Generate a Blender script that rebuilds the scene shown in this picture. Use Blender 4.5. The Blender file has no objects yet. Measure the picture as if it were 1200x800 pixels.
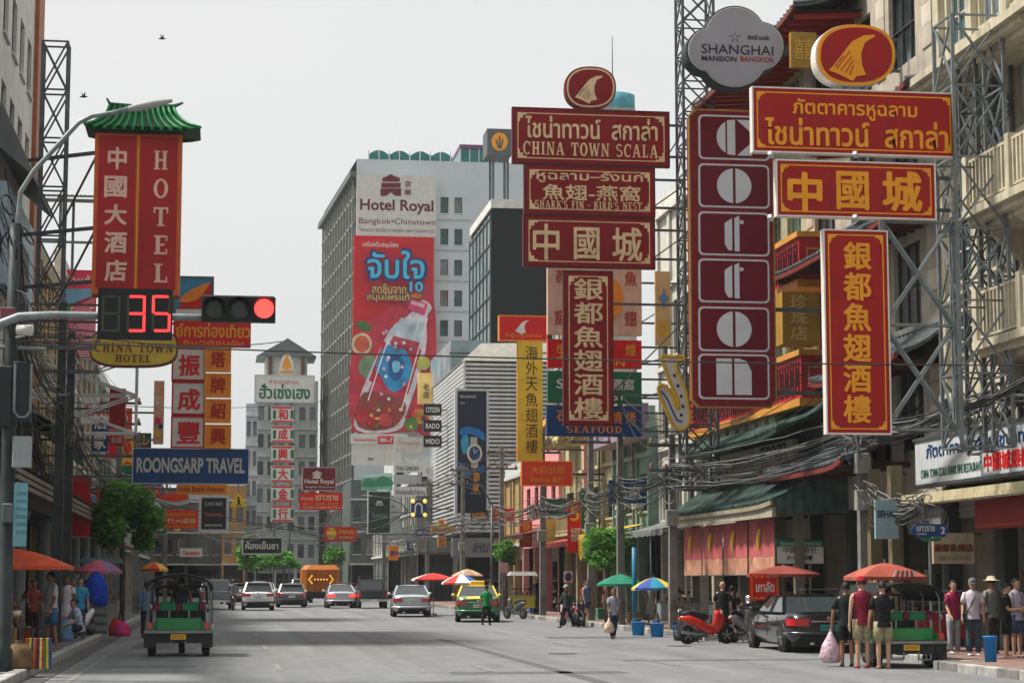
import bpy, bmesh, math, random
from mathutils import Vector, Matrix
RAD = math.radians
R = random.Random(7)
SC = bpy.context.scene
COL = SC.collection
# ---------------------------------------------------------------- camera
FPX = 2400.0                                   # focal length in pixels of the 1200 px wide photograph
YAW = math.atan(340 / 2400); PITCH = math.atan(282 / math.hypot(2400, 340))
CZ = 1.7
_c = bpy.data.cameras.new('camera'); _c.sensor_width = 36; _c.lens = 36 * FPX / 1200
_c.clip_start = 0.5; _c.clip_end = 4000
cam = bpy.data.objects.new('camera', _c); COL.objects.link(cam)
cam.location = (0, 0, CZ); cam.rotation_euler = (math.pi / 2 + PITCH, 0, -YAW)
SC.camera = cam
# ---------------------------------------------------------------- world, sun, exposure
SUN_EL, SUN_AZ = 60.0, -74.0                   # azimuth from +Y towards +X: the sun stands left of the street, a little ahead
w = bpy.data.worlds.new('World'); SC.world = w; w.use_nodes = True
nt = w.node_tree; nt.nodes.clear()
sky = nt.nodes.new('ShaderNodeTexSky'); sky.sky_type = 'NISHITA'; sky.sun_disc = False
sky.sun_elevation = RAD(SUN_EL); sky.sun_rotation = RAD(SUN_AZ)
sky.air_density = 1.0; sky.dust_density = 5.0; sky.ozone_density = 1.0
hs = nt.nodes.new('ShaderNodeHueSaturation'); hs.inputs['Saturation'].default_value = 0.12
mx = nt.nodes.new('ShaderNodeMix'); mx.data_type = 'RGBA'
mx.inputs[0].default_value = 0.8; # thin overcast over the clear sky, with faint cloud structure
tcw = nt.nodes.new('ShaderNodeTexCoord'); mpw = nt.nodes.new('ShaderNodeMapping'); mpw.inputs['Scale'].default_value = (1, 1, 2.6); nw = nt.nodes.new('ShaderNodeTexNoise'); nw.inputs['Scale'].default_value = 2.2; nw.inputs['Detail'].default_value = 7; rw = nt.nodes.new('ShaderNodeValToRGB')
nt.links.new(tcw.outputs['Generated'], mpw.inputs[0]); nt.links.new(mpw.outputs[0], nw.inputs['Vector']); nt.links.new(nw.outputs['Fac'], rw.inputs[0]); rw.color_ramp.elements[0].position = 0.3; rw.color_ramp.elements[1].position = 0.75
rw.color_ramp.elements[0].color = (0.93, 0.965, 0.95, 1); rw.color_ramp.elements[1].color = (1.0, 0.99, 0.975, 1); gw = nt.nodes.new('ShaderNodeVectorMath'); gw.operation = 'SCALE'; gw.inputs['Scale'].default_value = 4.02
nt.links.new(rw.outputs[0], gw.inputs[0]); nt.links.new(gw.outputs[0], mx.inputs[7])
bg = nt.nodes.new('ShaderNodeBackground'); bg.inputs[1].default_value = 0.15
out = nt.nodes.new('ShaderNodeOutputWorld')
nt.links.new(sky.outputs[0], hs.inputs['Color']); nt.links.new(hs.outputs[0], mx.inputs[6])
nt.links.new(mx.outputs[2], bg.inputs[0]); nt.links.new(bg.outputs[0], out.inputs[0])
sl = bpy.data.lights.new('sun', 'SUN'); sl.energy = 4.8; sl.angle = RAD(7); sl.color = (1, 0.94, 0.86)
so = bpy.data.objects.new('sun', sl); COL.objects.link(so)
_d = Vector((math.sin(RAD(SUN_AZ)) * math.cos(RAD(SUN_EL)), math.cos(RAD(SUN_AZ)) * math.cos(RAD(SUN_EL)), math.sin(RAD(SUN_EL))))
so.rotation_euler = _d.to_track_quat('Z', 'Y').to_euler(); so.location = (-30, 20, 60)
SC.view_settings.view_transform = 'Standard'; SC.view_settings.look = 'None'
SC.view_settings.exposure = 0.5; SC.view_settings.gamma = 1.0
SC.cycles.max_bounces = 6; SC.cycles.diffuse_bounces = 3; SC.cycles.glossy_bounces = 3
SC.cycles.transparent_max_bounces = 12; SC.cycles.transmission_bounces = 4
SC.cycles.use_denoising = True
# ---------------------------------------------------------------- pixel <-> world
_cy, _sy, _cp, _sp = math.cos(YAW), math.sin(YAW), math.cos(PITCH), math.sin(PITCH)
FW = Vector((_sy * _cp, _cy * _cp, _sp)); RT = Vector((_cy, -_sy, 0)); UP = Vector((-_sy * _sp, -_cy * _sp, _cp))
def ray(px, py): return FW + RT * ((px - 600) / FPX) + UP * ((400 - py) / FPX)
def at(px, py, Y):
 r = ray(px, py); k = Y / r.y; return Vector((r.x * k, Y, CZ + r.z * k))
def atX(px, py, X):
 r = ray(px, py); k = X / r.x; return Vector((X, r.y * k, CZ + r.z * k))
def G(px, py, z=0.0):
 r = ray(px, py); k = (z - CZ) / r.z; return Vector((r.x * k, r.y * k, z))
def YX(px, X=17.0):                              # depth at which the facade plane X crosses picture column px
 r = ray(px, 560); return X / r.x * r.y
def mpp(Y): return Y / FPX / (_cy)               # metres per pixel, roughly
# ---------------------------------------------------------------- materials
M = {}
def mat(name, rgb, rough=0.6, metal=0.0, var=0.12, scale=2.0, bump=0.0, bscale=40.0, grime=0.0, emit=0.0, coat=0.0, spec=None, stretch=None):
 if name in M: return M[name]
 m = bpy.data.materials.new(name); m.use_nodes = True; n = m.node_tree; b = n.nodes['Principled BSDF']
 b.inputs['Roughness'].default_value = rough; b.inputs['Metallic'].default_value = metal
 b.inputs['Specular IOR Level'].default_value = (0.22 if not metal else 0.5) if spec is None else spec
 if coat: b.inputs['Coat Weight'].default_value = coat; b.inputs['Coat Roughness'].default_value = 0.08
 col = (*rgb, 1)
 if var or grime or bump:
  tc = n.nodes.new('ShaderNodeTexCoord'); mp = n.nodes.new('ShaderNodeMapping')
  n.links.new(tc.outputs['Object'], mp.inputs[0])
  if stretch: mp.inputs['Scale'].default_value = stretch
 cur = None
 if var:
  no = n.nodes.new('ShaderNodeTexNoise'); no.inputs['Scale'].default_value = scale; no.inputs['Detail'].default_value = 6
  n.links.new(mp.outputs[0], no.inputs['Vector'])
  r = n.nodes.new('ShaderNodeValToRGB'); r.color_ramp.elements[0].position = 0.3; r.color_ramp.elements[1].position = 0.7
  a = 1 - var * 1.6; c = 1 + var * 0.7
  r.color_ramp.elements[0].color = (*[min(1, x * a) for x in rgb], 1); r.color_ramp.elements[1].color = (*[min(1, x * c) for x in rgb], 1)
  n.links.new(no.outputs['Fac'], r.inputs[0]); cur = r.outputs[0]
 if grime:
  mp2 = n.nodes.new('ShaderNodeMapping'); mp2.inputs['Scale'].default_value = (3.0, 3.0, 0.35); n.links.new(tc.outputs['Object'], mp2.inputs[0])
  g = n.nodes.new('ShaderNodeTexNoise'); g.inputs['Scale'].default_value = 1.6; g.inputs['Detail'].default_value = 8; g.inputs['Roughness'].default_value = 0.7
  n.links.new(mp2.outputs[0], g.inputs['Vector'])
  r2 = n.nodes.new('ShaderNodeValToRGB'); r2.color_ramp.elements[0].position = 0.48; r2.color_ramp.elements[1].position = 0.72
  r2.color_ramp.elements[0].color = (0, 0, 0, 1); r2.color_ramp.elements[1].color = (grime,) * 3 + (1,)
  n.links.new(g.outputs['Fac'], r2.inputs[0])
  mi = n.nodes.new('ShaderNodeMix'); mi.data_type = 'RGBA'; n.links.new(r2.outputs[0], mi.inputs[0])
  if cur: n.links.new(cur, mi.inputs[6])
  else: mi.inputs[6].default_value = col
  mi.inputs[7].default_value = (0.05, 0.045, 0.038, 1); cur = mi.outputs[2]
 if cur: n.links.new(cur, b.inputs['Base Color'])
 else: b.inputs['Base Color'].default_value = col
 if bump:
  bn = n.nodes.new('ShaderNodeTexNoise'); bn.inputs['Scale'].default_value = bscale; bn.inputs['Detail'].default_value = 4
  n.links.new(mp.outputs[0], bn.inputs['Vector'])
  bb = n.nodes.new('ShaderNodeBump'); bb.inputs['Strength'].default_value = bump; bb.inputs['Distance'].default_value = 0.02
  n.links.new(bn.outputs['Fac'], bb.inputs['Height']); n.links.new(bb.outputs[0], b.inputs['Normal'])
 if emit:
  b.inputs['Emission Color'].default_value = col; b.inputs['Emission Strength'].default_value = emit
 M[name] = m; return m
def glass_mat(name, rgb, rough=0.08):
 return mat(name, rgb, rough=rough, var=0.2, scale=0.8, spec=0.8)
def S(r, g, b):                                  # sRGB 0-255 -> linear albedo
 f = lambda c: (c / 255 / 12.92) if c / 255 <= 0.04045 else ((c / 255 + 0.055) / 1.055) ** 2.4
 return (f(r), f(g), f(b))
def paint(r, g, b, rough=0.55, **k):
 return mat('paint_%d_%d_%d_%s' % (r, g, b, '_'.join('%s%s' % (a, c) for a, c in sorted(k.items())) + str(rough)), S(r, g, b), rough=rough, **k)
# ---------------------------------------------------------------- objects and tags
def tag(o, label=None, cat=None, group=None, kind=None):
 if label: o['label'] = label
 if cat: o['category'] = cat
 if group: o['group'] = group
 if kind: o['kind'] = kind
 return o
def thing(name, label, cat, loc=(0, 0, 0), group=None):
 o = bpy.data.objects.new(name, None); COL.objects.link(o); o.location = loc; o.empty_display_size = 0.2
 return tag(o, label, cat, group)
def root_off(p):
 while p is not None and p.parent is not None: p = p.parent
 return Vector(p.location) if p is not None else Vector((0, 0, 0))
def copy_tree(o, parent=None):
 c = o.copy(); COL.objects.link(c); c.parent = parent
 for ch in list(o.children): copy_tree(ch, c)
 return c
def place(o, x, y, z=0.0, rz=0.0, label=None):
 o.location = (x, y, z); o.rotation_euler = (0, 0, RAD(rz))
 if label: o['label'] = label
 return o
class MB:
 def __init__(s): s.v = []; s.f = []; s.m = []; s.mats = []; s.cur = 0; s.sm = []; s.smooth = False
 def use(s, m, smooth=None):
  if m not in s.mats: s.mats.append(m)
  s.cur = s.mats.index(m)
  if smooth is not None: s.smooth = smooth
  return s
 def face(s, idx): s.f.append(idx); s.m.append(s.cur); s.sm.append(s.smooth)
 def poly(s, pts):
  b = len(s.v); s.v += [tuple(p) for p in pts]; s.face(list(range(b, b + len(pts)))); return s
 def box(s, x0, x1, y0, y1, z0, z1):
  if x0 > x1: x0, x1 = x1, x0
  if y0 > y1: y0, y1 = y1, y0
  if z0 > z1: z0, z1 = z1, z0
  b = len(s.v)
  s.v += [(x0, y0, z0), (x1, y0, z0), (x1, y1, z0), (x0, y1, z0), (x0, y0, z1), (x1, y0, z1), (x1, y1, z1), (x0, y1, z1)]
  for q in ((0, 3, 2, 1), (4, 5, 6, 7), (0, 1, 5, 4), (1, 2, 6, 5), (2, 3, 7, 6), (3, 0, 4, 7)): s.face([b + i for i in q])
  return s
 def cbox(s, c, d): return s.box(c[0] - d[0] / 2, c[0] + d[0] / 2, c[1] - d[1] / 2, c[1] + d[1] / 2, c[2] - d[2] / 2, c[2] + d[2] / 2)
 def rbox(s, x0, x1, y0, y1, z0, z1, r=0.03):   # box with bevelled vertical and top edges
  xs = [(x0 + r, y0), (x1 - r, y0), (x1, y0 + r), (x1, y1 - r), (x1 - r, y1), (x0 + r, y1), (x0, y1 - r), (x0, y0 + r)]
  cx, cy = (x0 + x1) / 2, (y0 + y1) / 2
  b = len(s.v); n = 8
  for z, k in ((z0, 0), (z1 - r, 0), (z1, r)):
   for x, y in xs:
    s.v.append((x - (k if x > cx else -k), y - (k if y > cy else -k), z))
  for j in range(2):
   for i in range(n): s.face([b + j * n + i, b + j * n + (i + 1) % n, b + (j + 1) * n + (i + 1) % n, b + (j + 1) * n + i])
  s.face([b + 2 * n + i for i in range(n)]); s.face([b + n - 1 - i for i in range(n)])
  return s
 def hexa(s, p):                               # 8 corner points, bottom 4 then top 4
  b = len(s.v); s.v += [tuple(q) for q in p]
  for q in ((0, 3, 2, 1), (4, 5, 6, 7), (0, 1, 5, 4), (1, 2, 6, 5), (2, 3, 7, 6), (3, 0, 4, 7)): s.face([b + i for i in q])
  return s
 def bar(s, a, b, w=0.05, h=None):
  a = Vector(a); b = Vector(b); d = (b - a)
  if d.length < 1e-6: return s
  d.normalize(); h = h or w
  u = d.cross(Vector((0, 0, 1)))
  if u.length < 1e-3: u = Vector((1, 0, 0))
  u.normalize(); t = u.cross(d)
  u = u * w / 2; t = t * h / 2
  return s.hexa([a - u - t, a + u - t, a + u + t, a - u + t, b - u - t, b + u - t, b + u + t, b - u + t])
 def tube(s, pts, r=0.02, n=6, cap=True):
  pts = [Vector(p) for p in pts]; k = len(pts); b = len(s.v)
  rr = r if isinstance(r, (list, tuple)) else [r] * k
  ref = None
  for i, p in enumerate(pts):
   d = (pts[min(i + 1, k - 1)] - pts[max(i - 1, 0)])
   d = d.normalized() if d.length > 1e-9 else Vector((0, 0, 1))
   if ref is None or abs(ref.dot(d)) > 0.95: ref = Vector((0, 0, 1)) if abs(d.z) < 0.9 else Vector((1, 0, 0))
   u = d.cross(ref).normalized(); t = u.cross(d)
   ref = t
   q = rr[i] if isinstance(rr[i], (list, tuple)) else (rr[i], rr[i])
   for j in range(n):
    a = 2 * math.pi * j / n; s.v.append(tuple(p + u * math.cos(a) * q[0] + t * math.sin(a) * q[1]))
  for i in range(k - 1):
   for j in range(n): s.face([b + i * n + j, b + i * n + (j + 1) % n, b + (i + 1) * n + (j + 1) % n, b + (i + 1) * n + j])
  if cap: s.face([b + n - 1 - j for j in range(n)]); s.face([b + (k - 1) * n + j for j in range(n)])
  return s
 def lathe(s, prof, c=(0, 0, 0), axis='z', n=16, sx=1, sy=1, cap=True):
  b = len(s.v); k = len(prof)
  for r, h in prof:
   for j in range(n):
    a = 2 * math.pi * j / n; x = math.cos(a) * r * sx; y = math.sin(a) * r * sy
    p = (x, y, h) if axis == 'z' else ((h, x, y) if axis == 'x' else (x, h, y))
    s.v.append((c[0] + p[0], c[1] + p[1], c[2] + p[2]))
  for i in range(k - 1):
   for j in range(n): s.face([b + i * n + j, b + i * n + (j + 1) % n, b + (i + 1) * n + (j + 1) % n, b + (i + 1) * n + j])
  if cap:
   if prof[0][0] > 1e-4: s.face([b + n - 1 - j for j in range(n)])
   if prof[-1][0] > 1e-4: s.face([b + (k - 1) * n + j for j in range(n)])
  return s
 def ball(s, c, r, n=10, sc=(1, 1, 1)):
  pr = [(max(0.001, math.sin(math.pi * i / (n // 2 + 1))) * r, -math.cos(math.pi * i / (n // 2 + 1)) * r * sc[2]) for i in range(n // 2 + 2)]
  return s.lathe(pr, c, 'z', n, sc[0], sc[1])
 def prismY(s, pts, y0, y1):                   # polygon given in (x, z), thickness from y0 (front) to y1
  n = len(pts); b = len(s.v)
  for y in (y0, y1):
   for x, z in pts: s.v.append((x, y, z))
  s.face([b + i for i in range(n)]); s.face([b + n + n - 1 - i for i in range(n)])
  for i in range(n): s.face([b + i, b + n + i, b + n + (i + 1) % n, b + (i + 1) % n])
  return s
 def prismX(s, pts, x0, x1):                   # polygon given in (y, z)
  n = len(pts); b = len(s.v)
  for x in (x0, x1):
   for y, z in pts: s.v.append((x, y, z))
  s.face([b + i for i in range(n)]); s.face([b + n + n - 1 - i for i in range(n)])
  for i in range(n): s.face([b + i, b + n + i, b + n + (i + 1) % n, b + (i + 1) % n])
  return s
 def prismZ(s, pts, z0, z1):
  n = len(pts); b = len(s.v)
  for z in (z0, z1):
   for x, y in pts: s.v.append((x, y, z))
  s.face([b + n - 1 - i for i in range(n)]); s.face([b + n + i for i in range(n)])
  for i in range(n): s.face([b + i, b + (i + 1) % n, b + n + (i + 1) % n, b + n + i])
  return s
 def grid(s, rows):                            # rows of equal length of points -> sheet
  b = len(s.v); n = len(rows[0])
  for r in rows: s.v += [tuple(p) for p in r]
  for i in range(len(rows) - 1):
   for j in range(n - 1): s.face([b + i * n + j, b + i * n + j + 1, b + (i + 1) * n + j + 1, b + (i + 1) * n + j])
  return s
 def mesh(s, name, off=Vector((0, 0, 0)), fix=True):
  me = bpy.data.meshes.new(name)
  me.from_pydata([(x - off.x, y - off.y, z - off.z) for x, y, z in s.v], [], s.f)
  for m in s.mats: me.materials.append(m)
  me.polygons.foreach_set('material_index', s.m); me.polygons.foreach_set('use_smooth', s.sm)
  if fix:
   bm = bmesh.new(); bm.from_mesh(me); bmesh.ops.recalc_face_normals(bm, faces=bm.faces); bm.to_mesh(me); bm.free()
  me.update(); return me
 def build(s, name, parent=None, label=None, cat=None, group=None, kind=None, fix=True):
  o = bpy.data.objects.new(name, s.mesh(name, root_off(parent), fix)); COL.objects.link(o); o.parent = parent
  return tag(o, label, cat, group, kind)
# ---------------------------------------------------------------- lettering
_tc = {}
TMP = bpy.data.scenes.new('lettering_bench')     # small side scene in which glyphs and skins are turned into meshes, removed at the end
def bench(o):
 TMP.collection.objects.link(o); TMP.view_layers[0].update()
 dg = TMP.view_layers[0].depsgraph; dg.update()
 me = bpy.data.meshes.new_from_object(o.evaluated_get(dg))
 vs = [tuple(v.co) for v in me.vertices]; fs = [list(p.vertices) for p in me.polygons]
 bpy.data.meshes.remove(me); return vs, fs
def text_data(s, bold=0.0, ext=0.0):
 k = (s, bold, ext)
 if k in _tc: return _tc[k]
 cu = bpy.data.curves.new('lettering', 'FONT'); cu.body = s; cu.size = 1; cu.offset = bold; cu.resolution_u = 3
 o = bpy.data.objects.new('lettering', cu); vs, fs = bench(o)
 bpy.data.objects.remove(o); bpy.data.curves.remove(cu)
 _tc[k] = (vs, fs); return _tc[k]
def put_text(mb, m, s, O, U, V, w, h, bold=0.0, depth=0.012, fit='both', shear=0.0):
 if bold > 0 and any(ord(c) >= 0xe00 for c in s):         # brush-like weight: the same glyph laid down five times, a hair apart
  eh = Vector(V) * (h * bold * 0.8); ew = Vector(U) * (h * bold * 0.9 if len(s) > 1 else w * bold)
  for k, (a, b_) in enumerate(((0, 0), (1, 0.5), (-1, -0.5), (0.5, -1), (-0.5, 1))):
   put_text(mb, m, s, Vector(O) + ew * a + eh * b_, U, V, w, h, 0, depth + 0.0012 * k, fit, shear)
  return
 """writes s into the box with lower-left corner O spanned by unit vectors U (right) and V (up), w x h metres"""
 vs, fs = text_data(s, bold)
 if not vs: return
 x0 = min(v[0] for v in vs); x1 = max(v[0] for v in vs); y0 = min(v[1] for v in vs); y1 = max(v[1] for v in vs)
 sx = w / max(1e-6, x1 - x0); sy = h / max(1e-6, y1 - y0)
 ox = oy = 0
 if fit == 'keep':
  k = min(sx, sy); ox = (w - k * (x1 - x0)) / 2; oy = (h - k * (y1 - y0)) / 2; sx = sy = k
 O = Vector(O); U = Vector(U); V = Vector(V); N = U.cross(V)
 mb.use(m); b = len(mb.v); isl = list(range(len(vs)))      # every separate stroke gets its own hair of depth, so strokes may overlap
 def fd(i):
  while isl[i] != i: isl[i] = isl[isl[i]]; i = isl[i]
  return i
 for f in fs:
  for q in f[1:]: isl[fd(q)] = fd(f[0])
 for i, (x, y, _) in enumerate(vs):
  yy = (y - y0) * sy + oy; p = O + U * ((x - x0) * sx + ox + shear * yy) + V * yy + N * (depth + 0.0003 * (fd(i) % 4)); mb.v.append(tuple(p))
 for f in fs: mb.face([b + i for i in f])
 # side walls so that the letters stand proud of the board
 ed = {}
 for f in fs:
  for i in range(len(f)):
   e = (f[i], f[(i + 1) % len(f)]);
   if (e[1], e[0]) in ed: del ed[(e[1], e[0])]
   else: ed[e] = 1
 if len(ed) < 4000 and h > 0.12:
  c = len(mb.v); idx = {}
  for a, d in ed:
   for q in (a, d):
    if q not in idx:
     idx[q] = len(mb.v); p = Vector(mb.v[b + q]) - N * depth * 0.98; mb.v.append(tuple(p))
   mb.face([b + a, idx[a], idx[d], b + d])
# ---------------------------------------------------------------- people
SKIN = [mat('skin_%d' % i, c, rough=0.55, var=0.08, scale=8) for i, c in enumerate(((0.38, 0.2, 0.12), (0.3, 0.15, 0.085), (0.46, 0.27, 0.18), (0.2, 0.1, 0.06)))]
HAIR_B = mat('hair_black', (0.015, 0.012, 0.01), rough=0.5, var=0.3, scale=30, bump=0.4, bscale=90)
HAIR_R = mat('hair_auburn', (0.12, 0.045, 0.02), rough=0.5, var=0.3, scale=30, bump=0.4, bscale=90)
HAIR_G = mat('hair_grey', (0.35, 0.34, 0.33), rough=0.6, var=0.2, scale=30)
LIP = mat('lip', (0.22, 0.07, 0.05), rough=0.5, var=0); EYE = mat('eye_dark', (0.01, 0.008, 0.007), rough=0.3, var=0)
def cloth(r, g, b, **k): return paint(r, g, b, rough=0.85, var=0.22, scale=9, bump=0.5, bscale=14, **k)
def skin_mesh(nodes, edges, sub=1):
 """nodes: list of (co, rx, ry); grows one continuous skin and returns (verts, faces)"""
 me = bpy.data.meshes.new('body'); me.from_pydata([n[0] for n in nodes], edges, [])
 o = bpy.data.objects.new('body', me)
 o.modifiers.new('s', 'SKIN').use_smooth_shade = True
 for i, n in enumerate(nodes):
  me.skin_vertices[0].data[i].radius = (n[1], n[2]); me.skin_vertices[0].data[i].use_root = (i == 0)
 sb = o.modifiers.new('u', 'SUBSURF'); sb.levels = sub; sb.render_levels = sub
 vs, fs = bench(o); bpy.data.objects.remove(o); bpy.data.meshes.remove(me); return vs, fs
def add_raw(mb, vs, fs, m):
 mb.use(m, True); b = len(mb.v); mb.v += vs
 for f in fs: mb.face([b + i for i in f])
 mb.smooth = False
def rot_x(v, a): return Vector((v[0], v[1] * math.cos(a) - v[2] * math.sin(a), v[1] * math.sin(a) + v[2] * math.cos(a)))
def person(label, x, y, z, face=0, h=1.7, skin=0, top=('tee', (200, 200, 200)), bottom=('shorts', (60, 80, 120)), hair='short', hairm=None,
  arms=((5, 10, 8), (5, 10, 8)), legs=((0, 0), (0, 0)), lean=0, headt=0, hat=None, girth=1.0, group=None, shoes=(30, 30, 30), apron=None, strap=None, sit=None, fem=False):
 """face: heading in degrees, 0 looks at the camera side (-Y), 180 along the street. arms/legs: (left, right) = (swing forward, bend[, out])"""
 K = h / 1.7; t = thing('person', label, 'person', (0, 0, 0), group); sk = SKIN[skin]; g = girth
 hairm = hairm or HAIR_B
 P = {}
 ln = RAD(lean)
 def tor(v): return rot_x(Vector(v), ln)       # leans forward (-y) about the hips
 hipz = 0.9
 # legs
 feet = []
 for s, (sw, be) in zip((-1, 1), legs):
  hp = Vector((s * 0.085, 0, 0)); a = RAD(sw); kn = hp + Vector((s * 0.01, -math.sin(a) * 0.42, -math.cos(a) * 0.42))
  a2 = RAD(sw - be); an = kn + Vector((0, -math.sin(a2) * 0.4, -math.cos(a2) * 0.4))
  feet.append((hp, kn, an, a2))
 low = min(f[2].z for f in feet) - 0.075
 hipz = -low if sit is None else sit / K
 o0 = Vector((0, 0, hipz))
 T = {'pelvis': (0, 0, 0.04), 'waist': (0, 0, 0.17), 'chest': (0, 0, 0.36), 'shoulders': (0, 0, 0.48), 'neck': (0, -0.005, 0.56)}
 T = {k: o0 + tor(v) for k, v in T.items()}
 hd = Vector((0, -math.sin(RAD(headt)) * 0.12, 0.12 * math.cos(RAD(headt))))
 headc = T['neck'] + rot_x(Vector((0, -0.02, 0.125)), ln * 0.5) + Vector((0, -math.sin(RAD(headt)) * 0.05, -abs(math.sin(RAD(headt))) * 0.02))
 nodes = []; edges = []
 def nd(p, rx, ry): nodes.append((tuple(p * K), rx * K, ry * K)); return len(nodes) - 1
 sw_ = 0.165 if fem else 0.185
 pe = nd(T['pelvis'], 0.135 * g, 0.1 * g); wa = nd(T['waist'], (0.115 if fem else 0.13) * g, 0.09 * g); edges.append((pe, wa))
 ch = nd(T['chest'], 0.145 * g, 0.1 * g); edges.append((wa, ch)); shn = nd(T['shoulders'], 0.1, 0.07); edges.append((ch, shn))
 ne = nd(T['neck'], 0.05, 0.05); edges.append((shn, ne)); hn = nd(T['neck'] + (headc - T['neck']) * 0.55, 0.058, 0.062); edges.append((ne, hn))
 arm = []
 for s, (sw, be, ou) in zip((-1, 1), arms):
  sp = o0 + tor((s * sw_, 0, 0.455)); a = RAD(sw); ob = RAD(ou)
  dirv = Vector((s * math.sin(ob), -math.sin(a) * math.cos(ob), -math.cos(a) * math.cos(ob)))
  el = sp + rot_x(dirv, ln * 0.5) * 0.28
  a2 = RAD(sw + be); d2 = rot_x(Vector((s * math.sin(ob) * (0.3 if be < 60 else -0.5), -math.sin(a2), -math.cos(a2))).normalized(), ln * 0.3)
  wr = el + d2 * 0.25; arm.append((sp, el, wr, d2, s))
  i0 = nd(sp, 0.058 * g, 0.058 * g); i1 = nd(sp.lerp(el, 0.5), 0.048 * g, 0.048 * g); i2 = nd(el, 0.038, 0.038); i3 = nd(el.lerp(wr, 0.35), 0.038, 0.037); i4 = nd(wr, 0.025, 0.028)
  i5 = nd(wr + d2 * 0.05, 0.026, 0.036); i6 = nd(wr + d2 * 0.095, 0.022, 0.034)
  edges += [(shn, i0), (i0, i1), (i1, i2), (i2, i3), (i3, i4), (i4, i5), (i5, i6)]
 lg = []
 for s, (hp, kn, an, a2) in zip((-1, 1), feet):
  hp, kn, an = o0 + hp, o0 + kn, o0 + an; lg.append((hp, kn, an, a2))
  j0 = nd(hp + Vector((0, 0, -0.04)), 0.088 * g, 0.092 * g); j1 = nd(hp.lerp(kn, 0.55), 0.068 * g, 0.07 * g); j2 = nd(kn, 0.05, 0.052); j3 = nd(kn.lerp(an, 0.35), 0.052, 0.054); j4 = nd(an, 0.033, 0.036)
  j5 = nd(an + Vector((0, -0.01, -0.045)), 0.034, 0.045); j6 = nd(an + Vector((0, -0.11, -0.05)), 0.034, 0.022)
  edges += [(pe, j0), (j0, j1), (j1, j2), (j2, j3), (j3, j4), (j4, j5), (j5, j6)]
 vs, fs = skin_mesh(nodes, edges)
 mb = MB(); add_raw(mb, vs, fs, sk)
 # fingers and thumbs
 mb.use(sk, True)
 for sp, el, wr, d2, s in arm:
  side = Vector((0, -1, 0)) - d2 * (-d2.y); side = side.normalized() if side.length > 0.1 else Vector((0, 0, 1))
  inn = d2.cross(side).normalized() * (-s)
  if inn.x * s > 0: inn = -inn
  for q, L in enumerate((0.062, 0.075, 0.07, 0.055)):
   b0 = wr + d2 * 0.095 + side * (0.026 - q * 0.0175)
   mb.tube([(b0 - d2 * 0.02) * K, (b0 + d2 * L * 0.5 + inn * 0.006) * K, (b0 + d2 * L * 0.9 + inn * 0.025) * K], [0.0088 * K, 0.0082 * K, 0.006 * K], 5)
  b0 = wr + d2 * 0.03 + side * 0.028
  mb.tube([b0 * K, (b0 + d2 * 0.035 + side * 0.02) * K, (b0 + d2 * 0.065 + side * 0.022 + inn * 0.01) * K], [0.012 * K, 0.0095 * K, 0.007 * K], 5)
 # head with face: a lofted skull, nose, ears, eyes, mouth; turned by headt
 def hp_(x, yy, zz):
  v = rot_x(Vector((x, yy, zz)), RAD(headt) + ln * 0.5); return tuple((headc + v) * K)
 prof = [(-0.115, 0.028, 0.03, -0.045), (-0.1, 0.045, 0.05, -0.03), (-0.07, 0.06, 0.075, -0.012), (-0.03, 0.07, 0.09, 0), (0.02, 0.076, 0.097, 0.004), (0.06, 0.074, 0.096, 0.008), (0.09, 0.06, 0.08, 0.01), (0.11, 0.035, 0.048, 0.01), (0.118, 0.006, 0.01, 0.01)]
 rows = []; N = 14
 for zz, a, b_, oy in prof: rows.append([hp_(math.cos(2 * math.pi * j / N) * a, oy + math.sin(2 * math.pi * j / N) * b_, zz) for j in range(N + 1)])
 mb.grid(rows)
 mb.tube([hp_(0, -0.09, 0.018), hp_(0, -0.108, -0.012), hp_(0, -0.088, -0.024)], [0.008 * K, 0.014 * K, 0.011 * K], 6)
 for s in (-1, 1): mb.tube([hp_(s * 0.07, 0.005, -0.03), hp_(s * 0.085, 0.012, 0.0), hp_(s * 0.078, 0.012, 0.03)], [0.007 * K, 0.013 * K, 0.008 * K], 5)
 mb.use(EYE, False)
 for s in (-1, 1):
  mb.box(*[v for ab in zip(hp_(s * 0.03 - 0.013, -0.091, -0.001), hp_(s * 0.03 + 0.013, -0.083, 0.009)) for v in ab])
  mb.box(*[v for ab in zip(hp_(s * 0.03 - 0.016, -0.094, 0.02), hp_(s * 0.03 + 0.016, -0.083, 0.026)) for v in ab])
 mb.use(LIP); mb.box(*[v for ab in zip(hp_(-0.022, -0.088, -0.056), hp_(0.022, -0.076, -0.045)) for v in ab])
 mb.build('body', t)
 # hair
 if hair != 'bald':
  hb = MB().use(hairm, True); rows = []
  hl = {'short': -0.02, 'bun': -0.03, 'bob': -0.11, 'long': -0.24}[hair]
  for zz in ([hl] if hl < -0.04 else []) + [max(hl, -0.045), 0.0, 0.04, 0.075, 0.105, 0.125, 0.132]:
   k = math.sqrt(max(0.02, 1 - max(0, zz - 0.02) ** 2 / 0.0128)); a, b_ = 0.087 * k, 0.108 * k
   row = []
   for j in range(N + 1):
    th = 2 * math.pi * j / N; sn = math.sin(th); front = sn < -0.35
    yy = 0.012 + sn * b_; xx = math.cos(th) * a
    if front and zz < 0.06: xx *= 0.84; yy = max(yy, -0.062);
    row.append(hp_(xx, yy, zz if not (front and zz < 0.055) else 0.058 + zz * 0.02))
   rows.append(row)
  hb.grid(rows)
  if hair == 'bun': hb.ball(hp_(0, 0.12, 0.05), 0.045 * K, 8)
  hb.build('hair', t)
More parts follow.
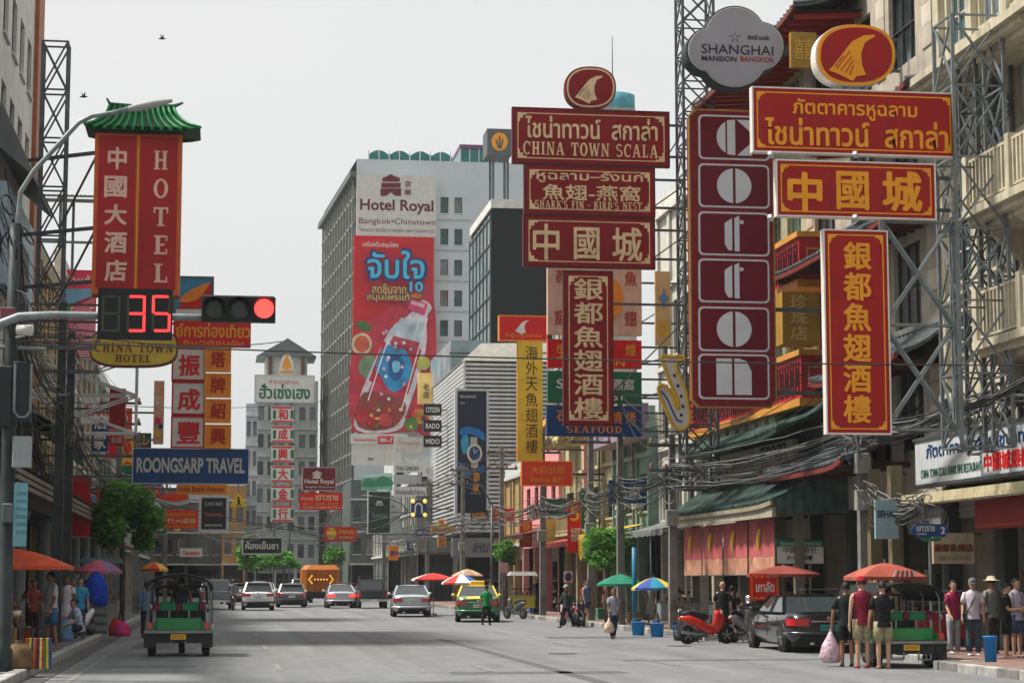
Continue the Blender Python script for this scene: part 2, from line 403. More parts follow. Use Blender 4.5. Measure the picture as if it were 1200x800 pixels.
 # clothing: lofted over the same skeleton
 def ring(c, ax, ay, tilt=0.0, n=14):
  return [tuple((c + rot_x(Vector((math.cos(2 * math.pi * j / n) * ax, math.sin(2 * math.pi * j / n) * ay, 0)), tilt)) * K) for j in range(n + 1)]
 kind, rgb = top[0], top[1]
 if kind != 'none':
  c = MB().use(cloth(*rgb), True); wf = 0.9 if fem else 1.0
  lo = [(-0.09, 0.176 * wf, 0.142), (-0.04, 0.176 * wf, 0.142)] if kind != 'dress' else [(-0.5, 0.2, 0.17), (-0.25, 0.19, 0.155), (-0.06, 0.175, 0.14)]
  rows = [ring(o0 + (tor((0, 0, zz)) if zz > -0.1 else Vector((0, -0.01, zz))), ax * g, ay * g, ln if zz > -0.1 else 0) for zz, ax, ay in
    lo + [(0.05, 0.162 * wf, 0.128), (0.17, 0.152 * wf * wf, 0.12), (0.3, 0.168 * wf, 0.13), (0.4, 0.19 * wf, 0.125)]]
  rows += [ring(o0 + tor((0, 0.005, zz)), ax * g, ay, ln) for zz, ax, ay in ((0.465, 0.182 * wf, 0.112), (0.51, 0.135, 0.096), (0.545, 0.085, 0.08), (0.555, 0.062, 0.066))]
  c.grid(rows)
  sl_ = {'tee': 0.7, 'tank': 0.12, 'long': 1.9, 'dress': 0.5}[kind]
  for sp, el, wr, d2, s in arm:
   ct = o0 + tor((s * 0.1, 0, 0.44)); up = sp + Vector((-s * 0.01, 0, 0.005))
   if sl_ > 1: pts = [ct, up, sp.lerp(el, 0.4), el, el.lerp(wr, 0.5), el.lerp(wr, 0.93)]; rr = [0.055 * g, 0.066 * g, 0.062 * g, 0.056, 0.05, 0.042]
   elif sl_ > 0.2: pts = [ct, up, sp.lerp(el, 0.35), sp.lerp(el, sl_)]; rr = [0.05 * g, 0.06 * g, 0.064 * g, 0.068 * g]
   else: pts = [ct, up]; rr = [0.075 * g, 0.068 * g]
   c.tube([p * K for p in pts], [r_ * K for r_ in rr], 9)
  c.build('shirt' if kind != 'dress' else 'dress', t)
 bk, brgb = bottom
 if bk != 'none':
  c = MB().use(cloth(*brgb), True); wf = 0.96 if fem else 1.0
  if bk == 'skirt':
   c.grid([ring(o0 + Vector((0, -0.01 * q, zz)), ax * g, ay * g) for q, (zz, ax, ay) in enumerate(((-0.45, 0.215, 0.18), (-0.2, 0.19, 0.155), (0.0, 0.165, 0.13), (0.1, 0.14, 0.108)))])
  else:
   c.grid([ring(o0 + Vector((0, 0, zz)), ax * g * wf, ay * g, 0) for zz, ax, ay in ((-0.1, 0.05, 0.05), (-0.07, 0.125, 0.105), (0.0, 0.152, 0.12), (0.09, 0.14, 0.108), (0.12, 0.125, 0.095))])
   for hp, kn, an, a2 in lg:
    tp = hp + Vector((0, 0.0, 0.02))
    if bk == 'shorts': pts = [tp, hp.lerp(kn, 0.35), hp.lerp(kn, 0.85)]; rr = [0.098 * g, 0.1 * g, 0.098 * g]
    else: pts = [tp, hp.lerp(kn, 0.4), kn, kn.lerp(an, 0.5), kn.lerp(an, 0.96)]; rr = [0.097 * g, 0.092 * g, 0.074 * g, 0.068 * g, 0.062]
    c.tube([p * K for p in pts], [r_ * K for r_ in rr], 10)
  c.build({'shorts': 'shorts', 'trousers': 'trousers', 'skirt': 'skirt'}[bk], t)
 # shoes
 for hp, kn, an, a2 in lg:
  c = MB().use(paint(*shoes, rough=0.6), True); L = 0.17 if sit is None or True else 0.1
  bs = an + Vector((0, 0.05, -0.045))
  pts = [(0.0, 0.03, 0.026, -0.002), (-0.04, 0.042, 0.04, 0.006), (-0.08, 0.042, 0.036, 0.0), (-0.13, 0.046, 0.03, -0.008), (-0.19, 0.042, 0.022, -0.014), (-0.225, 0.02, 0.012, -0.018)]
  c.tube([(bs + Vector((0, yy, zz))) * K for yy, _, _, zz in pts], [(a_ * K, b_ * K) for _, a_, b_, _ in pts], 8); c.build('shoe', t)
 if hat:
  c = MB().use(cloth(*hat[1]), True)
  if hat[0] == 'cap':
   rows = []
   for zz, k in ((0.045, 1.0), (0.08, 0.95), (0.115, 0.75), (0.138, 0.4), (0.145, 0.05)): rows.append([hp_(math.cos(2 * math.pi * j / N) * 0.093 * k, 0.01 + math.sin(2 * math.pi * j / N) * 0.113 * k, zz) for j in range(N + 1)])
   c.grid(rows); c.smooth = False
   rows = [[hp_(xx, -0.095 + 0.03 * (xx / 0.07) ** 2 - q * 0.07 * (1 - 0.5 * (xx / 0.07) ** 2), 0.05 - q * 0.012) for xx in (-0.07, -0.04, 0, 0.04, 0.07)] for q in (0, 1)]
   c.grid(rows); c.grid([[tuple(Vector(p) - Vector((0, 0, 0.006))) for p in r_] for r_ in rows])
  else:
   rows = []
   for zz, k in ((0.04, 2.0), (0.055, 1.0), (0.11, 0.92), (0.135, 0.6), (0.14, 0.05)): rows.append([hp_(math.cos(2 * math.pi * j / N) * 0.093 * k, 0.01 + math.sin(2 * math.pi * j / N) * 0.113 * (k if k < 2 else 1.8), zz) for j in range(N + 1)])
   c.grid(rows)
  c.build('hat', t)
 if apron:
  c = MB().use(cloth(*apron)); yy = -0.14 * g
  rows = [[tuple((o0 + tor((xx * ww, yy - 0.015 * math.cos(xx * 3), zz))) * K) for xx in (-1, -0.5, 0, 0.5, 1)] for zz, ww in ((0.38, 0.08), (0.2, 0.13), (0.0, 0.16), (-0.3, 0.18))]
  c.grid(rows); c.build('apron', t)
 if strap:
  pts = [tor((0.07, 0.05, 0.52)), tor((0.1, -0.03, 0.5)), tor((0.03, -0.145 * g, 0.36)), tor((-0.08, -0.145 * g, 0.15)), tor((-0.17 * g, -0.05, 0.0)), tor((-0.14 * g, 0.1, 0.06)), tor((0.0, 0.145 * g, 0.3)), tor((0.07, 0.05, 0.52))]
  MB().use(cloth(*strap)).tube([(o0 + p) * K for p in pts], [(0.006, 0.022)] * 8, 6, cap=False).build('strap', t); MB().use(cloth(*strap)).cbox(tuple((o0 + tor((-0.2 * g, -0.06, -0.06))) * K), (0.07, 0.2, 0.18)).build('pouch', t)
 place(t, x, y, z, face)
 t['_hand'] = 0; del t['_hand']
 # world positions of the wrists, for things that are held
 rm = Matrix.Rotation(RAD(face), 4, 'Z')
 return t, [Vector((x, y, z)) + rm @ ((a[2] + a[3] * 0.11) * K) for a in arm]
# ---------------------------------------------------------------- vehicles and small things
RUBBER = mat('rubber', (0.018, 0.018, 0.018), rough=0.85, var=0.2, scale=10)
CHROME = mat('chrome', (0.6, 0.6, 0.6), rough=0.2, metal=1, var=0.1, scale=5)
ALLOY = mat('alloy', (0.42, 0.43, 0.44), rough=0.35, metal=0.8, var=0.1, scale=8)
BLACKP = mat('black_plastic', (0.02, 0.021, 0.022), rough=0.5, var=0.15, scale=6)
CARGLASS = mat('car_glass', (0.035, 0.045, 0.05), rough=0.06, var=0.1, scale=1, spec=0.9)
TAILRED = mat('tail_red', (0.5, 0.012, 0.015), rough=0.15, var=0.1, scale=8, spec=0.8)
TAILON = mat('tail_lit', (1.0, 0.05, 0.03), rough=0.2, var=0, emit=1.2)
PLATE = mat('plate_white', (0.7, 0.7, 0.68), rough=0.5, var=0.08, scale=20)
INK = mat('ink', (0.02, 0.02, 0.025), rough=0.5, var=0)
STEEL = mat('galvanised_steel', (0.2, 0.235, 0.24), rough=0.55, metal=0.4, var=0.2, scale=3, grime=0.5)
DKSTEEL = mat('weathered_steel', (0.1, 0.115, 0.12), rough=0.6, metal=0.4, var=0.25, scale=3, grime=0.4)
def wheel(parent, c, r, wd, dish=0.6, name='wheel'):
 t = MB().use(RUBBER, True)
 t.lathe([(r * 0.62, -wd / 2), (r * 0.93, -wd / 2), (r, -wd * 0.32), (r, wd * 0.32), (r * 0.93, wd / 2), (r * 0.62, wd / 2)], c, 'x', 22)
 w_ = t.build(name, parent)
 a = MB().use(ALLOY)
 for s in (-1, 1):
  a.lathe([(r * 0.62, s * wd * 0.45), (r * 0.56, s * wd * 0.3), (0.05, s * wd * 0.42)], c, 'x', 14)
  for k in range(5):
   an = 2 * math.pi * k / 5 + 0.3; q = (c[0] + s * wd * 0.44, c[1], c[2])
   a.bar(q, (q[0], c[1] + math.cos(an) * r * 0.6, c[2] + math.sin(an) * r * 0.6), 0.05, 0.03)
 a.build('rim', w_)
 return w_
def car(label, rgb, style='sedan', L=4.45, W=1.74, H=1.47, plate='3กก 4821', plate_m=None, lights=False, lower=None, group=None, coat=0.8, metal=0.35, taxi=False, tail='side'):
 t = thing('car', label, 'car', (0, 0, 0), group)
 pm = mat('carpaint_%d_%d_%d' % rgb, S(*rgb), rough=0.32, metal=metal, var=0.05, scale=2, coat=coat, spec=0.5)
 lm = mat('carpaint_%d_%d_%d' % lower, S(*lower), rough=0.32, metal=metal, var=0.05, scale=2, coat=coat, spec=0.5) if lower else pm
 hw = W / 2; zb = 0.2; y0 = -L / 2; y1 = L / 2; suv = style in ('suv', 'hatch')
 zt = {'sedan': 1.02, 'suv': 1.08, 'hatch': 0.98}[style] * (H / {'sedan': 1.47, 'suv': 1.68, 'hatch': 1.5}[style])
 # (y, width factor, bottom z, belt z, deck z)
 if suv: st = [(y0, 0.86, 0.34, zt * 0.8, zt * 0.92), (y0 + 0.08, 0.95, 0.26, zt * 0.92, zt), (y0 + 0.5, 1, 0.22, zt * 0.93, zt), (0, 1, 0.2, zt * 0.9, zt * 0.98), (y1 - 1.25, 1, 0.22, zt * 0.87, zt * 0.95), (y1 - 0.5, 0.98, 0.24, zt * 0.75, zt * 0.84), (y1 - 0.1, 0.9, 0.28, 0.62, 0.72), (y1, 0.76, 0.34, 0.52, 0.6)]
 else: st = [(y0, 0.84, 0.34, zt * 0.78, zt * 0.9), (y0 + 0.1, 0.94, 0.27, zt * 0.87, zt * 0.985), (y0 + 0.55, 1, 0.22, zt * 0.9, zt), (-0.3, 1, 0.2, zt * 0.9, zt * 0.95), (y1 - 1.3, 1, 0.22, zt * 0.85, zt * 0.93), (y1 - 0.5, 0.98, 0.24, zt * 0.74, zt * 0.82), (y1 - 0.1, 0.9, 0.28, 0.6, 0.68), (y1, 0.76, 0.34, 0.5, 0.56)]
 b = MB().use(pm, True); rows = []
 for y, k, z0, zbelt, zd in st:
  half = [(0.88 * k, z0), (0.985 * k, z0 + 0.12), (1.0 * k, (z0 + zbelt) / 2 + 0.06), (0.975 * k, zbelt), (0.9 * k, zbelt + (zd - zbelt) * 0.75), (0.6 * k, zd), (0.0, zd + 0.015)]
  rows.append([(-a * hw, y, z) for a, z in half] + [(a * hw, y, z) for a, z in reversed(half[:-1])])
 b.grid(rows); b.poly(rows[0]); b.poly(list(reversed(rows[-1])))
 n = 13
 if lower:                                   # two-tone: faces below the belt take the lower colour
  b.use(lm)
  for i, f in enumerate(b.f):
   if max(b.v[q][2] for q in f) < zt * 0.99: b.m[i] = b.cur
 b.build('body', t)
 gy = {'sedan': (y0 + 0.85, y0 + 1.62, y1 - 2.0, y1 - 1.2), 'suv': (y0 + 0.06, y0 + 0.4, y1 - 1.85, y1 - 1.1), 'hatch': (y0 + 0.08, y0 + 0.55, y1 - 1.75, y1 - 1.0)}[style]
 zl = zt - 0.03; zu = H - 0.05; bw = hw * 0.93; tw = hw * 0.72
 def ring_(q, k=1.0):                          # q 0 belt .. 1 roof edge
  ya = gy[0] + (gy[1] - gy[0]) * q; yb = gy[3] + (gy[2] - gy[3]) * q; ww = bw + (tw - bw) * q
  return [(-ww * k, ya, zl + (zu - zl) * q), (ww * k, ya, zl + (zu - zl) * q), (ww * k, yb, zl + (zu - zl) * q), (-ww * k, yb, zl + (zu - zl) * q)]
 lo, up = ring_(0), ring_(1)
 g = MB().use(CARGLASS); g.poly([lo[0], lo[1], up[1], up[0]]); g.build('rear_window', t)
 g = MB().use(CARGLASS); g.poly([lo[2], lo[3], up[3], up[2]]); g.build('windscreen', t)
 for s in (0, 1):
  g = MB().use(CARGLASS); a_, b_ = ((3, 0), (1, 2))[s]; g.poly([lo[a_], lo[b_], up[b_], up[a_]]); g.build('side_window', t)
 rf = MB().use(pm, True)                       # roof skin and pillars
 rr = []
 for ya, k, dz in ((up[0][1] - 0.04, 1.0, 0.0), (up[0][1] + 0.12, 1.02, 0.035), (0.5 * (up[0][1] + up[2][1]), 1.02, 0.055), (up[2][1] - 0.15, 1.02, 0.035), (up[2][1] + 0.04, 1.0, 0.0)):
  rr.append([(tw * c_ * k, ya, zu + dz * (1 - abs(c_) ** 3)) for c_ in (-1.03, -0.9, -0.4, 0, 0.4, 0.9, 1.03)])
 rf.grid(rr); rf.smooth = False
 for i in range(4): rf.bar(lo[i], up[i], 0.07, 0.05)
 for s in (-1, 1):
  ym = (gy[0] + gy[3]) / 2 - 0.1; rf.bar((s * bw * 1.0, ym, zl), (s * tw, ym, zu), 0.02, 0.08)
 rf.build('roof', t)
 if style == 'suv' or style == 'hatch':
  MB().use(pm).box(-tw * 0.95, tw * 0.95, up[0][1] - 0.2, up[0][1] + 0.02, zu - 0.03, zu + 0.02).build('spoiler', t)
 # rear bumper, lights, plate
 bp = MB().use(lm if not suv else BLACKP, True); bz = 0.3
 bp.tube([(-hw * 0.93, y0 + 0.35, bz + 0.16), (-hw * 0.86, y0 + 0.05, bz + 0.16), (-hw * 0.5, y0 - 0.03, bz + 0.16), (hw * 0.5, y0 - 0.03, bz + 0.16), (hw * 0.86, y0 + 0.05, bz + 0.16), (hw * 0.93, y0 + 0.35, bz + 0.16)], [(0.16, 0.06)] * 6, 8); bp.smooth = False
 bm_ = bp.build('rear_bumper', t)
 MB().use(BLACKP).box(-hw * 0.7, hw * 0.7, y0 - 0.075, y0 - 0.02, bz - 0.0, bz + 0.1).build('lower_trim', bm_)
 lz = zt * (0.76 if not suv else 0.84); lm_ = TAILON if lights else TAILRED
 for s in (-1, 1):
  q = MB().use(lm_)
  if suv and tail != 'wide': q.hexa([(s * hw * 0.62, y0 - 0.035, lz - 0.1), (s * hw * 0.95, y0 + 0.1, lz - 0.1), (s * hw * 0.95, y0 + 0.2, lz - 0.1), (s * hw * 0.62, y0 + 0.1, lz - 0.1), (s * hw * 0.68, y0 - 0.02, lz + 0.1), (s * hw * 0.93, y0 + 0.12, lz + 0.12), (s * hw * 0.93, y0 + 0.22, lz + 0.12), (s * hw * 0.68, y0 + 0.12, lz + 0.1)])
  else: q.prismZ([(s * hw * a_, y0 + b_) for a_, b_ in ((0.5, -0.03), (0.86, -0.03), (0.955, 0.06), (1.0, 0.4), (0.9, 0.4), (0.5, 0.1))], lz - 0.09, lz + 0.08)
  q.build('tail_light', t)
 MB().use(CHROME).box(-hw * 0.45, hw * 0.45, y0 - 0.045, y0 - 0.02, lz + 0.0, lz + 0.03).build('trim_strip', t)
 pl = MB().use(plate_m or PLATE).box(-0.2, 0.2, y0 - 0.06, y0 - 0.04, lz - 0.2, lz - 0.06).build('licence_plate', t)
 tx = MB(); put_text(tx, INK, plate, (-0.16, y0 - 0.06, lz - 0.175), (1, 0, 0), (0, 0, 1), 0.32, 0.09, depth=0.004); tx.build('lettering', pl)
 for s in (-1, 1):
  q = MB().use(pm, True).ball((s * (hw + 0.1), gy[3] - 0.25, zl + 0.06), 0.09, 8, (1, 0.6, 0.8)); q.smooth = False; q.bar((s * hw * 0.92, gy[3] - 0.22, zl + 0.03), (s * (hw + 0.06), gy[3] - 0.25, zl + 0.05), 0.04); q.build('wing_mirror', t)
 r = 0.32 if not suv else 0.35
 sq = MB().use(BLACKP); sx_ = hw * 0.72; sq.bar((-sx_, y0 - 0.012, lz + 0.13), (sx_, y0 - 0.012, lz + 0.13), 0.008) if not suv else None; sq.bar((-sx_, y0 - 0.02, lz - 0.26), (sx_, y0 - 0.02, lz - 0.26), 0.01); sq.build('boot_seam', t)
 for s in (-1, 1):
  sq = MB().use(BLACKP)
  for yy in (-0.15, 0.95, -1.15): sq.bar((s * (hw * 0.985 + 0.003), yy, zt * 0.86), (s * (hw + 0.001), yy, 0.36), 0.008)
  sq.build('door_seam', t, kind='stuff'); MB().use(BLACKP).bar((s * bw * 1.005, gy[0] + 0.15, zl + 0.01), (s * bw * 1.005, gy[3] - 0.1, zl + 0.01), 0.02).build('window_trim', t); MB().use(CHROME if not suv else BLACKP).box(s * 0.45 * hw - 0.05, s * 0.45 * hw + 0.05, y0 - 0.09, y0 - 0.03, 0.2, 0.25).build('exhaust_tip', t)
 MB().use(CHROME).lathe([(0.05, -0.008), (0.045, 0.008), (0.01, 0.01)], (0, y0 - 0.04, lz + 0.09), 'y', 12).build('badge', t)
 for y in (y0 + 0.85, y1 - 0.82):
  for s in (-1, 1):
   ar = MB().use(BLACKP); ar.lathe([(r + 0.07, 0.0), (r + 0.05, 0.03), (0.02, 0.03)] if s > 0 else [(r + 0.07, 0.0), (r + 0.05, -0.03), (0.02, -0.03)], (s * (hw - 0.022), y, r + 0.015), 'x', 18); ar.build('wheel_arch', t)
   wheel(t, (s * (hw - 0.085), y, r), r, 0.21)
 for s in (-1, 1):
  MB().use(CHROME).bar((s * hw * 1.0, 0.0, zt * 0.78), (s * hw * 1.0, 0.16, zt * 0.78), 0.02, 0.03).build('door_handle', t)
 MB().use(BLACKP).box(-hw * 0.85, hw * 0.85, y0 + 0.15, y1 - 0.15, 0.15, 0.3).build('underbody', t)
 if taxi:
  q = MB().use(mat('taxi_sign', (0.85, 0.6, 0.08), rough=0.4, var=0)).rbox(-0.3, 0.3, -0.12, 0.06, H + 0.01, H + 0.17, 0.03).build('roof_sign', t)
  tx = MB(); put_text(tx, mat('taxi_red', (0.5, 0.02, 0.02), var=0), 'TAXI-METER', (-0.25, -0.122, H + 0.05), (1, 0, 0), (0, 0, 1), 0.5, 0.08, depth=0.004); tx.build('lettering', q)
 return t
def tuktuk(label, main=(20, 120, 60), seat=(20, 110, 70)):
 t = thing('tuk_tuk', label, 'tuk-tuk')
 gm = paint(*main, rough=0.3, var=0.08, coat=0.6); sm = paint(*seat, rough=0.5, var=0.15, scale=6); pk = paint(104, 24, 52, rough=0.5, var=0.15); cr = mat('dull_metal', (0.22, 0.23, 0.23), rough=0.4, metal=0.6, var=0.2); bk = BLACKP; rf = paint(22, 30, 30, rough=0.75, var=0.3, bump=0.4)
 # rear deck: black lower tub, chrome ledge, coloured back panel
 q = MB().use(bk); q.rbox(-0.74, 0.74, -1.2, 0.35, 0.3, 0.56, 0.04); q.box(-0.76, -0.52, -1.22, -0.6, 0.2, 0.58); q.box(0.52, 0.76, -1.22, -0.6, 0.2, 0.58); q.build('rear_tub', t)
 q = MB().use(cr); q.box(-0.74, 0.74, -1.27, -1.2, 0.52, 0.58); q.bar((-0.74, -1.24, 0.55), (-0.74, 0.4, 0.55), 0.05); q.bar((0.74, -1.24, 0.55), (0.74, 0.4, 0.55), 0.05); q.build('bumper_rail', t)
 q = MB().use(gm); q.rbox(-0.5, 0.5, -1.17, -1.08, 0.6, 0.86, 0.02); q.box(-0.7, 0.7, -1.08, -1.02, 0.56, 0.74); q.build('back_panel', t)
 q = MB().use(gm); q.hexa([(-0.74, -1.1, 0.56), (-0.7, -1.1, 0.56), (-0.7, 0.4, 0.56), (-0.74, 0.4, 0.56), (-0.74, -1.0, 0.74), (-0.7, -1.0, 0.74), (-0.7, 0.4, 0.68), (-0.74, 0.4, 0.68)]); q.hexa([(0.7, -1.1, 0.56), (0.74, -1.1, 0.56), (0.74, 0.4, 0.56), (0.7, 0.4, 0.56), (0.7, -1.0, 0.74), (0.74, -1.0, 0.74), (0.74, 0.4, 0.68), (0.7, 0.4, 0.68)]); q.build('side_panel', t)
 for s in (-1, 1):
  q = MB().use(sm); q.rbox(min(s * 0.06, s * 0.44), max(s * 0.06, s * 0.44), -0.98, -0.88, 1.02, 1.2, 0.03); b_ = q.build('backrest', t)
  e = MB().use(pk); e.rbox(min(s * 0.44, s * 0.6), max(s * 0.44, s * 0.6), -0.99, -0.88, 1.03, 1.21, 0.03); e.build('bolster', b_)
  MB().use(cr).bar((s * 0.22, -0.95, 0.7), (s * 0.22, -0.95, 1.04), 0.035).build('backrest_stay', t)
 MB().use(pk).rbox(-0.06, 0.06, -0.99, -0.88, 1.03, 1.2, 0.02).build('centre_bolster', t)
 MB().use(sm).rbox(-0.58, 0.58, -0.85, -0.35, 0.62, 0.78, 0.05).build('seat', t)
 # posts and hoops
 zr = 1.82
 for s in (-1, 1):
  for y in (-1.05, -0.2, 0.75): MB().use(cr if y < 0 else bk).tube([(s * 0.7, y, 0.56), (s * 0.69, y, 1.5), (s * 0.62, y, 1.66)], 0.02, 6).build('post', t)
 q = MB().use(rf, True); rows = []
 for y in (-1.22, -0.6, 0, 0.6, 1.05):
  rows.append([(0.72 * math.sin(RAD(a)), y, 1.5 + 0.33 * math.cos(RAD(a)) ** 0.8 if abs(a) < 90 else 1.46) for a in (-90, -80, -65, -45, -22, 0, 22, 45, 65, 80, 90)])
 q.grid(rows); q.smooth = False; rows2 = [[(x * 0.97, y, z - 0.03) for x, y, z in r_] for r_ in rows]; q.grid(rows2); q.grid([rows[0], rows2[0]]); q.build('canopy', t)
 q = MB().use(BLACKP); q.tube([(0.73 * math.sin(RAD(a)), -1.23, 1.49 + 0.34 * max(0, math.cos(RAD(a))) ** 0.8) for a in range(-90, 91, 15)], 0.016, 6); q.build('hoop', t)
 # front: screen, dash, steering, nose
 q = MB().use(bk); q.box(-0.55, 0.55, 0.85, 0.9, 0.5, 0.95); q.bar((-0.6, 0.88, 0.95), (-0.55, 0.78, 1.55), 0.04); q.bar((0.6, 0.88, 0.95), (0.55, 0.78, 1.55), 0.04); q.bar((-0.55, 0.78, 1.55), (0.55, 0.78, 1.55), 0.05); q.build('front_frame', t)
 MB().use(mat('clear_screen', (0.25, 0.3, 0.3), rough=0.1, var=0.1)).box(-0.5, 0.5, 0.84, 0.845, 0.98, 1.2).build('windscreen', t)
 q = MB().use(gm, True); q.lathe([(0.05, 1.5), (0.2, 1.42), (0.32, 1.2), (0.4, 0.9)], (0, 0, 0.72), 'y', 12); q.smooth = False; q.build('nose', t)
 MB().use(bk).box(-0.56, 0.56, 0.0, 0.04, 0.6, 1.1).build('interior_shade_panel', t)  # black panel added to stand for the shaded interior seen from behind
 q = MB().use(cr); q.tube([(-0.32, 0.55, 1.02), (-0.1, 0.7, 1.0), (0.1, 0.7, 1.0), (0.32, 0.55, 1.02)], 0.015, 6); q.bar((0, 0.7, 1.0), (0, 1.1, 0.6), 0.04); q.build('handlebar', t)
 MB().use(bk).rbox(-0.25, 0.25, 0.05, 0.35, 0.7, 0.85, 0.05).build('driver_seat', t)
 for s in (-1, 1):
  wheel(t, (s * 0.6, -0.75, 0.24), 0.24, 0.16)
  q = MB().use(TAILRED); q.rbox(min(s * 0.58, s * 0.69), max(s * 0.58, s * 0.69), -1.27, -1.2, 0.62, 0.76, 0.01); q.build('tail_light', t)
  q = MB().use(cr); q.bar((s * 0.16, -1.2, 0.18), (s * 0.16, -1.2, 0.34), 0.03); q.bar((s * 0.16, -1.2, 0.18), (s * 0.42, -1.2, 0.18), 0.03); q.bar((s * 0.42, -1.2, 0.18), (s * 0.42, -1.2, 0.3), 0.03); q.build('rear_step', t)
  q = MB().use(cr, True); q.ball((s * 0.62, -1.3, 1.1), 0.05, 8, (1, 0.5, 1.3)); q.smooth = False; q.bar((s * 0.69, -1.06, 1.1), (s * 0.64, -1.28, 1.1), 0.012); q.build('side_lamp', t)
 wheel(t, (0, 1.25, 0.24), 0.24, 0.14)
 pl = MB().use(mat('plate_yellow', (0.75, 0.42, 0.03), rough=0.5, var=0.05)).box(-0.17, 0.17, -1.24, -1.22, 0.38, 0.5).build('licence_plate', t)
 tx = MB(); put_text(tx, INK, '2ย 0167', (-0.14, -1.24, 0.405), (1, 0, 0), (0, 0, 1), 0.28, 0.075, depth=0.004); tx.build('lettering', pl)
 return t
def motorbike(label, rgb, group=None, scooter=True):
 """faces +Y; about 1.85 m long"""
 t = thing('motorbike', label, 'motorbike', (0, 0, 0), group)
 pm = paint(*rgb, rough=0.3, var=0.06, coat=0.6)
 for y, wd in ((-0.62, 0.12), (0.64, 0.1)): wheel(t, (0, y, 0.27), 0.27, wd)
 q = MB().use(pm, True)
 q.tube([(0, -0.85, 0.78), (0, -0.6, 0.74), (0, -0.3, 0.62), (0, 0.0, 0.42), (0, 0.25, 0.36)], [(0.05, 0.05), (0.12, 0.13), (0.15, 0.16), (0.12, 0.15), (0.08, 0.14)], 10)
 q.tube([(0, 0.22, 0.34), (0, 0.38, 0.6), (0, 0.42, 0.85), (0, 0.36, 1.0)], [(0.06, 0.15), (0.07, 0.19), (0.07, 0.17), (0.06, 0.1)], 10)
 q.smooth = False; q.build('bodywork', t)
 q = MB().use(pm, True); q.grid([[(s * 0.07, 0.64 + math.sin(RAD(a)) * 0.33, 0.27 + math.cos(RAD(a)) * 0.33) for a in range(-60, 71, 20)] for s in (-1, 0.0, 1)]); q.build('front_mudguard', t, fix=False)
 q = MB().use(BLACKP, True); q.tube([(0, -0.8, 0.86), (0, -0.5, 0.86), (0, -0.15, 0.8), (0, 0.05, 0.78)], [(0.03, 0.08), (0.05, 0.15), (0.05, 0.13), (0.03, 0.08)], 8); q.smooth = False; q.build('seat', t)
 q = MB().use(BLACKP); q.tube([(-0.33, 0.2, 1.04), (-0.12, 0.36, 1.04), (0.12, 0.36, 1.04), (0.33, 0.2, 1.04)], 0.016, 6); q.bar((0, 0.36, 1.04), (0, 0.6, 0.35), 0.06); q.build('handlebar', t)
 for s in (-1, 1):
  q = MB().use(BLACKP); q.tube([(s * 0.25, 0.27, 1.04), (s * 0.3, 0.25, 1.2)], 0.008, 5); q.smooth = True; q.ball((s * 0.31, 0.25, 1.24), 0.06, 8, (1, 0.4, 0.7)); q.build('mirror', t)
 MB().use(mat('lamp_glass', (0.7, 0.7, 0.65), rough=0.15, var=0), True).ball((0, 0.46, 0.92), 0.08, 8).build('headlight', t)
 MB().use(TAILRED, True).ball((0, -0.88, 0.74), 0.06, 8, (1.3, 0.6, 0.7)).build('tail_light', t)
 q = MB().use(ALLOY); q.tube([(0.1, -0.1, 0.3), (0.14, -0.4, 0.3), (0.15, -0.85, 0.36)], [0.02, 0.04, 0.05], 8); q.build('exhaust', t)
 q = MB().use(DKSTEEL); q.cbox((0, -0.25, 0.3), (0.2, 0.5, 0.2)); q.bar((0.05, -0.3, 0.25), (0.2, -0.35, 0.02), 0.02); q.bar((-0.05, -0.3, 0.25), (-0.2, -0.35, 0.02), 0.02); q.build('engine', t)
 return t
def umbrella(label, x, y, z0, top, rad, cols, tilt=(0, 0), drop=0.28, n=8, group=None, valance=0.08, pole_m=None, square=False):
 t = thing('umbrella', label, 'umbrella', (x, y, z0), group)
 ax = Vector((tilt[0], tilt[1], 1)).normalized(); tp = Vector((x, y, z0)) + ax * (top - z0)
 u = ax.cross(Vector((0, 1, 0))).normalized(); v = ax.cross(u)
 ms = [mat('canvas_%d_%d_%d' % c_, S(*c_), rough=0.8, var=0.15, scale=2.5, bump=0.3, bscale=12, grime=0.12) for c_ in cols]
 def rim(a, k=1.0, dz=0.0):
  rr = rad * k
  if square: rr = rad * k / max(abs(math.cos(a)), abs(math.sin(a)))
  return tp + (u * math.cos(a) + v * math.sin(a)) * rr - ax * (drop * (k ** 1.5) + dz)
 c = MB(); off = math.pi / n
 for i in range(n):
  a0, a1 = off + 2 * math.pi * i / n, off + 2 * math.pi * (i + 1) / n; c.use(ms[i % len(ms)])
  rows = []
  for k in (0.02, 0.35, 0.7, 1.0):
   sag = 0.03 * k * rad if not square else 0.02
   mid = rim((a0 + a1) / 2, k * (0.97 if not square else 1.0), -sag * 0.0 + sag * 0.4)
   rows.append([rim(a0, k), mid, rim(a1, k)])
  rows.append([p - ax * valance for p in rows[-1]])
  c.grid(rows)
 c.build('canopy', t, fix=False)
 MB().use(pole_m or STEEL).tube([(x, y, z0), tp + ax * 0.08], 0.022, 6).build('pole', t)
 rb = MB().use(DKSTEEL)
 for i in range(n):
  a0 = off + 2 * math.pi * i / n; rb.bar(tp - ax * 0.03, rim(a0, 0.99, 0.03), 0.012)
 rb.build('ribs', t, kind='stuff')
 MB().use(paint(120, 118, 112, rough=0.9)).lathe([(0.2, 0), (0.2, 0.06), (0.06, 0.1)], (x, y, z0), n=12).build('base', t)
 return t
